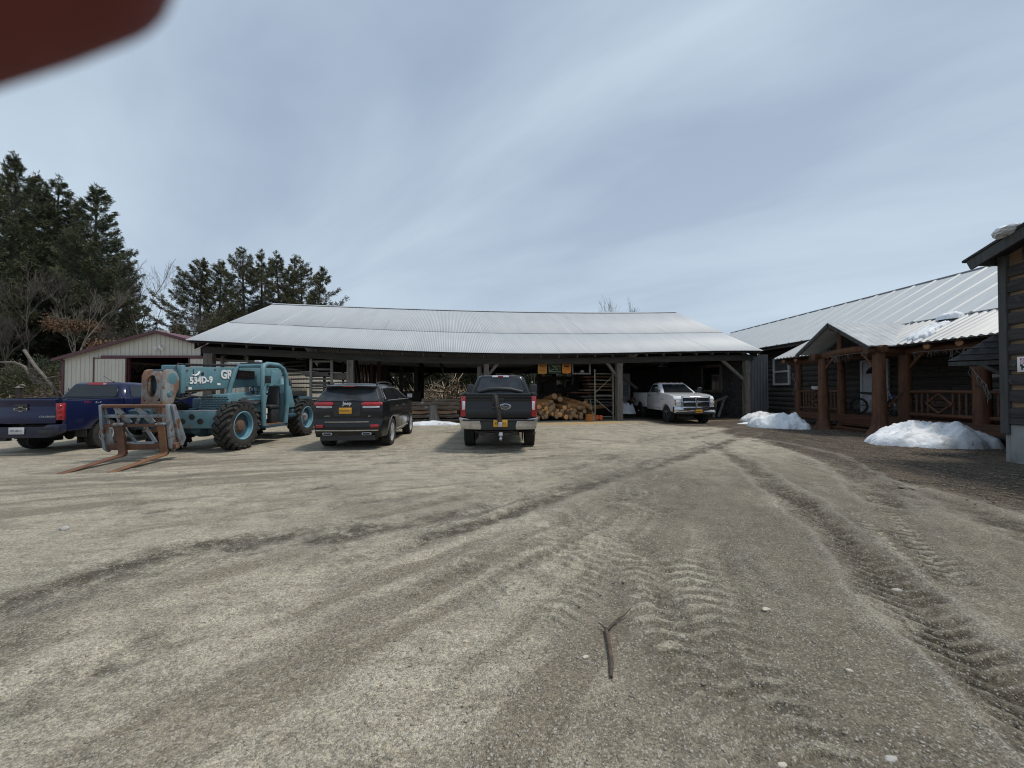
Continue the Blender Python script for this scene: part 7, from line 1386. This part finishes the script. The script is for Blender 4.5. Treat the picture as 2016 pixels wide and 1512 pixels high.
# ================================================================== BLUE TELEHANDLER (world axes: forward = -Y)
m_tb = M('worn_blue_paint', (.125, .245, .28), (.085, .18, .215), rough=.55, scale=2.2, detail=6, c3=(.19, .13, .09), s3=3.1, t3=.60, bump=.1, bscale=40)
m_tbd = M('dark_blue_steel', (.035, .085, .115), (.025, .06, .085), rough=.6, scale=3, c3=(.10, .08, .065), s3=3, t3=.6)
m_tbl = M('light_blue_rim', (.17, .36, .44), (.11, .26, .34), rough=.5, scale=4, c3=(.14, .10, .07), s3=4, t3=.63)
m_grst = M('bare_blue_grey_steel', (.28, .315, .345), (.18, .21, .24), rough=.5, metal=.25, scale=3, detail=6, c3=(.165, .085, .05), s3=5, t3=.53)
m_rust = M('rust_brown', (.17, .075, .04), (.085, .045, .03), rough=.8, scale=5, detail=6, c3=(.24, .19, .16), s3=4, t3=.62, bump=.25, bscale=30); m_rusto = M('rust_orange', (.215, .105, .05), (.13, .064, .034), rough=.8, scale=5, detail=6, bump=.2, bscale=30); m_rustb = M('rust_over_blue', (.22, .24, .24), (.19, .10, .06), rough=.7, scale=2.6, detail=7, lo=.42, hi=.56, c3=(.14, .07, .04), s3=3.5, t3=.56, bump=.2)
m_hubr = M('hub_rust', (.16, .085, .05), (.09, .055, .04), rough=.8, scale=8, c3=(.12, .16, .17), s3=6, t3=.58)
MX, MY = -8.22, 10.30
th = T('telehandler', 'weathered blue telescopic forklift with rusty forks lowered to the gravel', 'telehandler', (MX, MY, 0))
TB = lambda b, n, m, par=th, **k: b.build(n, m, par, **k)
def L_(x, y, z): return (x-MX, y-MY, z)
WB = 3.2; RT = .64; TWD = .38; TXo = 1.06       # outer tyre face offset from the centre line
def big_wheel(x, y, s):
    h = TWD/2; cx_ = s*(TXo-h); b = MB(); b.lathe([(.001, -h*.7), (.36, -h*.7), (.36, h*.3*s if s > 0 else -h*.3*s), (.001, h*.3)], (0, 0, 0), 'x', 24); w_ = TB(b, 'wheel', m_tbd); w_.location = (cx_, y, RT)
    b = MB(); b.lathe([(.36, -h*.9), (.42, -h*1.0), (.51, -h*1.06), (.57, -h*.95), (.59, -h*.75), (.59, h*.75), (.57, h*.95), (.51, h*1.06), (.42, h), (.36, h*.9), (.34, h*.4), (.34, -h*.4), (.36, -h*.9)], (0, 0, 0), 'x', 48)
    n = 20
    for k in range(n):
        for sd_ in (-1, 1):
            a = 6.2832*(k+(.5 if sd_ > 0 else 0))/n; pts = []
            for q, (xx, da, rr) in enumerate(((.04, .10, .615), (.45, .02, .62), (.85, -.06, .61), (1.03, -.09, .555))):
                aa = a+da*1.6; pts.append(Vector((sd_*xx*h, rr*math.cos(aa), rr*math.sin(aa))))
            for q in range(3): b.beam(pts[q], pts[q+1]+(pts[q+1]-pts[q])*.08, .085, .07, up=tuple(Vector((0, pts[q].y, pts[q].z)).normalized()))
    TB(b, 'tyre', m_rubber, w_, smooth=40)
    b = MB(); o = s*h
    b.lathe([(.385, o*.92), (.365, o*.98), (.345, o*.9), (.335, o*.2), (.30, o*.05), (.001, o*.05)], (0, 0, 0), 'x', 40); TB(b, 'rim', m_tbl, w_, smooth=30)
    b = MB(); b.lathe([(.20, o*.05), (.20, o*.3), (.15, o*.38), (.13, o*.62), (.09, o*.7), (.001, o*.7)], (0, 0, 0), 'x', 24)
    for k in range(12): a = k*.5236; b.cyl((o*.05, .17*math.cos(a), .17*math.sin(a)), (o*.42, .17*math.cos(a), .17*math.sin(a)), .018, n=6)
    TB(b, 'hub', m_hubr if y < 1 else m_grst, w_, smooth=30)
for s in (1, -1): big_wheel(0, 0, s); big_wheel(0, WB, s)
# chassis: front cross box with pin holes, axles, side rails
b = MB(); b.span((-.72, -.42, .60), (.66, .0, 1.03)); TB(b, 'front_frame_box', m_tb, bevel=.02)
b = MB()
for x, z in ((.0, .90), (-.24, .78), (.22, .78)): b.lathe([(.001, -.012), (.075, -.012), (.08, 0)], (x, -.42, z), 'y', 16)
TB(b, 'pin_hole', m_iron)
b = MB(); b.tube([(-.8, 0, .58), (-.3, 0, .56), (.3, 0, .56), (.8, 0, .58)], [.12, .16, .16, .12], 12); b.lathe([(.001, -.32), (.13, -.3), (.23, -.12), (.24, .1), (.1, .2)], (0, 0, .58), 'y', 18); TB(b, 'front_axle', m_tbd)
b = MB(); b.tube([(-.8, WB, .6), (.8, WB, .6)], .13, 12); b.lathe([(.001, -.3), (.2, -.1), (.2, .1), (.001, .2)], (0, WB, .6), 'y', 16); TB(b, 'rear_axle', m_tbd)
b = MB(); b.span((-.45, .0, .72), (-.27, 4.1, 1.1)); b.span((.12, .0, .72), (.30, 4.1, 1.1)); b.span((-.45, .3, .6), (.3, 3.0, .72)); TB(b, 'chassis_rail', m_tbd, bevel=.02)
b = MB(); b.span((-.62, 3.5, .75), (.62, 4.35, 1.35)); TB(b, 'counterweight', m_tbd, bevel=.06); b = MB(); b.box((.1, 3.55, 1.46), (.9, 1.1, .2)); b.tube([(.5, 3.0, 1.3), (.55, 3.0, 1.75), (.5, 3.05, 1.95)], .05, 8); TB(b, 'engine_cowl', m_black, bevel=.04)
# engine cover with slotted grille on the front left of the machine
b = MB(); b.hexa([(-.20, .02, 1.04), (.62, .02, 1.04), (.40, 1.3, 1.04), (-.20, 1.3, 1.04), (-.16, .06, 1.44), (.58, .06, 1.48), (.40, 1.3, 1.56), (-.16, 1.3, 1.5)]); hood = TB(b, 'hood', m_tb, bevel=.03)
b = MB()
for r in range(7):
    for c in range(8):
        x = -.13+c*.092+(r % 2)*.04; z = 1.10+r*.048; b.box((x, .022+.04*((z-1.04)/.40), z), (.068, .03, .022))
b.build('vent_slot', m_black, hood, smooth=0)
b = MB(); b.span((-.75, -.40, 1.032), (.62, .0, 1.05)); TB(b, 'front_deck', m_grst, bevel=.005)
# right-hand engine bay
b = MB(); b.span((-.98, .75, .75), (-.5, 2.6, 1.35)); TB(b, 'engine_bay', m_tbd, bevel=.04)
# cab
X0, X1, Y0, Y1, ZB, ZT = .26, 1.02, .78, 2.02, .55, 2.36
b = MB(); r = .045
def bar(pts, w_=.085, nm='cab_frame_bar', mt=None): 
    q = MB(); q.tube(pts, w_/2*1.1, 8); return TB(q, nm, mt or m_tb, smooth=50)
bar([(X1, .86, ZB), (X1+.02, .80, 1.35), (X1-.05, .88, 2.22), (X1-.07, .96, 2.31), (X1-.09, 1.15, ZT), (X1-.09, 1.66, ZT), (X1-.05, 1.86, 2.26), (X1, 1.94, 2.05), (X1+.02, 1.98, 1.2), (X1, 1.92, ZB)], .13)
bar([(X0-.16, .62, 1.25), (X0-.06, .86, 2.2), (X0-.02, .96, 2.30), (X1-.10, .96, 2.30)], .11)
bar([(X0-.16, .62, 1.25), (X1+.02, .80, 1.32)], .07)
bar([(X0+.06, 2.0, 1.2), (X0+.08, 1.95, 2.2), (X0+.1, 1.8, 2.33)], .085)
bar([(X0-.02, .96, 2.30), (X0+.1, 1.8, 2.33)], .07)
bar([(X0+.1, 1.8, 2.33), (X1-.09, 1.72, ZT)], .07)
b = MB(); b.hexa([(X0, .93, 2.34), (X1-.06, .95, 2.36), (X1-.06, 1.95, 2.38), (X0, 1.95, 2.36), (X0, .93, 2.375), (X1-.06, .95, 2.395), (X1-.06, 1.95, 2.415), (X0, 1.95, 2.395)]); TB(b, 'cab_roof', m_black, bevel=.01)
b = MB(); b.box((.66, 1.15, 2.44), (.16, .12, .06)); b.box((.1, 1.1, 2.39), (.5, .08, .02)); TB(b, 'roof_light', m_clear, bevel=.01)
b = MB(); b.span((X0, .85, ZB-.08), (X1+.03, 2.0, ZB)); TB(b, 'cab_step', m_tbd, bevel=.01); b = MB(); b.span((X0, .9, ZB+.002), (X1, 1.98, ZB+.02)); TB(b, 'cab_floor', m_rusto)
b = MB(); b.span((X0, .9, ZB+.02), (X0+.03, 2.0, 1.45)); b.span((X0, 1.96, ZB), (X1-.1, 2.02, 1.5)); TB(b, 'cab_panel', m_tb)
b = MB(); b.hexa([(X0, .66, 1.0), (X1+.0, .80, .95), (X1, .92, .95), (X0, .92, 1.0), (X0, .70, 1.42), (X1, .86, 1.40), (X1, 1.05, 1.44), (X0, 1.05, 1.46)]); TB(b, 'dashboard', m_tb, bevel=.02)
b = MB(); b.hexa([(X1+.0, .52, 1.17), (X1+.0, .86, 1.30), (X0+.2, .86, 1.36), (X0+.2, .5, 1.30), (X1+.0, .52, 1.2), (X1+.0, .86, 1.33), (X0+.2, .86, 1.39), (X0+.2, .5, 1.33)]); b.hexa([(X1, .86, 1.30), (X1, 1.0, .95), (X0+.25, 1.0, .95), (X0+.25, .86, 1.36), (X1, .89, 1.33), (X1, 1.03, .95), (X0+.25, 1.03, .95), (X0+.25, .89, 1.39)]); TB(b, 'mudguard', m_black, bevel=.01)
b = MB(); b.lathe([(.16, -.012), (.175, 0), (.16, .012), (.148, 0), (.16, -.012)], (0, 0, 0), 'z', 22); b.tube([(-.15, 0, 0), (.15, 0, 0)], .012, 6); b.tube([(0, 0, 0), (0, .05, -.3)], .02, 6); o = TB(b, 'steering_wheel', m_black); o.location = (.62, 1.12, 1.55); o.rotation_euler = (R(-50), 0, 0)
b = MB(); b.span((.44, 1.45, .55), (.88, 1.85, 1.0)); TB(b, 'seat_base', m_black, bevel=.03); b = MB(); b.span((.42, 1.38, 1.0), (.90, 1.85, 1.13)); TB(b, 'seat_cushion', m_black, bevel=.05, seg=3); b = MB(); b.hexa([(.44, 1.78, 1.1), (.88, 1.78, 1.1), (.88, 1.9, 1.1), (.44, 1.9, 1.1), (.50, 1.90, 1.72), (.82, 1.90, 1.72), (.82, 1.98, 1.72), (.5, 1.98, 1.72)]); TB(b, 'seat_back', m_black, bevel=.05, seg=3)
b = MB(); b.span((X1-.0, .9, .9), (X1+.02, 1.0, 1.05)); b.span((X1+.002, .9, .74), (X1+.022, .98, .86)); TB(b, 'warning_decal', m_white)
# boom: inner and outer section, seen from the machine's left
def boomsec(name, pts_y, x0, x1, zb0, zt0, zb1, zt1, mt, bev=.03):
    y0, y1 = pts_y; q = MB(); q.hexa([(x0, y0, zb0), (x1, y0, zb0), (x1, y1, zb1), (x0, y1, zb1), (x0, y0, zt0), (x1, y0, zt0), (x1, y1, zt1), (x0, y1, zt1)]); return TB(q, name, mt, bevel=bev)
boom = boomsec('boom', (-.80, 3.25), -.34, .10, 1.56, 2.16, 1.76, 2.36, m_tb)
boomsec('boom_end_collar', (-.91, -.78), -.37, .145, 1.50, 2.20, 1.50, 2.21, m_tb, .03)
b = MB(); b.hexa([(-.30, -.76, 1.51), (.06, -.76, 1.51), (.06, .6, 1.60), (-.30, .6, 1.60), (-.30, -.76, 1.545), (.06, -.76, 1.545), (.06, .6, 1.63), (-.30, .6, 1.63)]); TB(b, 'boom_wear_strip', m_rusto)
boomsec('boom_tip', (-1.2, -.9), -.30, .06, 1.56, 2.08, 1.56, 2.10, m_tbd, .02)
bt = lambda y: 1.5+.0265*(y+1)                 # slope of the boom's side
def side_text(n, s, size, y, z, mt=m_white, **k): text(n, s, size, mt, boom, Matrix.Translation((.112, y, z)) @ Euler((R(90), R(-3), R(90)), 'XYZ').to_matrix().to_4x4(), ext=.004, **k)
side_text('boom_lettering', '534D-9', .235, -.26, 1.84, bold=.010, space=1.04); side_text('boom_lettering', 'GR', .33, .62, 2.02, bold=.014, space=1.0)
b = MB(); b.tube([(.115, -.56, 1.975), (.115, -.47, 1.955), (.115, -.38, 1.995), (.115, -.33, 2.07)], .022, 6); b.build('arc_mark', m_white, boom); b = MB(); b.span((.10, -.52, 1.99), (.108, -.50, 2.12)); b.lathe([(.001, .0), (.05, .0)], (.108, -.22, 2.01), 'x', 14); b.build('bracket_mark', m_black, boom)
b = MB(); b.span((.14, .98, 1.92), (.17, 1.72, 2.17)); sgn = TB(b, 'rental_board', M('board_maroon', (.035, .014, .014), rough=.5)); text('board_letters', 'NTALS', .17, M('board_ink', (.16, .10, .09), rough=.6), sgn, Matrix.Translation((.173, 1.37, 2.045)) @ Euler((R(90), 0, R(90))).to_matrix().to_4x4(), ext=.002)
# hoses and small fittings along the boom, decals, work light, mirror
b = MB()
for k, z in enumerate((2.205, 2.235)): b.tube([(.05+.03*k, -.75, z), (.05+.03*k, .6, z+.07), (.05+.03*k, 2.0, z+.13), (.05+.03*k, 3.2, z+.17)], .016, 6)
b.tube([(.0, -1.0, 2.0), (.02, -.86, 2.24), (.04, -.7, 2.22)], .022, 6); b.tube([(-.2, -1.25, 1.45), (-.1, -1.02, 1.30), (.05, -.8, 1.42), (.02, -.3, 1.54)], .022, 6); TB(b, 'boom_hose', m_black)
b = MB(); b.span((.104, -.66, 1.60), (.110, -.56, 1.66)); b.span((.104, .28, 1.72), (.110, .40, 1.78)); b.build('small_decal', m_white, boom)
b = MB()
for y, z in ((-.7, 2.08), (-.7, 1.66), (.2, 2.15), (.9, 2.2), (.9, 1.72)): b.cyl((.10, y, z), (.118, y, z), .022, n=8)
b.build('bolt_head', m_rust, boom)
b = MB(); b.tube([(X1, .86, 1.75), (X1+.18, .74, 1.85)], .014, 6); b.hexa([(X1+.12, .70, 1.78), (X1+.28, .72, 1.78), (X1+.28, .75, 1.78), (X1+.12, .73, 1.78), (X1+.12, .70, 2.0), (X1+.28, .72, 2.0), (X1+.28, .75, 2.0), (X1+.12, .73, 2.0)]); TB(b, 'mirror', m_black, bevel=.01)
b = MB(); b.tube([(X0+.3, 1.15, 1.45), (X0+.28, 1.1, 1.68)], .012, 6); b.tube([(X0+.4, 1.15, 1.45), (X0+.4, 1.1, 1.66)], .012, 6); b.lathe([(.001, -.03), (.025, 0), (.001, .03)], (X0+.28, 1.1, 1.7), 'z', 8); TB(b, 'control_lever', m_black)
# lift cylinders and rear boom pivot tower
for x in (-.45, .16): b = MB(); b.tube([(x, .9, .95), (x, 2.6, 1.55)], .075, 12); TB(b, 'lift_cylinder', m_tb); b = MB(); b.tube([(x, 2.6, 1.55), (x, 3.1, 1.72)], .04, 10); TB(b, 'piston_rod', m_chrome)
b = MB(); b.hexa([(-.5, 2.4, 1.1), (.14, 2.4, 1.1), (.14, 3.5, 1.1), (-.5, 3.5, 1.1), (-.5, 2.7, 2.25), (.13, 2.7, 2.25), (.13, 3.2, 2.25), (-.5, 3.2, 2.25)]); TB(b, 'boom_tower', m_tb, bevel=.03)
b = MB(); b.tube([(.62, 2.35, .9), (.6, 2.45, 1.5), (.45, 2.7, 1.95)], [.14, .13, .10], 10); b.hexa([(.3, 2.3, 1.0), (.88, 2.3, 1.0), (.88, 2.75, 1.0), (.3, 2.75, 1.0), (.35, 2.35, 1.78), (.82, 2.35, 1.78), (.78, 2.65, 1.72), (.35, 2.65, 1.72)]); TB(b, 'hydraulic_tank', m_tb, bevel=.04)
b = MB(); b.span((.2, 2.5, .62), (.9, 3.0, .95)); b.span((.5, 2.2, .70), (1.0, 2.6, .82)); TB(b, 'step_box', m_tbd, bevel=.03)
b = MB(); b.tube([(.12, -.8, 1.46), (.14, -.2, 1.40), (.14, .5, 1.48)], .02, 6); b.tube([(-.02, -1.2, 1.5), (.1, -.9, 1.36), (.12, -.6, 1.44)], .03, 6); TB(b, 'hydraulic_hose', m_black)
# boom head (gooseneck): two cheek plates with the front web cut by a keyhole
hd = MB(); prof = [(-1.20, 2.08), (-1.29, 2.05), (-1.35, 1.92), (-1.36, 1.40), (-1.38, .85), (-1.30, .60), (-1.18, .62), (-1.10, 1.2), (-1.0, 1.5), (-.93, 1.62), (-.92, 1.88), (-1.0, 2.03), (-1.1, 2.08)]
for x0, x1 in ((-.41, -.33), (.03, .11)): hd.prism(prof, 'x', x0, x1)
cheek = TB(hd, 'boom_head', m_rustb, bevel=.015)
b = MB(); n = 20; fr = []                           # front web with a long oval opening
ov = lambda a: (-.15+.125*math.cos(a), 1.68+.26*math.sin(a)); 
for k in range(n):
    a0, a1 = 6.2832*k/n, 6.2832*(k+1)/n; i0, i1 = ov(a0), ov(a1)
    def outp(a):
        c, s_ = math.cos(a), math.sin(a); t_ = min(.195/max(1e-6, abs(c)), .36/max(1e-6, abs(s_))); return (-.15+t_*c, 1.68+t_*s_)
    o0, o1 = outp(a0), outp(a1); yf = lambda z: -1.375+.07*max(0, (z-1.85)/.2)
    b.hexa([(i0[0], yf(i0[1]), i0[1]), (i1[0], yf(i1[1]), i1[1]), (o1[0], yf(o1[1]), o1[1]), (o0[0], yf(o0[1]), o0[1]), (i0[0], yf(i0[1])+.05, i0[1]), (i1[0], yf(i1[1])+.05, i1[1]), (o1[0], yf(o1[1])+.05, o1[1]), (o0[0], yf(o0[1])+.05, o0[1])])
b.hexa([(-.34, -1.39, .62), (.04, -1.39, .62), (.04, -1.34, .62), (-.34, -1.34, .62), (-.34, -1.375, 1.33), (.04, -1.375, 1.33), (.04, -1.325, 1.33), (-.34, -1.325, 1.33)]); b.build('front_web', m_rustb, cheek, smooth=0)
b = MB(); b.lathe([(.001, .115), (.12, .115), (.15, .105), (.15, .03)], (0, -1.12, 1.86), 'x', 24); b.build('pivot_boss', m_tb, cheek); b = MB(); b.lathe([(.001, .135), (.05, .135), (.06, .11)], (0, -1.2, 1.50), 'x', 14); b.build('pivot_pin', m_tb, cheek)
b = MB(); b.tube([(-.15, -1.15, 1.95), (-.15, -1.2, 1.5), (-.15, -1.28, 1.05)], .06, 10); b.tube([(-.08, -1.2, 1.92), (-.02, -1.25, 1.6), (-.1, -1.25, 1.4)], .018, 6); b.build('tilt_cylinder', m_tbd, cheek)
b = MB(); b.span((-.22, -1.395, 1.19), (-.08, -1.385, 1.25)); b.span((.112, -1.34, 1.19), (.118, -1.22, 1.25)); b.build('decal', m_white, cheek)
# carriage and forks (tilted slightly forward at the foot)
car = T('fork_carriage', '', '', (0, 0, 0)); del car['label'], car['category']; car.parent = th; car.location = (-.24, -1.50, .18); car.rotation_euler = (R(9), 0, R(7))
cw = .69
def CB(b, n, m, **k): return b.build(n, m, car, **k)
b = MB(); b.span((-cw, -.06, 1.03), (cw-.03, .05, 1.10)); CB(b, 'top_bar', m_rust, bevel=.02)
b = MB(); b.span((-cw, -.08, .60), (cw, .0, .66)); CB(b, 'fork_rail', m_rust, bevel=.01); b = MB(); b.span((-cw+.05, -.03, .80), (cw-.05, .02, .87)); CB(b, 'middle_bar', m_grst, bevel=.008)
b = MB(); b.span((-cw+.05, -.06, .06), (cw+.08, .06, .20)); CB(b, 'lower_rail', m_rust, bevel=.015); b = MB(); b.span((-cw+.4, -.07, .2), (cw-.35, .02, .235)); CB(b, 'wear_plate', m_grst)
for s, wx in ((-1, .05), (1, .05)):
    b = MB(); x = s*(cw-.02); b.prism([(.05, 1.10), (-.06, 1.10), (-.10, .62), (-.10, .1), (.0, .0), (.12, .1), (.10, .6)], 'x', x-.03, x+.03); CB(b, 'side_plate', m_grst, bevel=.008)
b = MB(); b.prism([(-.0, 1.08), (.10, 1.08), (.32, .22), (.20, .08), (.10, .1)], 'x', cw+.0, cw+.06); CB(b, 'side_arm', m_grst, bevel=.01)
for x0, x1 in ((-.40, -.18), (-.42, -.40), (.02, .30), (-.62, -.60)): b = MB(); b.beam((x0, -.0, 1.04), (x1, .02, .66), .12 if x1-x0 > .1 else .03, .03, up=(0, 1, 0)); CB(b, 'gusset', m_grst)
b = MB(); b.beam((-.05, .02, .62), (.06, .03, .88), .06, .03, up=(0, 1, 0)); b.beam((-.35, .02, .62), (-.1, .04, .2), .05, .03, up=(0, 1, 0)); b.beam((.1, .02, .62), (.3, .03, .2), .07, .03, up=(0, 1, 0)); CB(b, 'cross_strut', m_grst)
b = MB(); b.span((-.25, .08, .5), (.2, .2, .95)); CB(b, 'mounting_block', m_tbd, bevel=.03)
for x, mt in ((-.30, m_rust), (.55, m_rusto)):
    b = MB(); FL = 1.32; z0 = .0; drop = -.055
    pr = [(-.055, .66), (-.13, .66), (-.13, z0+.05), (-.15-.0, z0+.02), (-.15-FL, drop+.0), (-.15-FL, drop-.012), (-.12, z0-.05), (-.055, z0-.03)]
    pr = [(-.06, .66), (-.13, .66), (-.13, .03), (-.17, -.01), (-.13-FL, .055), (-.13-FL-.01, .04), (-.12, -.06), (-.06, -.02)]
    b.prism(pr, 'x', x-.075, x+.075); CB(b, 'fork', mt, bevel=.006, seg=1)
    b = MB(); b.box((x, -.09, .675), (.2, .13, .05)); CB(b, 'fork_hook', m_grst, bevel=.015)
# ================================================================== FINGERTIP IN FRONT OF THE LENS (held there by the photographer)
tipd = .024
def fpt(px, py, Y): return P(px, py, Y)
t = T('fingertip', 'blurred dark red-brown fingertip close to the lens in the upper corner', 'finger', (-.0363, .0280, CAMH+.0370)); base = t.location.copy()
m_skin = M('shaded_skin', (.21, .058, .052), (.185, .052, .047), rough=.7, scale=300, spec=.2); m_nail = M('nail', (.10, .045, .04), rough=.4)  # skin and nail colours darkened for the shade of an unseen phone
ax = Vector((-.9601, .0684, -.2714)).normalized(); q = []; rs = []
for s, r in ((-.0088, .0003), (-.0086, .0015), (-.0083, .0026), (-.0078, .0038), (-.0070, .0051), (-.0060, .0063), (-.0047, .0073), (-.003, .0081), (-.0014, .0085), (0, .0087), (.006, .0088), (.014, .0086), (.03, .0082), (.045, .0086), (.06, .0084), (.075, .009)): q.append(ax*s); rs.append(r)
b = MB(); b.tube(q, rs, 28); b.build('finger', m_skin, t, smooth=80)
up_ = (Vector((-.25, -.15, .95))-ax*Vector((-.25, -.15, .95)).dot(ax)).normalized(); nn = ax.cross(up_).normalized(); b = MB(); c = up_*.0084; b.panel((c-ax*.004-nn*.0045, c+ax*.006-nn*.0045, c+ax*.006+nn*.0045, c-ax*.004+nn*.0045), off=.0005, th=.0014, rad=.003); b.build('nail', m_nail, t)
